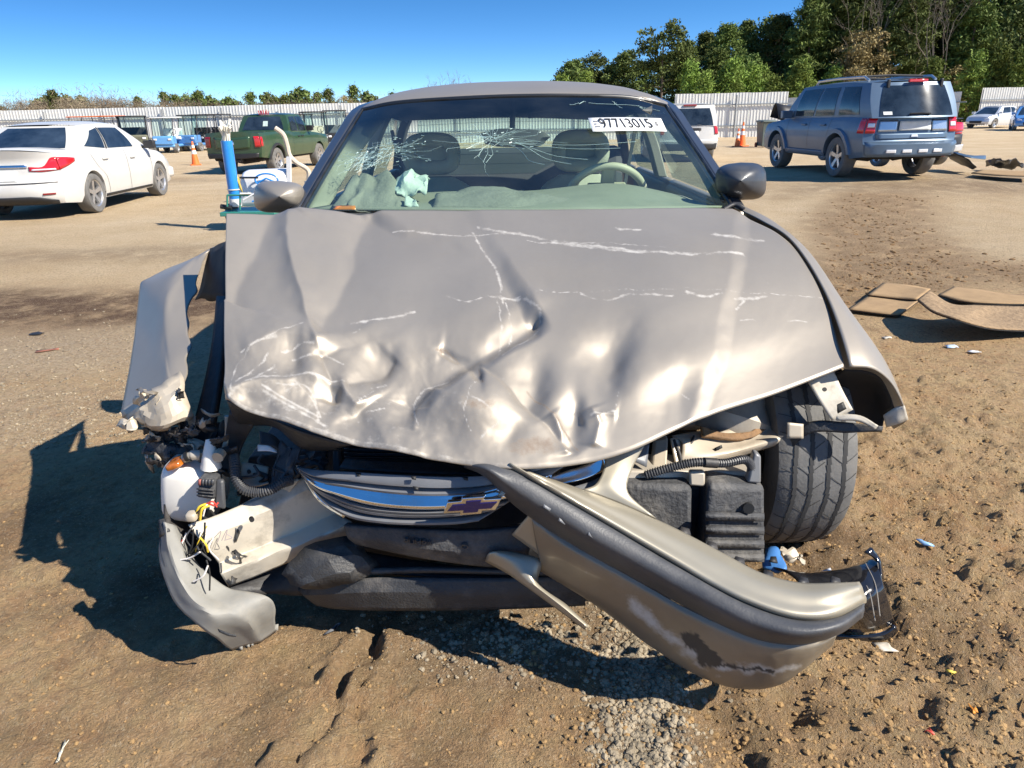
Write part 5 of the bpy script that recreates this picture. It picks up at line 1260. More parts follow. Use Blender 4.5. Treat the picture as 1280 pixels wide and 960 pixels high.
# washer bottle: a squashed rounded box with a filler neck
def blob(name, m, c, rx, ry, rz_, Y, pw=.6, n=20, tilt=0, parent=None, dy=.1):
    rows = []
    cc = W(c[0], c[1], Y); sc = (W(c[0] + 1, c[1], Y) - cc).length
    for i in range(13):
        a = math.pi * i / 12 - math.pi / 2
        row = []
        for k in range(n):
            b = 2 * math.pi * k / n
            f = lambda v: math.copysign(abs(v) ** pw, v)
            x = f(math.cos(a)) * f(math.cos(b)) * rx * sc; y = f(math.cos(a)) * f(math.sin(b)) * dy; z = f(math.sin(a)) * rz_ * sc
            ct, st = math.cos(R(tilt)), math.sin(R(tilt))
            row.append(cc + Vector((x * ct - z * st, y, x * st + z * ct)))
        rows.append(row)
    mb = MB(); mb.grid(rows, True); return mb.build(name, m, parent or car, smooth=60)
wb = blob('washer_bottle', m_white, (246, 605), 33, 0, 39, 1.66, .38, tilt=-10, dy=.08)
rope('filler_neck', [(264, 584, 1.60), (263, 568, 1.60), (262, 556, 1.605), (261, 549, 1.61)], [.026 - .0008 * q for q in range(24)], m_white, wb, n=12)
rope('bottle_cap', [(272, 572, 1.58), (276, 566, 1.60)], .014, m_inner, wb, n=12)
blob('marker_lamp', M('cracked amber lens', (.42, .12, .015), .25, 0, .4, var=.5, vs=60), (221, 578), 11, 0, 4.5, 1.60, .5, tilt=20, dy=.03)
rope('bulb_socket', [(230, 573, 1.60), (240, 569, 1.60), (250, 569, 1.605)], [.011] * 12 + [.013] * 12, m_alub, n=14)
rope('bulb_ring', [(233, 571.5, 1.598), (237, 570, 1.598)], .0135, m_ink, n=14)
skin('shredded_liner', m_foam, car, [[(182, 558, 1.72), (200, 551, 1.70), (222, 554, 1.68), (240, 552, 1.68)], [(184, 566, 1.70), (204, 563, 1.67), (222, 566, 1.66), (238, 562, 1.66)], [(204, 572, 1.71), (210, 578, 1.68), (216, 574, 1.67), (232, 568, 1.66)]], 30, 16, thick=.006, wob=.022, seed=41, smooth=20)
skin('shredded_liner', m_blk, car, [[(190, 545, 1.74), (206, 538, 1.73), (220, 534, 1.72)], [(196, 556, 1.70), (212, 552, 1.69), (224, 550, 1.69)]], 16, 10, thick=.005, wob=.02, seed=43, smooth=20)
skin('torn_lamp_mount', m_inner, car, [[(224, 552, 1.70), (238, 546, 1.69), (252, 549, 1.68)], [(230, 556, 1.67), (242, 558, 1.65), (254, 557, 1.66)]], 14, 8, thick=.004, wob=.016, seed=45, smooth=25)
cb_ = hexa('connector_block', m_foam, [(246, 622, 1.535), (268, 625, 1.54), (269, 600, 1.555), (249, 597, 1.55)], .05, bevel=.004)
for k in range(5): skin('connector_cell', m_strip if k else M('faded red plug', (.30, .09, .07), .6), cb_, [[(248 + k * 4, 606, 1.543), (251 + k * 4, 606.5, 1.543)], [(248.5 + k * 4, 599, 1.546), (251.5 + k * 4, 599.5, 1.546)]], 3, 3, thick=.006)
for k in range(3): skin('connector_rib', m_blk, cb_, [[(246, 610 + k * 4, 1.535), (268, 612 + k * 4, 1.54)], [(246, 612 + k * 4, 1.533), (268, 614 + k * 4, 1.538)]], 4, 3, thick=.006)
hexa('relay_bracket', m_strip, [(267, 634, 1.54), (281, 638, 1.54), (279, 601, 1.56), (269, 600, 1.56)], .015)
for k, (m_, pts) in enumerate(((m_yel, [(244, 648, 1.50), (249, 634, 1.505), (258, 630, 1.51)]), (m_yel, [(250, 650, 1.50), (253, 636, 1.50), (262, 632, 1.51)]), (m_red, [(258, 630, 1.51), (266, 627, 1.51), (271, 634, 1.51)]), (m_red, [(262, 630, 1.51), (269, 632, 1.505), (273, 628, 1.51)]), (m_wht, [(254, 645, 1.50), (257, 634, 1.505), (259, 630, 1.51)]), (m_ink, [(240, 650, 1.50), (247, 640, 1.50), (256, 632, 1.51)]), (m_red, [(236, 652, 1.5), (244, 642, 1.5), (252, 638, 1.51)]), (m_yel, [(250, 672, 1.45), (257, 680, 1.44), (260, 690, 1.45)]), (m_wht, [(225, 700, 1.46), (238, 697, 1.46), (250, 690, 1.46)]), (m_wht, [(242, 727, 1.44), (254, 720, 1.44), (260, 707, 1.45)]), (m_ink, [(262, 738, 1.44), (262, 715, 1.45), (258, 700, 1.46)]), (m_wht, [(221, 690, 1.48), (229, 676, 1.49), (233, 666, 1.50)]))):
    rope('wire', pts, .0034 if k in (0, 1) else .0022, m_, n=6)
blob('plug', m_inner, (240, 645), 7, 0, 6, 1.50, .6, dy=.015)
hose('corrugated_hose', [(292, 570, 1.64), (294, 584, 1.60), (296, 600, 1.58), (306, 612, 1.57), (322, 615, 1.57), (340, 611, 1.57), (352, 604, 1.58), (364, 600, 1.60)], .014, m_strip)
hb = skin('holed_bracket', m_inner, car, [[(302, 578, 1.66), (318, 580, 1.66), (336, 584, 1.66)], [(302, 596, 1.63), (318, 600, 1.63), (334, 600, 1.63)], [(308, 610, 1.61), (322, 608, 1.61), (336, 604, 1.61)]], 14, 10, thick=.004)
for x, y in ((311, 589), (318, 593)): rope('bracket_hole', [(x, y, 1.643), (x + .3, y + .8, 1.635)], .005, m_ink, hb, n=10)
skin('frame_horn', m_dark, car, [[(288, 512, 1.64), (302, 520, 1.64), (318, 530, 1.64)], [(282, 548, 1.66), (292, 556, 1.66), (302, 560, 1.66)], [(274, 590, 1.62), (284, 596, 1.62), (292, 592, 1.62)]], 12, 14, thick=.012)
hexa('chassis_rail', m_dark, [(296, 640, 1.70), (420, 640, 1.70), (420, 560, 1.76), (310, 572, 1.76)], .5)
skin('grey_sleeve', m_strip, car, [[(324, 540, 1.72), (340, 545, 1.72), (352, 556, 1.72)], [(326, 556, 1.68), (344, 560, 1.68), (350, 566, 1.68)]], 12, 8, thick=.01)
skin('caution_sticker', m_paper, car, [[(322, 556, 1.66), (336, 557, 1.66), (346, 563, 1.66)], [(322, 564, 1.65), (336, 564, 1.65), (346, 566, 1.65)]], 6, 4, thick=.001)
skin('bent_bracket', m_strip, car, [[(352, 554, 1.68), (362, 562, 1.66), (378, 560, 1.66)], [(340, 590, 1.64), (352, 596, 1.62), (366, 588, 1.62)], [(336, 606, 1.62), (346, 608, 1.61), (356, 600, 1.61)]], 14, 14, thick=.006, wob=.012, seed=51, smooth=30)
skin('torn_duct', m_dark, car, [[(366, 572, 1.66), (392, 566, 1.66), (414, 576, 1.64)], [(380, 586, 1.63), (400, 580, 1.62), (410, 584, 1.62)]], 14, 8, thick=.01, wob=.02, seed=53, smooth=30)
skin('dark_sheet', m_dark, car, [[(252, 520, 1.78), (275, 530, 1.74), (288, 515, 1.72)], [(240, 556, 1.74), (262, 560, 1.72), (284, 560, 1.70)], [(250, 600, 1.76), (270, 600, 1.74), (288, 600, 1.72)]], 14, 14, thick=.006, wob=.02, seed=55, smooth=30)
skin('silver_strap', m_alub, car, [[(238, 520, 1.72), (246, 520, 1.72)], [(232, 546, 1.70), (241, 547, 1.70)]], 5, 6, thick=.008)
rope('hinge_stay', [(284, 520, 1.66), (284, 545, 1.66), (278, 570, 1.64)], .007, m_inner)
skin('hanging_fascia', M('grey unpainted fascia', (.235, .23, .21), .65, 0, 0, var=.12, vs=9, dirt=(.42, .38, .31), ds=6, da=.6), car, [
    [(200, 650, 1.50), (203, 706, 1.465), (220, 755, 1.425), (258, 786, 1.40), (292, 811, None, .015)],
    [(208, 652, 1.48), (217, 704, 1.445), (236, 742, 1.415), (266, 770, 1.39), (304, 808, None, .02)],
    [(216, 655, 1.49), (232, 704, 1.465), (258, 742, 1.45), (300, 768, 1.42), (328, 800, None, .02)],
    [(222, 662, 1.52), (246, 706, 1.50), (284, 735, 1.49), (334, 747, 1.47), (345, 788, None, .02)]], 40, 24, su=True, sv=False, thick=.005, wob=.006, seed=61, smooth=28)
tag(LAST[0], label='torn grey bumper end hanging to the ground')
skin('fascia_rim', m_blk, car, [[(199, 650, 1.50), (202, 690, 1.47), (212, 722, 1.445)], [(206, 648, 1.53), (208, 690, 1.50), (218, 722, 1.46)]], 14, 4, thick=.004)
skin('fascia_scuff', m_blk, car, [[(272, 786, 1.388), (288, 792, 1.384), (296, 794, 1.384)], [(274, 790, 1.385), (286, 795, 1.382), (295, 796, 1.383)]], 8, 3, thick=.002)
skin('fascia_tab', m_blk, car, [[(199, 650, 1.49), (206, 650, 1.49)], [(200, 672, 1.47), (212, 664, 1.47)]], 4, 6, thick=.005)
# shreds of liner, lamp mounts and brackets between the wing and the bottle
gs_ = np.random.default_rng(77)
for k in range(46):
    x, y = gs_.uniform(186, 292), gs_.uniform(512, 588); Y = float(np.interp(x, [186, 292], [1.70, 1.60])) + gs_.uniform(-.03, .07)
    a = gs_.uniform(-.5, 1.9); L = gs_.uniform(9, 26); w_ = gs_.uniform(2, 8)
    dx, dy = math.cos(a) * L / 2, math.sin(a) * L / 2; nx_k, ny_k = -math.sin(a) * w_, math.cos(a) * w_
    ch = [[(x - dx, y - dy, Y), (x + nx_k * .4, y + ny_k * .3, Y - .012), (x + dx, y + dy, Y + gs_.uniform(-.02, .03))], [(x - dx + nx_k, y - dy + ny_k, Y + .004), (x + nx_k * 1.5, y + ny_k * 1.4, Y - .006), (x + dx + nx_k * .6, y + dy + ny_k * .6, Y + .01)]]
    skin('torn_shard', (m_dark, m_blk, m_inner, m_dark, m_strip, m_alub)[k % 6], car, ch, 9, 4, thick=.003, wob=.008, seed=k, smooth=25)
for k in range(10):
    x, y = gs_.uniform(290, 420), gs_.uniform(556, 592); Y = gs_.uniform(1.62, 1.70)
    rope('loose_cable', [(x, y, Y), (x + gs_.uniform(-18, 18), y + gs_.uniform(4, 14), Y - .02), (x + gs_.uniform(-30, 30), y + gs_.uniform(8, 26), Y)], gs_.uniform(.003, .007), (m_dark, m_strip, m_blk)[k % 3], n=6)
for k in range(16):
    x, y = gs_.uniform(156, 240), gs_.uniform(486, 534); Y = float(np.interp(x, [150, 240], [1.67, 1.70])) - gs_.uniform(0, .03)
    a = gs_.uniform(-.9, 1.4); L = gs_.uniform(10, 30); w_ = gs_.uniform(3, 11)
    dx, dy = math.cos(a) * L / 2, math.sin(a) * L / 2; nx_k, ny_k = -math.sin(a) * w_, math.cos(a) * w_
    skin('torn_shard', (m_inner, m_paint, m_inner, m_blk)[k % 4], car, [[(x - dx, y - dy, Y + .01), (x, y + gs_.uniform(-3, 3), Y - .012), (x + dx, y + dy, Y + .015)], [(x - dx * .6 + nx_k, y - dy * .6 + ny_k, Y), (x + nx_k, y + ny_k, Y - .018), (x + dx * .7 + nx_k, y + dy * .7 + ny_k, Y + .01)]], 7, 4, su=False, thick=.002, wob=.014, seed=k + 40, smooth=18)
# more of the tangle: dark splinters and wires behind the hanging fascia, ragged teeth along its torn edge, clips on the bumper
for k in range(22):
    x = gs_.uniform(212, 300); y = gs_.uniform(642, 732); Y = float(np.interp(y, [642, 732], [1.545, 1.50])) + gs_.uniform(-.01, .03)
    a = gs_.uniform(-.9, 2.2); L = gs_.uniform(10, 30); w_ = gs_.uniform(2, 7); dx, dy = math.cos(a) * L / 2, math.sin(a) * L / 2
    skin('torn_shard', (m_blk, m_dark, m_strip)[k % 3], car, [[(x - dx, y - dy, Y), (x + 2, y + 1, Y - .012), (x + dx, y + dy, Y + .01)], [(x - dx + w_, y - dy + w_ * .4, Y + .006), (x + w_ * 1.3, y + w_ * .5, Y - .006), (x + dx + 1, y + dy + 1, Y + .012)]], 6, 3, su=False, thick=.003, wob=.006, seed=k + 130, smooth=18)
for k in range(9):
    x, y = gs_.uniform(222, 268), gs_.uniform(640, 690)
    rope('wire', [(x, y, 1.49), (x + gs_.uniform(-14, 10), y + gs_.uniform(10, 24), 1.475), (x + gs_.uniform(-24, 14), y + gs_.uniform(22, 48), 1.48)], gs_.uniform(.0014, .0026), (m_ink, m_ink, m_strip, m_wht, m_ink, m_yel, m_ink, m_red, m_strip)[k], n=5)
m_fas = next(o.data.materials[0] for o in car.children if o.name == 'hanging_fascia')
for k in range(13):
    t_ = k / 12; x, y = lerp(345, 300, t_), lerp(786, 809, t_)
    x += gs_.uniform(-2, 3); L = gs_.uniform(3, 9)
    skin('ragged_edge', m_fas, car, [[(x - 4, y - 5, None, .03), (x + 3, y - 6, None, .03)], [(x - 1, y + L * .3, None, .018), (x + 1 + L * .3, y + L * .45, None, .016)]], 3, 3, su=False, thick=.003, smooth=15)
for x, y in ((856, 665), (890, 683), (924, 702), (960, 719), (1004, 727), (1044, 727)):
    Y = float(np.interp(x, [850, 905, 952, 1000, 1046], [1.415, 1.355, 1.31, 1.285, 1.285])) + .012
    skin('bumper_clip', m_dark, car, [[(x - 7, y + 2, Y), (x + 7, y + 5, Y)], [(x - 5, y - 6, Y + .02), (x + 5, y - 3, Y + .02)]], 3, 3, thick=.006)
for x, y in ((684, 633), (703, 650), (740, 668)):
    Y = by(x, -.036)
    skin('strip_scuff', m_grey, car, [[(x - 4, y - 3, Y + .004), (x + 5, y + 3, Y + .004)], [(x - 5, y + 1, Y), (x + 3, y + 6, Y)]], 4, 3, thick=.0008)
# ================================================================ OTHER VEHICLES
m_glassd = M('dark car glass', (.022, .032, .045), .07, 0, 0, var=.75, vs=1.8, spec=.8)  # uneven tone put into the colour to look like reflections and trees
m_trim = M('black trim', (.02, .02, .022), .5, 0, 0, var=.15)
m_under = M('underbody', (.018, .016, .015), .9)
m_red = M('red tail lens', (.50, .015, .02), .12, 0, .6, var=.08)
m_redd = M('dark red lens', (.22, .008, .012), .15, 0, .5, var=.08)
m_clear = M('clear lens', (.75, .76, .78), .1, .2, .5, var=.05)
m_plate = M('plate white', (.72, .73, .70), .5)
m_whitep = M('white car paint', (.55, .545, .52), .38, 0, .4, var=.03, dirt=(.55, .47, .36), ds=1.3, da=.18)
m_bluep = M('steel blue car paint', (.10, .155, .225), .40, .35, .3, var=.04, dirt=(.30, .25, .2), ds=1.5, da=.15)
m_greenp = M('dark green pickup paint', (.034, .074, .036), .3, .15, .5, var=.06, dirt=(.20, .17, .11), ds=1.5, da=.3)
m_silverp = M('silver car paint', (.62, .64, .66), .35, .4, .4, var=.04)
m_redp = M('red car paint', (.42, .02, .02), .3, .1, .5, var=.05)
m_ltblue = M('light blue car paint', (.10, .26, .55), .3, .2, .5, var=.05)
class Car:
    """shell in local axes: y forward, x right, z up; origin on the ground under the middle"""
    def __init__(s, name, label, cat_, loc, rz, p, paint, group=None):
        s.t = thing(name, label, cat_, loc, rz, group); s.p = p; s.m = paint
        L, Wd = p['L'], p['W']; s.c = p.get('c', .16)
        s.ya = L / 2 - s.c
        s.shell(); s.house()
    def plan(s, y):
        L = s.p['L']; a = abs(y) / (L / 2)
        return 1 - s.p.get('taper', .14) * max(0, (a - .62) / .38) ** 2.2
    def zt(s, y): return float(np.interp(y, [q[0] for q in s.p['top']], [q[1] for q in s.p['top']]))
    def bulge(s, z, y):
        zt = s.zt(y); f = (z - s.p['sill']) / max(.2, zt - s.p['sill'])
        return float(np.interp(f, [0, .12, .45, .72, .93, 1.0], [.935, .97, 1.0, .995, .965, .935]))
    def side(s, sg, y, z, off=0.0): return Vector((sg * (s.p['W'] / 2 * s.plan(y) * s.bulge(z, y) + off), y, z))
    def endprof(s, e, z):
        return float(np.interp(z, *zip(*s.p['rear' if e < 0 else 'front'])))
    def end(s, e, u, z, off=0.0):                            # u in -1..1 across
        y0 = s.ya
        b = s.p['W'] / 2 * s.plan(s.ya) * s.bulge(z, e * y0)
        return Vector((u * b, e * (y0 + s.c * (1 - abs(u) ** 3.2) + s.endprof(e, z) * (1 - .55 * abs(u) ** 4) + off), z))
    def zl(s, y):
        z = s.p['sill'] + s.p.get('rise', .04) * max(0, (abs(y) / s.ya - .8) / .2)
        for yc in s.p['axles']:
            d = abs(y - yc); r = s.p['ra']
            if d < r: z = max(z, s.p['rw'] + math.sqrt(max(0, r * r - d * d)))
        return z
    def shell(s):
        p = s.p; mb = MB()
        ys = sorted(set([round(v, 4) for v in np.linspace(-s.ya, s.ya, 46)] + [round(yc + sg * p['ra'] * f, 4) for yc in p['axles'] for sg in (-1, 1) for f in (1, .999, .97, .88, .72, .5, .25, 0)]))
        nz = 12
        for sg in (-1, 1):
            rows = []
            for y in ys:
                z0, z1 = s.zl(y), s.zt(y)
                k = max(0, (abs(y) / s.ya - .86) / .14)
                e = 1 if y > 0 else -1
                rows.append([s.side(sg, y, z0 + (z1 - z0) * t) + Vector((0, e * k * k * .45 * s.endprof(e, z0 + (z1 - z0) * t), 0)) for t in np.linspace(0, 1, nz)])
            mb.grid(rows)
            for yc in p['axles']:                             # wheel-arch returns
                a = np.linspace(0, math.pi, 15)
                mb.grid([[s.side(sg, yc + p['ra'] * math.cos(t), max(p['sill'], p['rw'] + p['ra'] * math.sin(t))) - Vector((sg * q, 0, 0)) for q in (0, .06, .22)] for t in a])
        # decks
        rows = []
        for y in ys:
            b = s.side(1, y, s.zt(y)).x; cr = .035 + .02 * (1 if abs(y) > s.ya * .5 else 0)
            dz = np.interp(y, *zip(*p['deck'])) if 'deck' in p else 0
            rows.append([(b * u, y + (1 if y > 0 else -1) * max(0, (abs(y) / s.ya - .86) / .14) ** 2 * .45 * s.endprof(1 if y > 0 else -1, s.zt(y)), s.zt(y) + cr * (1 - u * u) + dz * (1 if abs(u) < .97 else 0)) for u in (-1, -.96, -.7, -.35, 0, .35, .7, .96, 1)])
        mb.grid(rows)
        for e in (-1, 1):
            z0, z1 = s.zl(e * s.ya), s.zt(e * s.ya)
            mb.grid([[s.end(e, u, z0 + (z1 - z0) * t) + (Vector((0, 0, .05 * (1 - u * u))) if t == 1 else Vector()) for u in np.linspace(-1, 1, 17)] for t in np.linspace(0, 1, 14)])
        s.body = mb.build('body', s.m, s.t, smooth=38)
        ub = MB(); ub.box((0, 0, (p['sill'] + p['rw']) / 2 + .06), (p['W'] * .86, p['L'] * .90, .14)); ub.box((0, 0, p['rw'] + .15), (p['W'] * .62, p['L'] * .92, .3)); ub.build('underbody', m_under, s.t, smooth=0, bevel=.04)
    def house(s):
        p = s.p; a, b, c, d = p['house']                     # y at belt front, roof front, roof rear, belt rear
        zr = p['H'] - .045; s.hw = p.get('roofw', .80) * p['W'] / 2
        def sidep(sg, u, v, off=0.0):
            y0 = lerp(a, d, u); y1 = lerp(b, c, u)
            yy = lerp(y0, y1, v)
            zb = s.zt(y0) - .01
            z = lerp(zb, zr - .02 * (2 * u - 1) ** 2, v)
            x0 = s.side(1, y0, s.zt(y0)).x - .012
            return Vector((sg * (lerp(x0, s.hw - .03 * (2 * u - 1) ** 4, v) + .03 * math.sin(v * math.pi) + off), yy, z))
        s.sp = sidep
        U, V = np.linspace(0, 1, 21), np.linspace(0, 1, 9)
        mb = MB()
        for sg in (-1, 1): mb.grid([[sidep(sg, u, v) for u in U] for v in V])
        def scr_(uu, t, v, off=0.0):
            l, r = sidep(-1, uu, v), sidep(1, uu, v)
            q = l.lerp(r, t); bow = (.10 if uu == 0 else p.get('rbow', .06)) * (1 - (2 * t - 1) ** 2)
            q.y += bow if uu == 0 else -bow
            n = Vector((0, 1 if uu == 0 else -1, .6)).normalized()
            return q + n * off
        s.sc = scr_
        for uu in (0, 1): mb.grid([[scr_(uu, t, v) for t in np.linspace(0, 1, 13)] for v in V])
        R_rows = []
        for u in U:
            l, r = sidep(-1, u, 1), sidep(1, u, 1)
            bow = -p.get('rbow', .06) if u > .5 else .10
            k = abs(2 * u - 1) ** 6
            R_rows.append([l.lerp(r, t) + Vector((0, k * bow * (1 - (2 * t - 1) ** 2), .05 * (1 - (2 * t - 1) ** 4) * (1 - .55 * abs(2 * u - 1) ** 3))) for t in np.linspace(0, 1, 13)])
        mb.grid(R_rows)
        mb.build('roof', s.m, s.t, smooth=38)
    def pane(s, nm, corners, m=None, n=8, off=.006, parent=None):   # corners (u, v) in the house side: bl, br, tr, tl for both sides
        bl, br, tr, tl = corners
        for sg in (-1, 1):
            mb = MB()
            mb.grid([[s.sp(sg, lerp(lerp(bl[0], br[0], i), lerp(tl[0], tr[0], i), j), lerp(lerp(bl[1], br[1], i), lerp(tl[1], tr[1], i), j), off) for i in np.linspace(0, 1, n)] for j in np.linspace(0, 1, 6)])
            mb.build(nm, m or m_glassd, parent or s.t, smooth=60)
    def screen(s, nm, uu, t0, t1, v0, v1, m=None, off=.008):
        mb = MB(); mb.grid([[s.sc(uu, lerp(t0 + (.06 * v), t1 - (.06 * v), t), v, off) for t in np.linspace(0, 1, 12)] for v in np.linspace(v0, v1, 7)])
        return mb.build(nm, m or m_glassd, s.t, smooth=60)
    def epatch(s, nm, e, bot, top, m, off=.012, n=12, nv=6, parent=None):       # patch on an end: chains of (u, z)
        B, T = cat(bot, n), cat(top, n)
        mb = MB(); mb.grid([[s.end(e, *(B[i] * (1 - t) + T[i] * t), off) for i in range(n)] for t in np.linspace(0, 1, nv)])
        return mb.build(nm, m, parent or s.t, smooth=50, thick=.012)
    def spatch(s, nm, sg, bot, top, m, off=.008, n=10, nv=5, parent=None):      # patch on a side: chains of (y, z)
        B, T = cat(bot, n), cat(top, n)
        mb = MB(); mb.grid([[s.side(sg, *(B[i] * (1 - t) + T[i] * t), off) for i in range(n)] for t in np.linspace(0, 1, nv)])
        return mb.build(nm, m, parent or s.t, smooth=50, thick=.008)
    def wheels(s, rim=None, wid=.21, rr=.66, nsp=5, steer=0):
        p = s.p
        for yc in p['axles']:
            for sg in (-1, 1):
                wheel_part(s.t, Vector((sg * (p['W'] / 2 - wid / 2 - .015), yc, p['rw'])), p['rw'], wid, p['rw'] * rr, Matrix.Rotation(R(steer if yc > 0 else 0), 4, 'Z'), side=sg, tread=False, nsp=nsp, m_r=rim)
    def seam(s, sg, pts):
        mb = MB(); mb.grid([[s.side(sg, y, z, .004) for y, z in cat(pts, 12)], [s.side(sg, y + .008, z, .004) for y, z in cat(pts, 12)]]); mb.build('door_gap', m_trim, s.t, smooth=0)
    def handle(s, sg, y, z, m):
        mb = MB(); q = s.side(sg, y, z, .018); mb.box(q, (.03, .19, .035)); mb.build('door_handle', m, s.t, bevel=.01)
    def mirror(s, sg, y, z, m, k=1.0):
        mb = MB(); q = s.side(sg, y, z - .12, .10); q.z = z; mb.box(q, (.20 * k, .11, .14 * k)); mb.tube([q - Vector((sg * .09, 0, .03)), q - Vector((sg * .19, 0, .06))], .025, 6); mb.build('side_mirror', m, s.t, bevel=.03)

def place(px, py, Y):                                        # ground point seen at that spot of the survey photograph
    p = W(px, py, Y); return p
# ---- white saloon on the left, seen from behind
civ = Car('parked_car', 'white four-door saloon parked at the left with red tail lamps', 'car', (-7.30, 12.66, gz(-7.4, 12.4)), R(3.0),
          dict(L=4.52, W=1.76, H=1.435, sill=.21, rw=.315, ra=.36, axles=(-1.30, 1.37), taper=.16, c=.17,
               top=((-2.26, .93), (-2.0, 1.02), (-1.5, 1.01), (-.6, .965), (.9, .93), (1.5, .86), (2.1, .70), (2.3, .60)),
               rear=((.2, -.05), (.3, .06), (.42, .09), (.56, .07), (.62, .0), (.9, -.05), (1.02, .03)), front=((.2, 0), (.4, .05), (.6, 0), (.75, -.15)),
               house=(1.25, .42, -.92, -1.62), roofw=.70, rbow=.10), m_whitep)
civ.wheels(nsp=5)
civ.pane('side_window', ((.235, .12), (.60, .10), (.60, .86), (.16, .86)), n=10); civ.pane('side_window', ((.64, .10), (.90, .16), (.80, .76), (.64, .86)), n=10)
civ.pane('window_pillar', ((.61, .08), (.63, .08), (.63, .88), (.61, .88)), m_trim)
civ.screen('windscreen', 0, .06, .94, .06, .94); civ.screen('rear_window', 1, .07, .93, .10, .92)
for sg in (-1, 1):
    tl = civ.epatch('tail_light', -1, [(sg * .50, .735), (sg * .75, .725), (sg * 1.0, .745)], [(sg * .50, .80), (sg * .75, .80), (sg * .90, .92), (sg * 1.0, .93)], m_red)
    civ.spatch('tail_light_side', sg, [(-2.10, .745), (-1.90, .80), (-1.74, .85)], [(-2.10, .93), (-1.90, .92), (-1.72, .90)], m_red, parent=tl)
    civ.epatch('lamp_clear_strip', -1, [(sg * .55, .745), (sg * .95, .75)], [(sg * .56, .765), (sg * .94, .77)], m_clear, .02, parent=tl)  # clear strip along the bottom of the tail lamp
    civ.epatch('reflector', -1, [(sg * .70, .385), (sg * .90, .39)], [(sg * .71, .41), (sg * .90, .412)], m_redd)
    civ.seam(sg, [(-1.22, .93), (-1.10, .75), (-.86, .55), (-.78, .26)]); civ.seam(sg, [(.03, .94), (.02, .6), (.05, .26)]); civ.seam(sg, [(1.0, .90), (1.02, .6), (.98, .28)])
    civ.handle(sg, -.78, .84, m_whitep); civ.handle(sg, .26, .81, m_whitep); civ.mirror(sg, .92, 1.0, m_trim)
    civ.spatch('sill_strip', sg, [(-.92, .225), (.98, .225)], [(-.92, .27), (.98, .265)], m_trim)
civ.epatch('lower_bumper', -1, [(-.93, .24), (0, .24), (.93, .24)], [(-.93, .30), (-.6, .36), (0, .36), (.6, .36), (.93, .30)], m_trim, .02)
civ.epatch('number_plate', -1, [(-.28, .60), (.28, .60)], [(-.28, .74), (.28, .74)], m_plate, .02); civ.epatch('boot_trim', -1, [(-.48, .79), (.48, .79)], [(-.48, .83), (.48, .83)], m_chrome, .02)
civ.epatch('boot_gap', -1, [(-.94, .565), (0, .555), (.94, .565)], [(-.94, .575), (0, .565), (.94, .575)], m_trim, .004)
mb = MB(); mb.box((.62, 2.05, .42), (.42, .32, .22), rot=Matrix.Rotation(R(-20), 3, 'Z')); mb.build('loose_front_bumper', m_whitep, civ.t, bevel=.06)

civ.t.scale = (.94, .94, .94)
# ---- steel-blue SUV on the right, seen from behind
esc = Car('parked_suv', 'steel blue SUV with roof bars parked at the right, sun glinting on its tailgate', 'suv', (6.50, 14.30, gz(6.2, 14.5) - .02), R(4),
          dict(L=4.43, W=1.81, H=1.70, sill=.34, rw=.365, ra=.43, axles=(-1.30, 1.32), taper=.07, c=.10, rise=.06,
               top=((-2.3, 1.06), (-1.5, 1.07), (0, 1.05), (1.0, 1.03), (1.5, .98), (2.2, .90)),
               rear=((.3, .02), (.40, .10), (.62, .11), (.66, .02), (.8, .0), (1.1, -.03)), front=((.3, .03), (.6, .06), (.9, -.05)),
               house=(1.22, .62, -1.92, -2.20), roofw=.83, rbow=.15), m_bluep)
esc.wheels(wid=.235, rr=.62, nsp=5)
esc.pane('side_window', ((.15, .10), (.385, .08), (.385, .90), (.07, .90)), n=8); esc.pane('side_window', ((.41, .08), (.635, .08), (.635, .90), (.41, .90)), n=8); esc.pane('quarter_window', ((.69, .08), (.90, .10), (.90, .90), (.69, .90)), n=8)
esc.screen('windscreen', 0, .06, .94, .06, .94); rwn = esc.screen('rear_window', 1, .07, .93, .05, .90)
bp = MB()
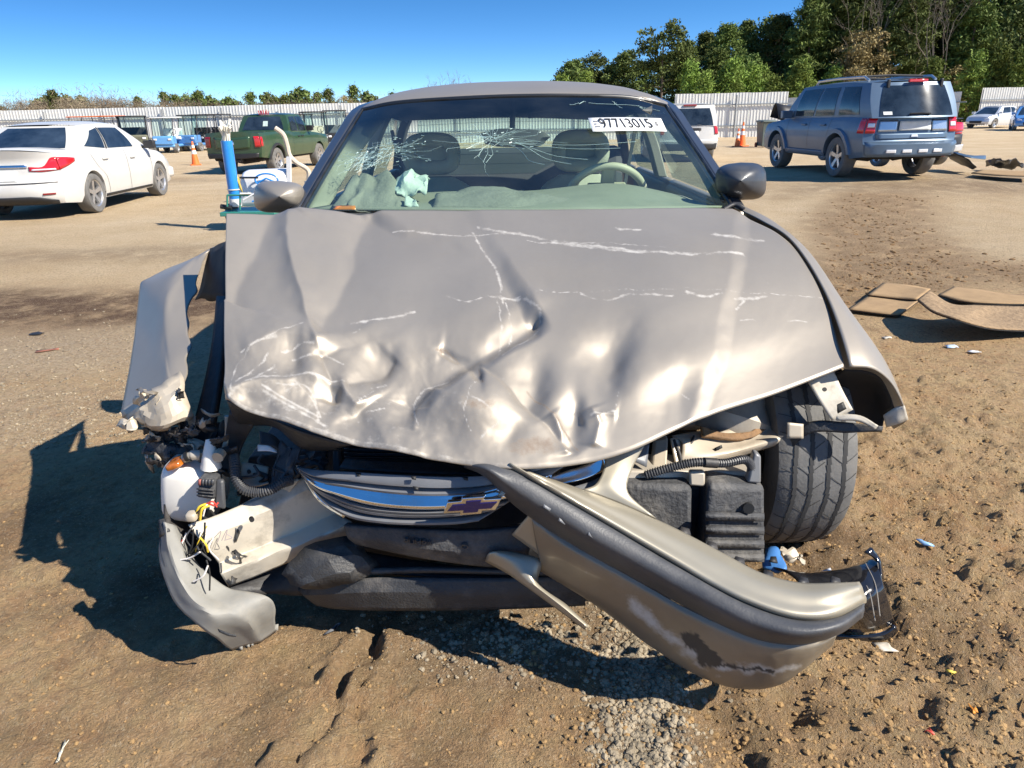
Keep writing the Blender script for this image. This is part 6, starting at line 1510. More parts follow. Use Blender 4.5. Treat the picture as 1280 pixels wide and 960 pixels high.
for sg in (-1, 1):
    tl = esc.epatch('tail_light', -1, [(sg * .80, .80), (sg * .985, .80)], [(sg * .80, 1.055), (sg * .985, 1.055)], m_red, .02)
    esc.spatch('tail_light_side', sg, [(-2.12, .80), (-1.94, .80)], [(-2.12, 1.05), (-1.98, 1.05)], m_red, parent=tl)
    esc.epatch('reverse_lamp', -1, [(sg * .83, .90), (sg * .96, .90)], [(sg * .83, .97), (sg * .96, .97)], m_clear, .028, parent=tl)
    for y0, y1 in ((-1.30, .43), (1.32, .43)):
        a = np.linspace(.12, math.pi - .12, 17); mb = MB()
        mb.grid([[esc.side(sg, y0 + rr_ * math.cos(t), .365 + rr_ * math.sin(t), o_) for rr_, o_ in ((.425, .0), (.43, .045), (.50, .045), (.515, .0))] for t in a]); mb.build('wheel_arch_flare', m_bluep, esc.t, smooth=50)
    esc.spatch('sill_strip', sg, [(-.86, .36), (.86, .36)], [(-.86, .45), (.86, .45)], M('grey cladding', (.16, .19, .24), .5, .2) if sg < 0 else m_trim, .03)
    esc.seam(sg, [(-.98, 1.04), (-.90, .75), (-.76, .50)]); esc.seam(sg, [(-.12, 1.04), (-.12, .5)]); esc.seam(sg, [(.86, 1.02), (.86, .5)])
    esc.handle(sg, -.70, .93, m_bluep); esc.handle(sg, .10, .93, m_bluep); esc.mirror(sg, .82, 1.12, m_bluep, 1.1)
    mb = MB(); mb.tube([(sg * .60, .35, 1.665), (sg * .615, .25, 1.735), (sg * .63, -.6, 1.755), (sg * .63, -1.5, 1.745), (sg * .62, -1.65, 1.68)], .024, 6); mb.build('roof_bar', m_alu, esc.t)
for y in (-.05, -1.25):
    mb = MB(); mb.tube([(-.63, y, 1.755), (0, y, 1.775), (.63, y, 1.755)], .02, 6); mb.build('cross_bar', m_trim, esc.t)
bum = esc.epatch('bumper', -1, [(-.995, .42), (0, .40), (.995, .42)], [(-.995, .66), (0, .665), (.995, .66)], m_bluep, .05, 20)
for u in (-.52, -.18, .17, .50): esc.epatch('bumper_reflector', -1, [(u - .10, .47), (u + .10, .47)], [(u - .10, .525), (u + .10, .525)], m_clear, .062, parent=bum)
m_gate = M('silver blue tailgate trim', (.42, .47, .54), .25, .7, .4, var=.04)
esc.epatch('tailgate_panel', -1, [(-.76, .70), (.76, .70)], [(-.78, .79), (.78, .79)], m_bluep, .015, 14)
esc.epatch('number_plate', -1, [(-.32, .84), (.36, .84)], [(-.32, 1.0), (.36, 1.0)], m_plate, .03)
esc.epatch('plate_trim', -1, [(-.74, .82), (-.36, .82)], [(-.74, 1.02), (-.36, 1.02)], m_gate, .02); esc.epatch('plate_trim', -1, [(.40, .82), (.74, .82)], [(.40, 1.02), (.74, 1.02)], m_gate, .02)
esc.epatch('emblem', -1, [(-.10, 1.045), (.10, 1.045)], [(-.08, 1.075), (.08, 1.075)], m_chrome, .03); esc.epatch('latch', -1, [(-.06, .73), (.10, .73)], [(-.04, .77), (.08, .77)], m_clear, .03)
mb = MB(); mb.box(esc.sc(1, .5, .985, .05), (.34, .05, .05)); mb.build('high_brake_light', m_red, esc.t, bevel=.01)
mb = MB(); mb.tube([esc.sc(1, .62, .08, .03), esc.sc(1, .50, .10, .03), esc.sc(1, .38, .09, .03)], .012, 5); mb.build('rear_wiper', m_trim, esc.t)
for t in (.17, .83):
    mb = MB(); mb.box(esc.sc(1, t, .94, .02), (.05, .05, .14)); mb.build('tailgate_hinge', m_trim, esc.t, bevel=.01)
mb = MB(); mb.grid([[esc.sc(1, t, v, .012) for t in (.11, .17, .20)] for v in (.08, .17)]); mb.build('window_sticker', m_plate, rwn)
mb = MB(); mb.grid([[(x, 1.55 + .5 * (v), .98 + .35 * math.sin(v * 3) + .05 * math.sin(x * 5)) for x in np.linspace(-.8, .7, 8)] for v in np.linspace(0, 1, 8)]); mb.build('crumpled_bonnet', m_trim, esc.t, smooth=50, thick=.02)
for sg in (-1, 1):
    mb = MB(); mb.tube([(sg * .5, -1.3, .33), (sg * .25, -1.35, .30), (0, -1.35, .42)], .035, 6); mb.build('suspension_arm', m_under, esc.t)

esc.t.scale = (.925, .925, .925)
# ---- white SUV beside the roof
pil = Car('white_suv', 'white boxy SUV seen from behind, right of the taupe roof', 'suv', (6.05, 26.9, gz(6, 26.9) - .02), R(-2),
          dict(L=4.85, W=1.99, H=1.84, sill=.36, rw=.38, ra=.44, axles=(-1.42, 1.36), taper=.06, c=.10, rise=.10,
               top=((-2.5, 1.14), (1.2, 1.12), (1.7, 1.08), (2.4, 1.0)), rear=((.3, .02), (.45, .10), (.68, .10), (.72, .02), (1.1, -.02)), front=((.3, 0), (.6, .05), (1, -.05)),
               house=(1.3, .7, -2.12, -2.36), roofw=.84, rbow=.06), m_whitep)
pil.wheels(wid=.25)
pil.pane('side_window', ((.15, .08), (.38, .08), (.38, .90), (.08, .90))); pil.pane('side_window', ((.41, .08), (.64, .08), (.64, .90), (.41, .90))); pil.pane('quarter_window', ((.68, .08), (.92, .08), (.90, .90), (.68, .90)))
pil.screen('windscreen', 0, .06, .94, .06, .94); pil.screen('rear_window', 1, .06, .94, .02, .84)
for sg in (-1, 1):
    pil.epatch('tail_light', -1, [(sg * .88, .88), (sg * .99, .88)], [(sg * .88, 1.12), (sg * .99, 1.12)], m_red, .02)
    pil.mirror(sg, .9, 1.2, m_whitep)
pil.epatch('bumper', -1, [(-.97, .40), (.97, .40)], [(-.97, .60), (.97, .60)], m_trim, .03, 16)
pil.epatch('plate_recess', -1, [(-.40, 1.0), (.40, 1.0)], [(-.40, 1.08), (.40, 1.08)], m_trim, .02); pil.epatch('number_plate', -1, [(-.30, .84), (.30, .84)], [(-.30, .98), (.30, .98)], m_plate, .02)
mb = MB(); mb.box(pil.sc(1, .5, .97, .03), (.42, .05, .06)); mb.build('high_brake_light', m_redd, pil.t, bevel=.01)

# ---- green pickup behind the blue tube
ram = Car('pickup_truck', 'dark green crew-cab pickup with a dented tailgate and dusty tyres', 'pickup', (-7.98, 25.6, gz(-7.5, 25) - .03), R(-9),
          dict(L=5.75, W=2.05, H=1.95, sill=.52, rw=.42, ra=.50, axles=(-1.75, 1.85), taper=.05, c=.08, rise=.06,
               top=((-2.9, 1.34), (-.55, 1.36), (-.4, 1.30), (1.2, 1.28), (1.6, 1.26), (2.8, 1.14)), deck=((-2.9, 0), (-2.8, -.05), (-.7, -.05), (-.6, 0)),
               rear=((.4, 0), (.7, .0), (1.3, 0)), front=((.4, .05), (.8, .06), (1.2, -.02)),
               house=(1.3, .72, -.35, -.62), roofw=.80, rbow=.04), m_greenp)
ram.wheels(wid=.28, rr=.58, nsp=6)
ram.pane('side_window', ((.19, .10), (.52, .08), (.52, .88), (.07, .88))); ram.pane('side_window', ((.56, .08), (.90, .10), (.90, .88), (.56, .88)))
ram.screen('windscreen', 0, .06, .94, .06, .94); rw_ = ram.screen('rear_window', 1, .08, .92, .08, .90)
mb = MB(); mb.grid([[ram.sc(1, t, v, .014) for t in (.50, .60)] for v in (.30, .62)]); mb.build('window_sticker', m_teal, rw_)
mb = MB()
for k in range(7): mb.tube([ram.sc(1, .40 + .035 * k, .99, .02) + Vector((0, 0, .02)), ram.sc(1, .385 + .04 * k, 1.0, .02) + Vector((.03 * math.sin(k * 2), 0, .15 + .04 * math.sin(k * 3)))], .018, 4)
mb.build('red_ribbon', m_red, ram.t)
for sg in (-1, 1):
    ram.epatch('tail_light', -1, [(sg * .80, .90), (sg * .985, .90)], [(sg * .80, 1.24), (sg * .985, 1.24)], m_red if sg > 0 else m_redd, .03)
    ram.spatch('tail_light_side', sg, [(-2.80, .92), (-2.68, .92)], [(-2.80, 1.22), (-2.68, 1.22)], m_red, .01)
    ram.mirror(sg, 1.0, 1.42, m_trim, 1.3); ram.handle(sg, .1, 1.16, m_trim); ram.handle(sg, -.5 + .9, 1.16, m_trim)
    ram.seam(sg, [(-.42, 1.3), (-.42, .58)]); ram.seam(sg, [(.32, 1.28), (.32, .58)]); ram.seam(sg, [(1.15, 1.26), (1.15, .6)])
    mb = MB(); a = np.linspace(.1, math.pi - .1, 15)
    mb.grid([[ram.side(sg, -1.75 + rr_ * math.cos(t), .42 + rr_ * math.sin(t), o_) for rr_, o_ in ((.49, 0), (.5, .05), (.56, .05), (.58, 0))] for t in a]); mb.build('wheel_arch_flare', m_trim, ram.t, smooth=50)
ram.epatch('tailgate_dent', -1, [(-.62, .86), (0, .82), (.62, .86)], [(-.66, 1.22), (0, 1.20), (.66, 1.24)], m_greenp, .02, 14)
ram.epatch('emblem', -1, [(-.08, .98), (.08, .98)], [(-.07, 1.08), (.07, 1.08)], m_chrome, .035)
ram.epatch('bumper', -1, [(-.95, .55), (-.3, .56), (.4, .54), (.95, .58)], [(-.95, .72), (0, .70), (.95, .72)], m_trim, .09, 16)
mb = MB(); mb.box((.0, -2.7, .48), (.5, .5, .12)); mb.tube([(-.5, -2.4, .5), (.2, -2.6, .4), (.6, -2.3, .45)], .05, 6); mb.build('tow_bar', m_under, ram.t, bevel=.02)

ram.t.scale = (.93, .93, .93)
# ---- small cars at the far right and the red car behind the blue SUV
def small(name, label, loc, rz, paint, L=4.2, H=1.45, hb=-1.75):
    c = Car(name, label, 'car', loc, rz, dict(L=L, W=1.75, H=H, sill=.22, rw=.31, ra=.36, axles=(-1.25, 1.3), taper=.16, c=.18,
            top=((-2.2, .98), (-1, .98), (.8, .92), (1.3, .86), (1.9, .72), (2.2, .62)), rear=((.2, 0), (.5, .05), (1, 0)), front=((.2, .02), (.45, .06), (.7, -.08)), house=(1.25, .35, -1.2, hb), roofw=.72), paint)
    c.wheels()
    c.pane('side_window', ((.24, .10), (.56, .10), (.56, .88), (.12, .88))); c.pane('side_window', ((.59, .10), (.88, .16), (.82, .84), (.59, .88)))
    c.screen('windscreen', 0, .06, .94, .06, .92); c.screen('rear_window', 1, .06, .94, .08, .9)
    for sg in (-1, 1):
        c.epatch('headlight', 1, [(sg * .62, .60), (sg * .98, .62)], [(sg * .70, .67), (sg * .98, .72)], m_clear); c.epatch('tail_light', -1, [(sg * .62, .75), (sg * .98, .75)], [(sg * .66, .90), (sg * .98, .92)], m_red, .02)
        c.mirror(sg, .95, 1.0, paint)
    c.epatch('grille', 1, [(-.5, .34), (.5, .34)], [(-.55, .50), (.55, .50)], m_trim); c.epatch('bumper_intake', 1, [(-.8, .24), (.8, .24)], [(-.8, .31), (.8, .31)], m_trim)
    return c
def at_ground(px, py):                                       # distance where the sight line meets the yard, which lies a little lower out there
    p = W(px, py, z=-.30); return p
p = at_ground(1236, 160); small('silver_hatchback', 'silver hatchback parked by the white fence at the far right', (p.x + .6, p.y + .6, gz(p.x, p.y)), R(118), m_silverp)
p = at_ground(1284, 163); small('blue_hatchback', 'light blue car cut off by the right edge, nose towards us', (p.x + .5, p.y + .8, gz(p.x, p.y)), R(150), m_ltblue)
p = W(1205, 190, 17.2)
rc = small('red_car', 'dark red car with a broken rear end half hidden behind the blue SUV', (p.x - .78, p.y + 2.4, gz(p.x, p.y)), R(6), m_redp, H=1.5)
tl = rc.epatch('broken_lamp', -1, [(.45, .80), (.98, .82)], [(.5, 1.02), (.98, 1.0)], m_red, .06); rc.epatch('exposed_bumper', -1, [(-.98, .30), (.98, .30)], [(-.98, .74), (.98, .74)], m_trim, .04, 16)
rc.epatch('bumper_cover', -1, [(.30, .36), (.98, .36)], [(.4, .50), (.98, .52)], m_silverp, .12, 10)

# ---- buggies and golf carts along the fence
m_cartblk = M('cart black plastic', (.02, .02, .022), .5, var=.2); m_camo = M('camouflage body', (.10, .10, .065), .6, var=.5, vs=3); m_cartblue = M('cart blue body', (.12, .32, .62), .35, 0, .4, var=.1)
m_cartwhite = M('cart white plastic', (.70, .70, .68), .5, var=.1); m_orange = M('orange canopy', (.72, .16, .03), .5, var=.1); m_cream = M('cart cream seat', (.55, .50, .38), .7, var=.1)
def cart(name, label, px, Y, rz, L=2.6, Wd=1.2, Hh=1.85, body=m_cartblk, roof=m_cartblk, seat_=m_cartblk, rows=1, wr=.24, shield=True, cage=False):
    x = XY(px, Y); t = thing(name, label, 'golf cart' if not cage else 'buggy', (x, Y, gz(x, Y)), rz, 'carts and buggies along the fence')
    mb = MB(); mb.box((0, 0, wr + .12), (Wd * .92, L * .94, .16)); mb.box((0, L * .36, wr + .40), (Wd * .86, L * .26, .46)); mb.box((0, -L * .34, wr + .34), (Wd * .90, L * .30, .34)); mb.build('body', body, t, bevel=.07)
    for k in range(rows):
        y = -L * .14 + (k - (rows - 1) / 2) * L * .42 * .8
        mb = MB(); mb.box((0, y, wr + .50), (Wd * .82, .48, .14)); mb.box((0, y - .26, wr + .78), (Wd * .82, .10, .44)); mb.build('seat', seat_, t, bevel=.04)
    mb = MB(); mb.box((0, -.05 * L, Hh), (Wd * .98, L * .80, .06)); mb.build('canopy', roof, t, bevel=.025)
    posts = [(s, y) for s in (-1, 1) for y in (-.42, .30)] + ([(s, -.08) for s in (-1, 1)] if rows > 1 or cage else [])
    for s_, y in posts:
        mb = MB(); mb.tube([(s_ * Wd * .42, L * (y + (.12 if y > 0 else 0)), wr + .35), (s_ * Wd * .44, L * y, Hh)], .035 if cage else .022, 6); mb.build('post', m_cartblk, t)
    if shield:
        mb = MB(); mb.grid([[(x_ * Wd * .40, L * .42, wr + .62) for x_ in (-1, 1)], [(x_ * Wd * .42, L * .31, Hh - .04) for x_ in (-1, 1)]]); mb.build('windscreen', m_side, t, smooth=0)
    mb = MB(); mb.tube([(-.28, L * .22, wr + .62), (-.28, L * .10, wr + .82)], .02, 6); mb.tube([Vector((-.28, L * .09, wr + .84)) + Vector((.16 * math.cos(a), .05 * math.sin(a), .15 * math.sin(a))) for a in np.linspace(0, 6.283, 15)], .014, 5, cap=False); mb.build('steering_wheel', m_cartblk, t)
    for s_ in (-1, 1):
        for y in (-.33, .36): wheel_part(t, Vector((s_ * (Wd / 2 - .08), L * y, wr)), wr, .2, wr * .5, Matrix(), side=s_, tread=False, m_r=m_cartblk if cage else m_alu)
        mb = MB(); mb.box((s_ * Wd * .30, L * .495, wr + .46), (.18, .04, .10)); mb.build('headlight', m_clear, t, bevel=.02)
    return t
cart('long_golf_cart', 'long golf cart under an orange canopy behind the white saloon', 131, 44.0, R(84), L=3.6, Wd=1.25, Hh=1.95, roof=m_orange, rows=3, shield=False)
cart('camouflage_buggy', 'camouflage off-road buggy with a black roof beside the blue cart', 178, 41.0, R(205), L=2.9, Wd=1.5, Hh=1.9, body=m_camo, rows=2, wr=.34, cage=True)
cart('blue_golf_cart', 'light blue golf cart with a cracked white windscreen facing us', 221, 41.5, R(185), L=2.4, Wd=1.25, Hh=1.8, body=m_cartblue, roof=m_cartwhite, seat_=m_cartwhite)
cart('blue_roofed_cart', 'dark cart with a blue tarp on its front, left of the green pickup', 256, 43.0, R(172), L=2.5, Wd=1.25, Hh=1.9, body=m_ltblue)
cart('covered_buggy', 'black-roofed cart half hidden behind the green pickup', 274, 44.0, R(160), L=2.6, Wd=1.25, Hh=1.92)
cart('yellow_buggy', 'buggy with yellow panels just right of the green pickup', 378, 40.5, R(215), L=2.7, Wd=1.5, Hh=1.8, body=M('yellow plastic', (.60, .48, .06), .45, var=.15), rows=1, wr=.34, cage=True)
cart('black_golf_cart', 'black golf cart with cream seats next to the windscreen of the taupe car', 402, 38.5, R(200), L=2.5, Wd=1.25, Hh=1.9, seat_=m_cream)
cart('grey_golf_cart', 'grey-seated golf cart at the end of the row, partly behind the taupe car', 428, 40.5, R(195), L=2.5, Wd=1.25, Hh=1.95, body=m_cartblk, seat_=m_grey)
# ================================================================ SMALL THINGS IN THE YARD
m_cone = M('orange cone rubber', (.85, .17, .03), .55, var=.1, dirt=(.35, .2, .12), ds=6, da=.3); m_band = M('white cone band', (.78, .78, .75), .5)
def cone(px, py, H_, label):
    p = at_ground(px, py); s = H_ / .9
    t = thing('traffic_cone', label, 'traffic cone', (p.x, p.y, gz(p.x, p.y)), .4, 'orange traffic cones')
    mb = MB(); mb.box((0, 0, .02 * s), (.40 * s, .40 * s, .04 * s)); mb.build('base', m_cone, t, bevel=.01)
    Mz = Matrix.Rotation(R(-90), 4, 'Y')
    def ring(a, b): return [(lerp(.15, .03, a / .9) * s, a * s), (lerp(.15, .03, b / .9) * s, b * s)]
    mb = MB(); mb.rev([(.15 * s, .04 * s), (.03 * s, .88 * s), (.024 * s, .90 * s), (.001, .90 * s)], 18, Mz); mb.build('shaft', m_cone, t)
    for a, b in ((.42, .56), (.66, .76)):
        mb = MB(); mb.rev([(r + .004, h) for r, h in ring(a, b)], 18, Mz); mb.build('reflective_band', m_band, t)
cone(245, 206, .88, 'orange cone with white bands left of the green pickup')
cone(927, 183, 1.05, 'taller of two orange cones right of the white SUV')
cone(921.5, 183.5, .78, 'shorter orange cone of the pair right of the white SUV')
# wheelie bin
p = at_ground(955, 184)
t = thing('wheelie_bin', 'grey-green wheelie bin between the orange cones and the blue SUV', 'bin', (p.x, p.y, gz(p.x, p.y)), .1)
m_bin = M('bin plastic', (.10, .125, .115), .55, var=.12)
mb = MB(); mb.grid([[(sx * a, sy * a, z) for sx, sy in ((-.28, -.32), (.28, -.32), (.28, .32), (-.28, .32))] for z, a in ((.05, .82), (.6, .95), (1.0, 1.05), (1.04, 1.12))], True, cap=True); bb = mb.build('bin_body', m_bin, t, bevel=.02, smooth=30)
mb = MB(); mb.grid([[(sx * a, sy * a, z) for sx, sy in ((-.30, -.36), (.30, -.36), (.30, .36), (-.30, .36))] for z, a in ((1.045, 1.08), (1.10, 1.05), (1.13, .8))], True, cap=True); mb.build('lid', m_bin, t, bevel=.02, smooth=30)
for s in (-1, 1):
    mb = MB(); mb.rev([(.001, -.03), (.1, -.03), (.1, .03), (.001, .03)], 14, Matrix.Translation((s * .26, .27, .1))); mb.build('wheel', m_trim, t)

# jump-start trolley with the blue tube, left of the windscreen
Yc = 9.3
m_bluet = M('bright blue tube', (.02, .22, .62), .35, 0, .3, var=.08); m_cable = M('off-white rods', (.72, .69, .58), .5, var=.1); m_greenm = M('green enamelled frame', (.03, .20, .16), .45, 0, .2, var=.1); m_box = M('grey white machine case', (.66, .67, .68), .45, var=.06)
o0 = W(315, 262, Yc); gz0 = gz(o0.x, Yc)
t = thing('hand_trolley', 'green metal hand trolley carrying tools, left of the silver door mirror', 'trolley', (o0.x, Yc, gz0)); WC.add(t.name)
def bar(name, a, b, r, m, parent, n=8):
    mb = MB(); mb.tube([W(*a), W(*b)], r, n); return mb.build(name, m, parent)
blk('platform', W(318, 264, Yc), (.68, .55, .05), m_greenm, t)
for a, b in (((284, 258, Yc - .25), (284, 244, Yc - .25)), ((284, 244, Yc - .25), (352, 244, Yc - .25)), ((300, 262, Yc - .25), (300, 244, Yc - .25)), ((330, 262, Yc - .25), (330, 244, Yc - .25))): bar('frame_bar', a, b, .012, m_greenm, t)
bar('white_post', (362, 262, Yc - .1), (361, 196, Yc - .1), .035, m_box, t, 4); bar('axle', (276, 258, Yc - .2), (290, 260, Yc - .2), .03, m_trim, t)
for x in (286, 346):
    c = W(x, 262, Yc); mb = MB(); mb.rev([(.001, -.04), (.13, -.05), (.15, -.03), (.15, .03), (.13, .05), (.001, .04)], 20, Matrix.Translation((c.x, c.y + .1, gz0 + .15))); mb.build('wheel', m_trim, t)
for x in (290, 338):
    c = W(x, 264, Yc); mb = MB(); mb.tube([(c.x, c.y, c.z), (c.x, c.y, gz0)], .022, 6); mb.build('leg', m_greenm, t)
tb = thing('blue_tube', 'upright bright blue tube with off-white rods sticking out of its top', 'tube', (W(293, 258, Yc).x, Yc - .12, W(293, 258, Yc).z)); WC.add(tb.name)
a, b = W(295, 256, Yc - .12), W(283, 176, Yc - .12)
mb = MB(); mb.tube([a, a.lerp(b, .5), b], .068, 18, cap=False); mb.tube([b, a.lerp(b, .5)], .060, 18, cap=False); mb.build('tube', m_bluet, tb)
mb = MB(); mb.tube([a.lerp(b, -.02), a.lerp(b, .10)], .074, 18); mb.build('white_sleeve', m_box, tb)
mb = MB(); mb.tube([a.lerp(b, .24), a.lerp(b, .255)], .078, 18); mb.build('strap', m_cable, tb)
gr_ = np.random.default_rng(3)
for k in range(18):
    q = b + Vector((gr_.uniform(-.045, .045), gr_.uniform(-.045, .045), 0)); e = W(283 + gr_.uniform(-12, 9), 154 + gr_.uniform(-6, 8), Yc - .12 + gr_.uniform(-.1, .1))
    mb = MB(); mb.tube([a.lerp(b, .85), q, q.lerp(e, .6) + Vector((0, 0, .015)), e], .017, 6); mb.build('rod', m_cable, tb)
bx = thing('machine_case', 'pale grey machine case with a blue oval badge standing on the trolley', 'machine', (W(330, 240, Yc).x, Yc, W(330, 258, Yc).z)); WC.add(bx.name)
cs = skin('case', m_box, bx, [[(301, 258, Yc - .12), (330, 258, Yc - .15), (358, 256, Yc - .12)], [(300, 236, Yc - .12), (330, 236, Yc - .16), (359, 234, Yc - .12)], [(303, 219, Yc - .08), (330, 217, Yc - .10), (359, 214, Yc - .08)], [(310, 213, Yc + .14), (332, 212, Yc + .15), (357, 211, Yc + .14)]], 14, 12, thick=.02)
mb = MB(); c = W(333, 225, Yc - .20); mb.tube([c + Vector((.14 * math.cos(q), -.0, .075 * math.sin(q))) for q in np.linspace(0, 6.283, 25)], .011, 6, cap=False); mb.tube([c + Vector((-.11, 0, -.03)), c + Vector((0, 0, .02)), c + Vector((.11, 0, -.03))], .011, 5); mb.build('badge', m_bluet, cs)
bar('case_handle', (300, 222, Yc - .1), (322, 222, Yc - .25), .012, m_trim, bx); bar('spout', (294, 218, Yc - .1), (304, 240, Yc - .12), .022, M('yellow nozzle', (.55, .40, .08), .5), bx)
for k, (x, y, m_) in enumerate(((304, 250, m_box), (315, 252, m_bluet), (300, 242, m_cable))): bar('cable', (x, y, Yc - .28), (x + 14, y - 8 + 4 * k, Yc - .26), .01, m_, t)
hs_ = thing('bent_arm', 'bent beige steel arm leaning behind the trolley in front of the green pickup', 'steel arm', (W(385, 238, 12).x, 12, gz(-4, 12))); WC.add(hs_.name)
m_arm = M('dusty beige steel', (.52, .46, .37), .6, .1, 0, var=.15)
mb = MB(); mb.tube(cat(WP([(344, 160, 12), (354, 168, 12), (359, 182, 12), (362, 194, 12), (370, 203, 12), (385, 213, 12), (386, 226, 12)]), 26).tolist(), .038, 8); mb.build('arm', m_arm, hs_)
mb = MB(); c = W(384, 226, 12); mb.box(Vector((c.x + .08, 12, gz(c.x, 12) + .05)), (.55, .4, .06)); mb.tube([c, Vector((c.x, 12, gz(c.x, 12)))], .05, 8); mb.build('foot', m_rail, hs_, bevel=.01)

# ---- carpet boards lying on the right
m_carp = M('brown carpet board', (.33, .225, .125), .95, 0, 0, var=.12, vs=14, bump=.3, bs=160, dirt=(.22, .15, .09), ds=4, da=.5, spec=.15); m_carpd = M('dark board backing', (.03, .028, .026), .9); m_carpw = M('worn brown carpet', (.27, .19, .115), .95, var=.3, vs=30, bump=.9, bs=50, spec=.15)
def board(name, label, chains, nu, nv, m, lift=.012, cat_='carpet board', **k):
    t = thing(name, label, cat_, tuple(sum((W(*c) for ch in chains for c in ch), Vector()) / sum(len(ch) for ch in chains))); WC.add(t.name)
    P = loft([WP(c) for c in chains], nu, nv)
    for i in range(nv):
        for j in range(nu): P[i, j, 2] = max(P[i, j, 2], gz(P[i, j, 0], P[i, j, 1]) + lift)
    mb = MB(); mb.grid(P.tolist()); mb.build('carpet_face', m, t, thick=.006, smooth=40)
    Q = P.copy(); Q[:, :, 2] -= .0075; mb = MB(); mb.grid(Q.tolist()); mb.build('backing', m_carpd, t, thick=.006, smooth=40)
    return t
N_ = None
board('carpet_board', 'flat tan carpet board nearest the car, shaded along one side', [[(1060, 386, N_, .03), (1120, 393, N_, .03), (1126, 392, N_, .03)], [(1086, 369, N_, .03), (1130, 371, N_, .03), (1150, 374, N_, .05)]], 14, 8, m_carp)
board('carpet_board', 'flat tan carpet board behind the shaded one', [[(1085, 368, N_, .045), (1120, 372, N_, .045), (1146, 374, N_, .06)], [(1104, 353, N_, .04), (1136, 356, N_, .04), (1163, 361, N_, .07)]], 14, 8, m_carp)
board('curled_carpet', 'long brown carpet curled up at its near end', [[(1147, 374, N_, .16), (1170, 390, N_, .17), (1195, 398, N_, .17), (1235, 409, N_, .10), (1300, 413, N_, .04)], [(1155, 368, N_, .17), (1180, 385, N_, .15), (1212, 390, N_, .12), (1240, 394, N_, .06), (1300, 396, N_, .04)], [(1162, 363, N_, .17), (1188, 379, N_, .12), (1222, 381, N_, .09), (1250, 382, N_, .06), (1300, 383, N_, .04)]], 40, 16, m_carpw, wob=.01)
board('carpet_board', 'rounded carpet board with a black edge at the right border', [[(1173, 368, N_, .06), (1205, 376, N_, .06), (1250, 379, N_, .06), (1300, 379, N_, .05)], [(1192, 358, N_, .05), (1220, 361, N_, .05), (1260, 367, N_, .05), (1300, 368, N_, .05)]], 20, 8, m_carp)
board('carpet_scrap', 'tan scrap of carpet lying beyond the dark plastic debris', [[(1214, 216, N_, .2), (1250, 219, N_, .2), (1290, 220, N_, .2)], [(1226, 212, N_, .2), (1255, 213, N_, .2), (1290, 214, N_, .2)]], 10, 5, m_carp)

# ---- car parts dropped by the blue SUV
def scrap(name, label, parts):
    t = thing(name, label, 'car part', tuple(WP([parts[0][1][0][0]])[0])); WC.add(t.name)
    for k, (m_, ch, wob) in enumerate(parts): skin(('shell', 'flange', 'strip', 'tab', 'shard')[k % 5], m_, t, ch, 18, 8, thick=.012, wob=wob, seed=80 + k, smooth=35)
    return t
Z = .22
scrap('torn_bumper', 'dark torn bumper lying beside the blue SUV rear wheel', [(m_trim, [[(1176, 193, N_, .45), (1192, 200, N_, .30), (1214, 212, N_, .20)], [(1184, 189, N_, .50), (1204, 196, N_, .42), (1220, 209, N_, .25)]], .02), (m_bluep, [[(1190, 192, N_, .42), (1212, 197, N_, .40), (1232, 199, N_, .35)], [(1192, 190, N_, .45), (1212, 194, N_, .42), (1232, 195, N_, .4)]], .01)])
scrap('black_trim_scrap', 'heap of black plastic trim at the right beyond the torn bumper', [(m_trim, [[(1232, 206, N_, .15), (1256, 208, N_, .15), (1280, 209, N_, .15)], [(1240, 199, N_, .30), (1256, 200, N_, .32), (1276, 204, N_, .22)]], .08), (m_grey, [[(1244, 203, N_, .26), (1262, 204, N_, .25)], [(1246, 201, N_, .3), (1262, 202, N_, .28)]], .03)])
# headlamp housing on the ground under the torn bumper
hl_ = thing('headlamp_housing', 'gloss black broken headlamp housing on the dirt behind the torn bumper', 'headlamp', tuple(W(1080, 760, 1.6))); WC.add(hl_.name)
skin('housing', m_gloss, hl_, [[(958, 708, 1.66), (990, 715, 1.66), (1030, 722, 1.63), (1052, 722, 1.60)], [(990, 718, 1.56), (1030, 722, 1.54), (1064, 712, 1.55), (1090, 698, 1.58)], [(1020, 752, 1.46), (1056, 756, 1.44), (1085, 742, 1.46), (1103, 730, 1.49)], [(1040, 786, None, .05), (1070, 790, None, .05), (1100, 786, None, .06), (1117, 778, None, .06)]], 30, 20, thick=.006, wob=.004, seed=90, smooth=35)
skin('lip', m_gloss, hl_, [[(1040, 792, None, .03), (1070, 795, None, .03), (1104, 791, None, .035), (1119, 782, None, .05)], [(1036, 800, None, .012), (1072, 801, None, .012), (1110, 798, None, .012), (1121, 788, None, .02)]], 20, 5, thick=.008)
skin('fin', m_gloss, hl_, [[(1080, 690, 1.56), (1096, 700, 1.55), (1100, 724, 1.5)], [(1088, 684, 1.57), (1099, 698, 1.56), (1104, 724, 1.51)]], 8, 4, thick=.006)
for pts in ([(1070, 714, 1.535), (1086, 738, 1.46), (1094, 776, 1.40)], [(1082, 704, 1.55), (1094, 730, 1.48), (1100, 770, 1.40)], [(1096, 698, 1.555), (1099, 716, 1.52)]): rope('edge_line', pts, .0011, m_alub, hl_, n=5)
skin('lens_chip', m_clear, hl_, [[(1022, 716, 1.6), (1038, 710, 1.62)], [(1026, 722, 1.58), (1040, 715, 1.6)]], 4, 4, thick=.003)
rb_ = thing('blue_clip', 'blue plastic bracket beside the headlamp housing under the absorber', 'bracket', tuple(W(968, 700, 1.62))); WC.add(rb_.name)
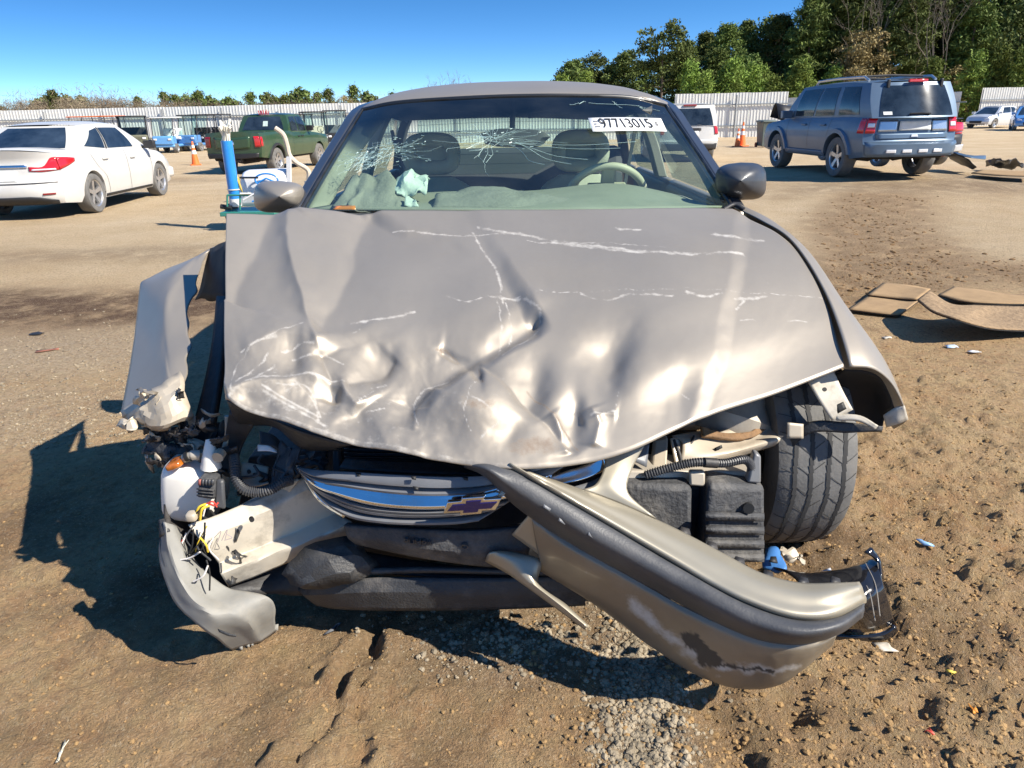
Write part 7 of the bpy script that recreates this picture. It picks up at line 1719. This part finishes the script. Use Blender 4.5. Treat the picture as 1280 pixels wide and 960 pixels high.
skin('clip', M('blue plastic', (.05, .17, .42), .45), rb_, [[(955, 708, 1.64), (972, 715, 1.62), (984, 712, 1.62)], [(957, 688, 1.7), (970, 684, 1.70), (976, 694, 1.68)]], 8, 8, thick=.008, wob=.006, seed=93)
skin('slot', m_ink, rb_, [[(962, 702, 1.63), (972, 704, 1.63)], [(963, 696, 1.65), (970, 696, 1.65)]], 3, 3, thick=.004)
pz = thing('torn_foam', 'scrap of torn beige padding on the dirt beside the tyre', 'scrap', tuple(W(985, 696, 1.72))); WC.add(pz.name)
skin('padding', m_inner, pz, [[(972, 694, 1.70), (990, 700, 1.69), (1006, 704, 1.68)], [(976, 684, 1.74), (992, 690, 1.74), (1004, 696, 1.73)]], 12, 8, thick=.006, wob=.02, seed=95, smooth=30)
# bits of litter
def litter(px, py, label, m_, w_, h_, rz=0.0, name='litter_scrap'):
    p = W(px, py, z=0); t = thing(name, label, 'litter', (p.x, p.y, gz(p.x, p.y) + .006), rz)
    g = np.random.default_rng(int(px)); mb = MB()
    mb.grid([[(x * w_ + .004 * g.normal(), y * h_ + .004 * g.normal(), .006 * g.random()) for x in (-.5, -.1, .3, .5)] for y in (-.5, 0, .5)]); mb.build('sheet', m_, t, thick=.002, smooth=20)
litter(1153, 686, 'pale blue plastic shard on the dirt right of the tyre', M('pale blue plastic', (.28, .48, .72), .3), .022, .045, .6)
litter(1189, 436, 'pale blue scrap lying in front of the curled carpet', M('faded blue paper', (.45, .58, .74), .7), .06, .05)
litter(1218, 443, 'white scrap in front of the curled carpet', m_paper, .05, .03); litter(1108, 424, 'small cream chip between the car and the carpet', m_beam, .05, .025)
litter(1186, 854, 'small yellow leaf on the dirt at the lower right', M('yellow leaf', (.70, .52, .08), .7), .012, .012); litter(1215, 895, 'orange leaf at the lower right corner', M('orange leaf', (.72, .30, .05), .7), .013, .016); litter(1160, 919, 'red chip at the lower right', M('red chip', (.6, .08, .05), .5), .008, .01)
litter(1105, 813, 'flat pale stone chip beside the gloss black housing', m_beam, .045, .03); litter(200, 437, 'dark strip on the gravel left of the crumpled wing', m_trim, .14, .03, .3); litter(60, 440, 'red brown bark chip on the gravel at the left edge', M('bark chip', (.32, .13, .08), .9), .12, .04, .4)
litter(46, 418, 'black lump on the gravel at the left', m_trim, .08, .05); litter(416, 790, 'grey twig by the wheel rut below the air dam', m_grey, .008, .05, -.5); litter(80, 946, 'thin pale straw at the lower left edge', m_cable, .004, .05, .2)
for o in list(bpy.data.objects):
    if '_m' in o.keys(): del o['_m']
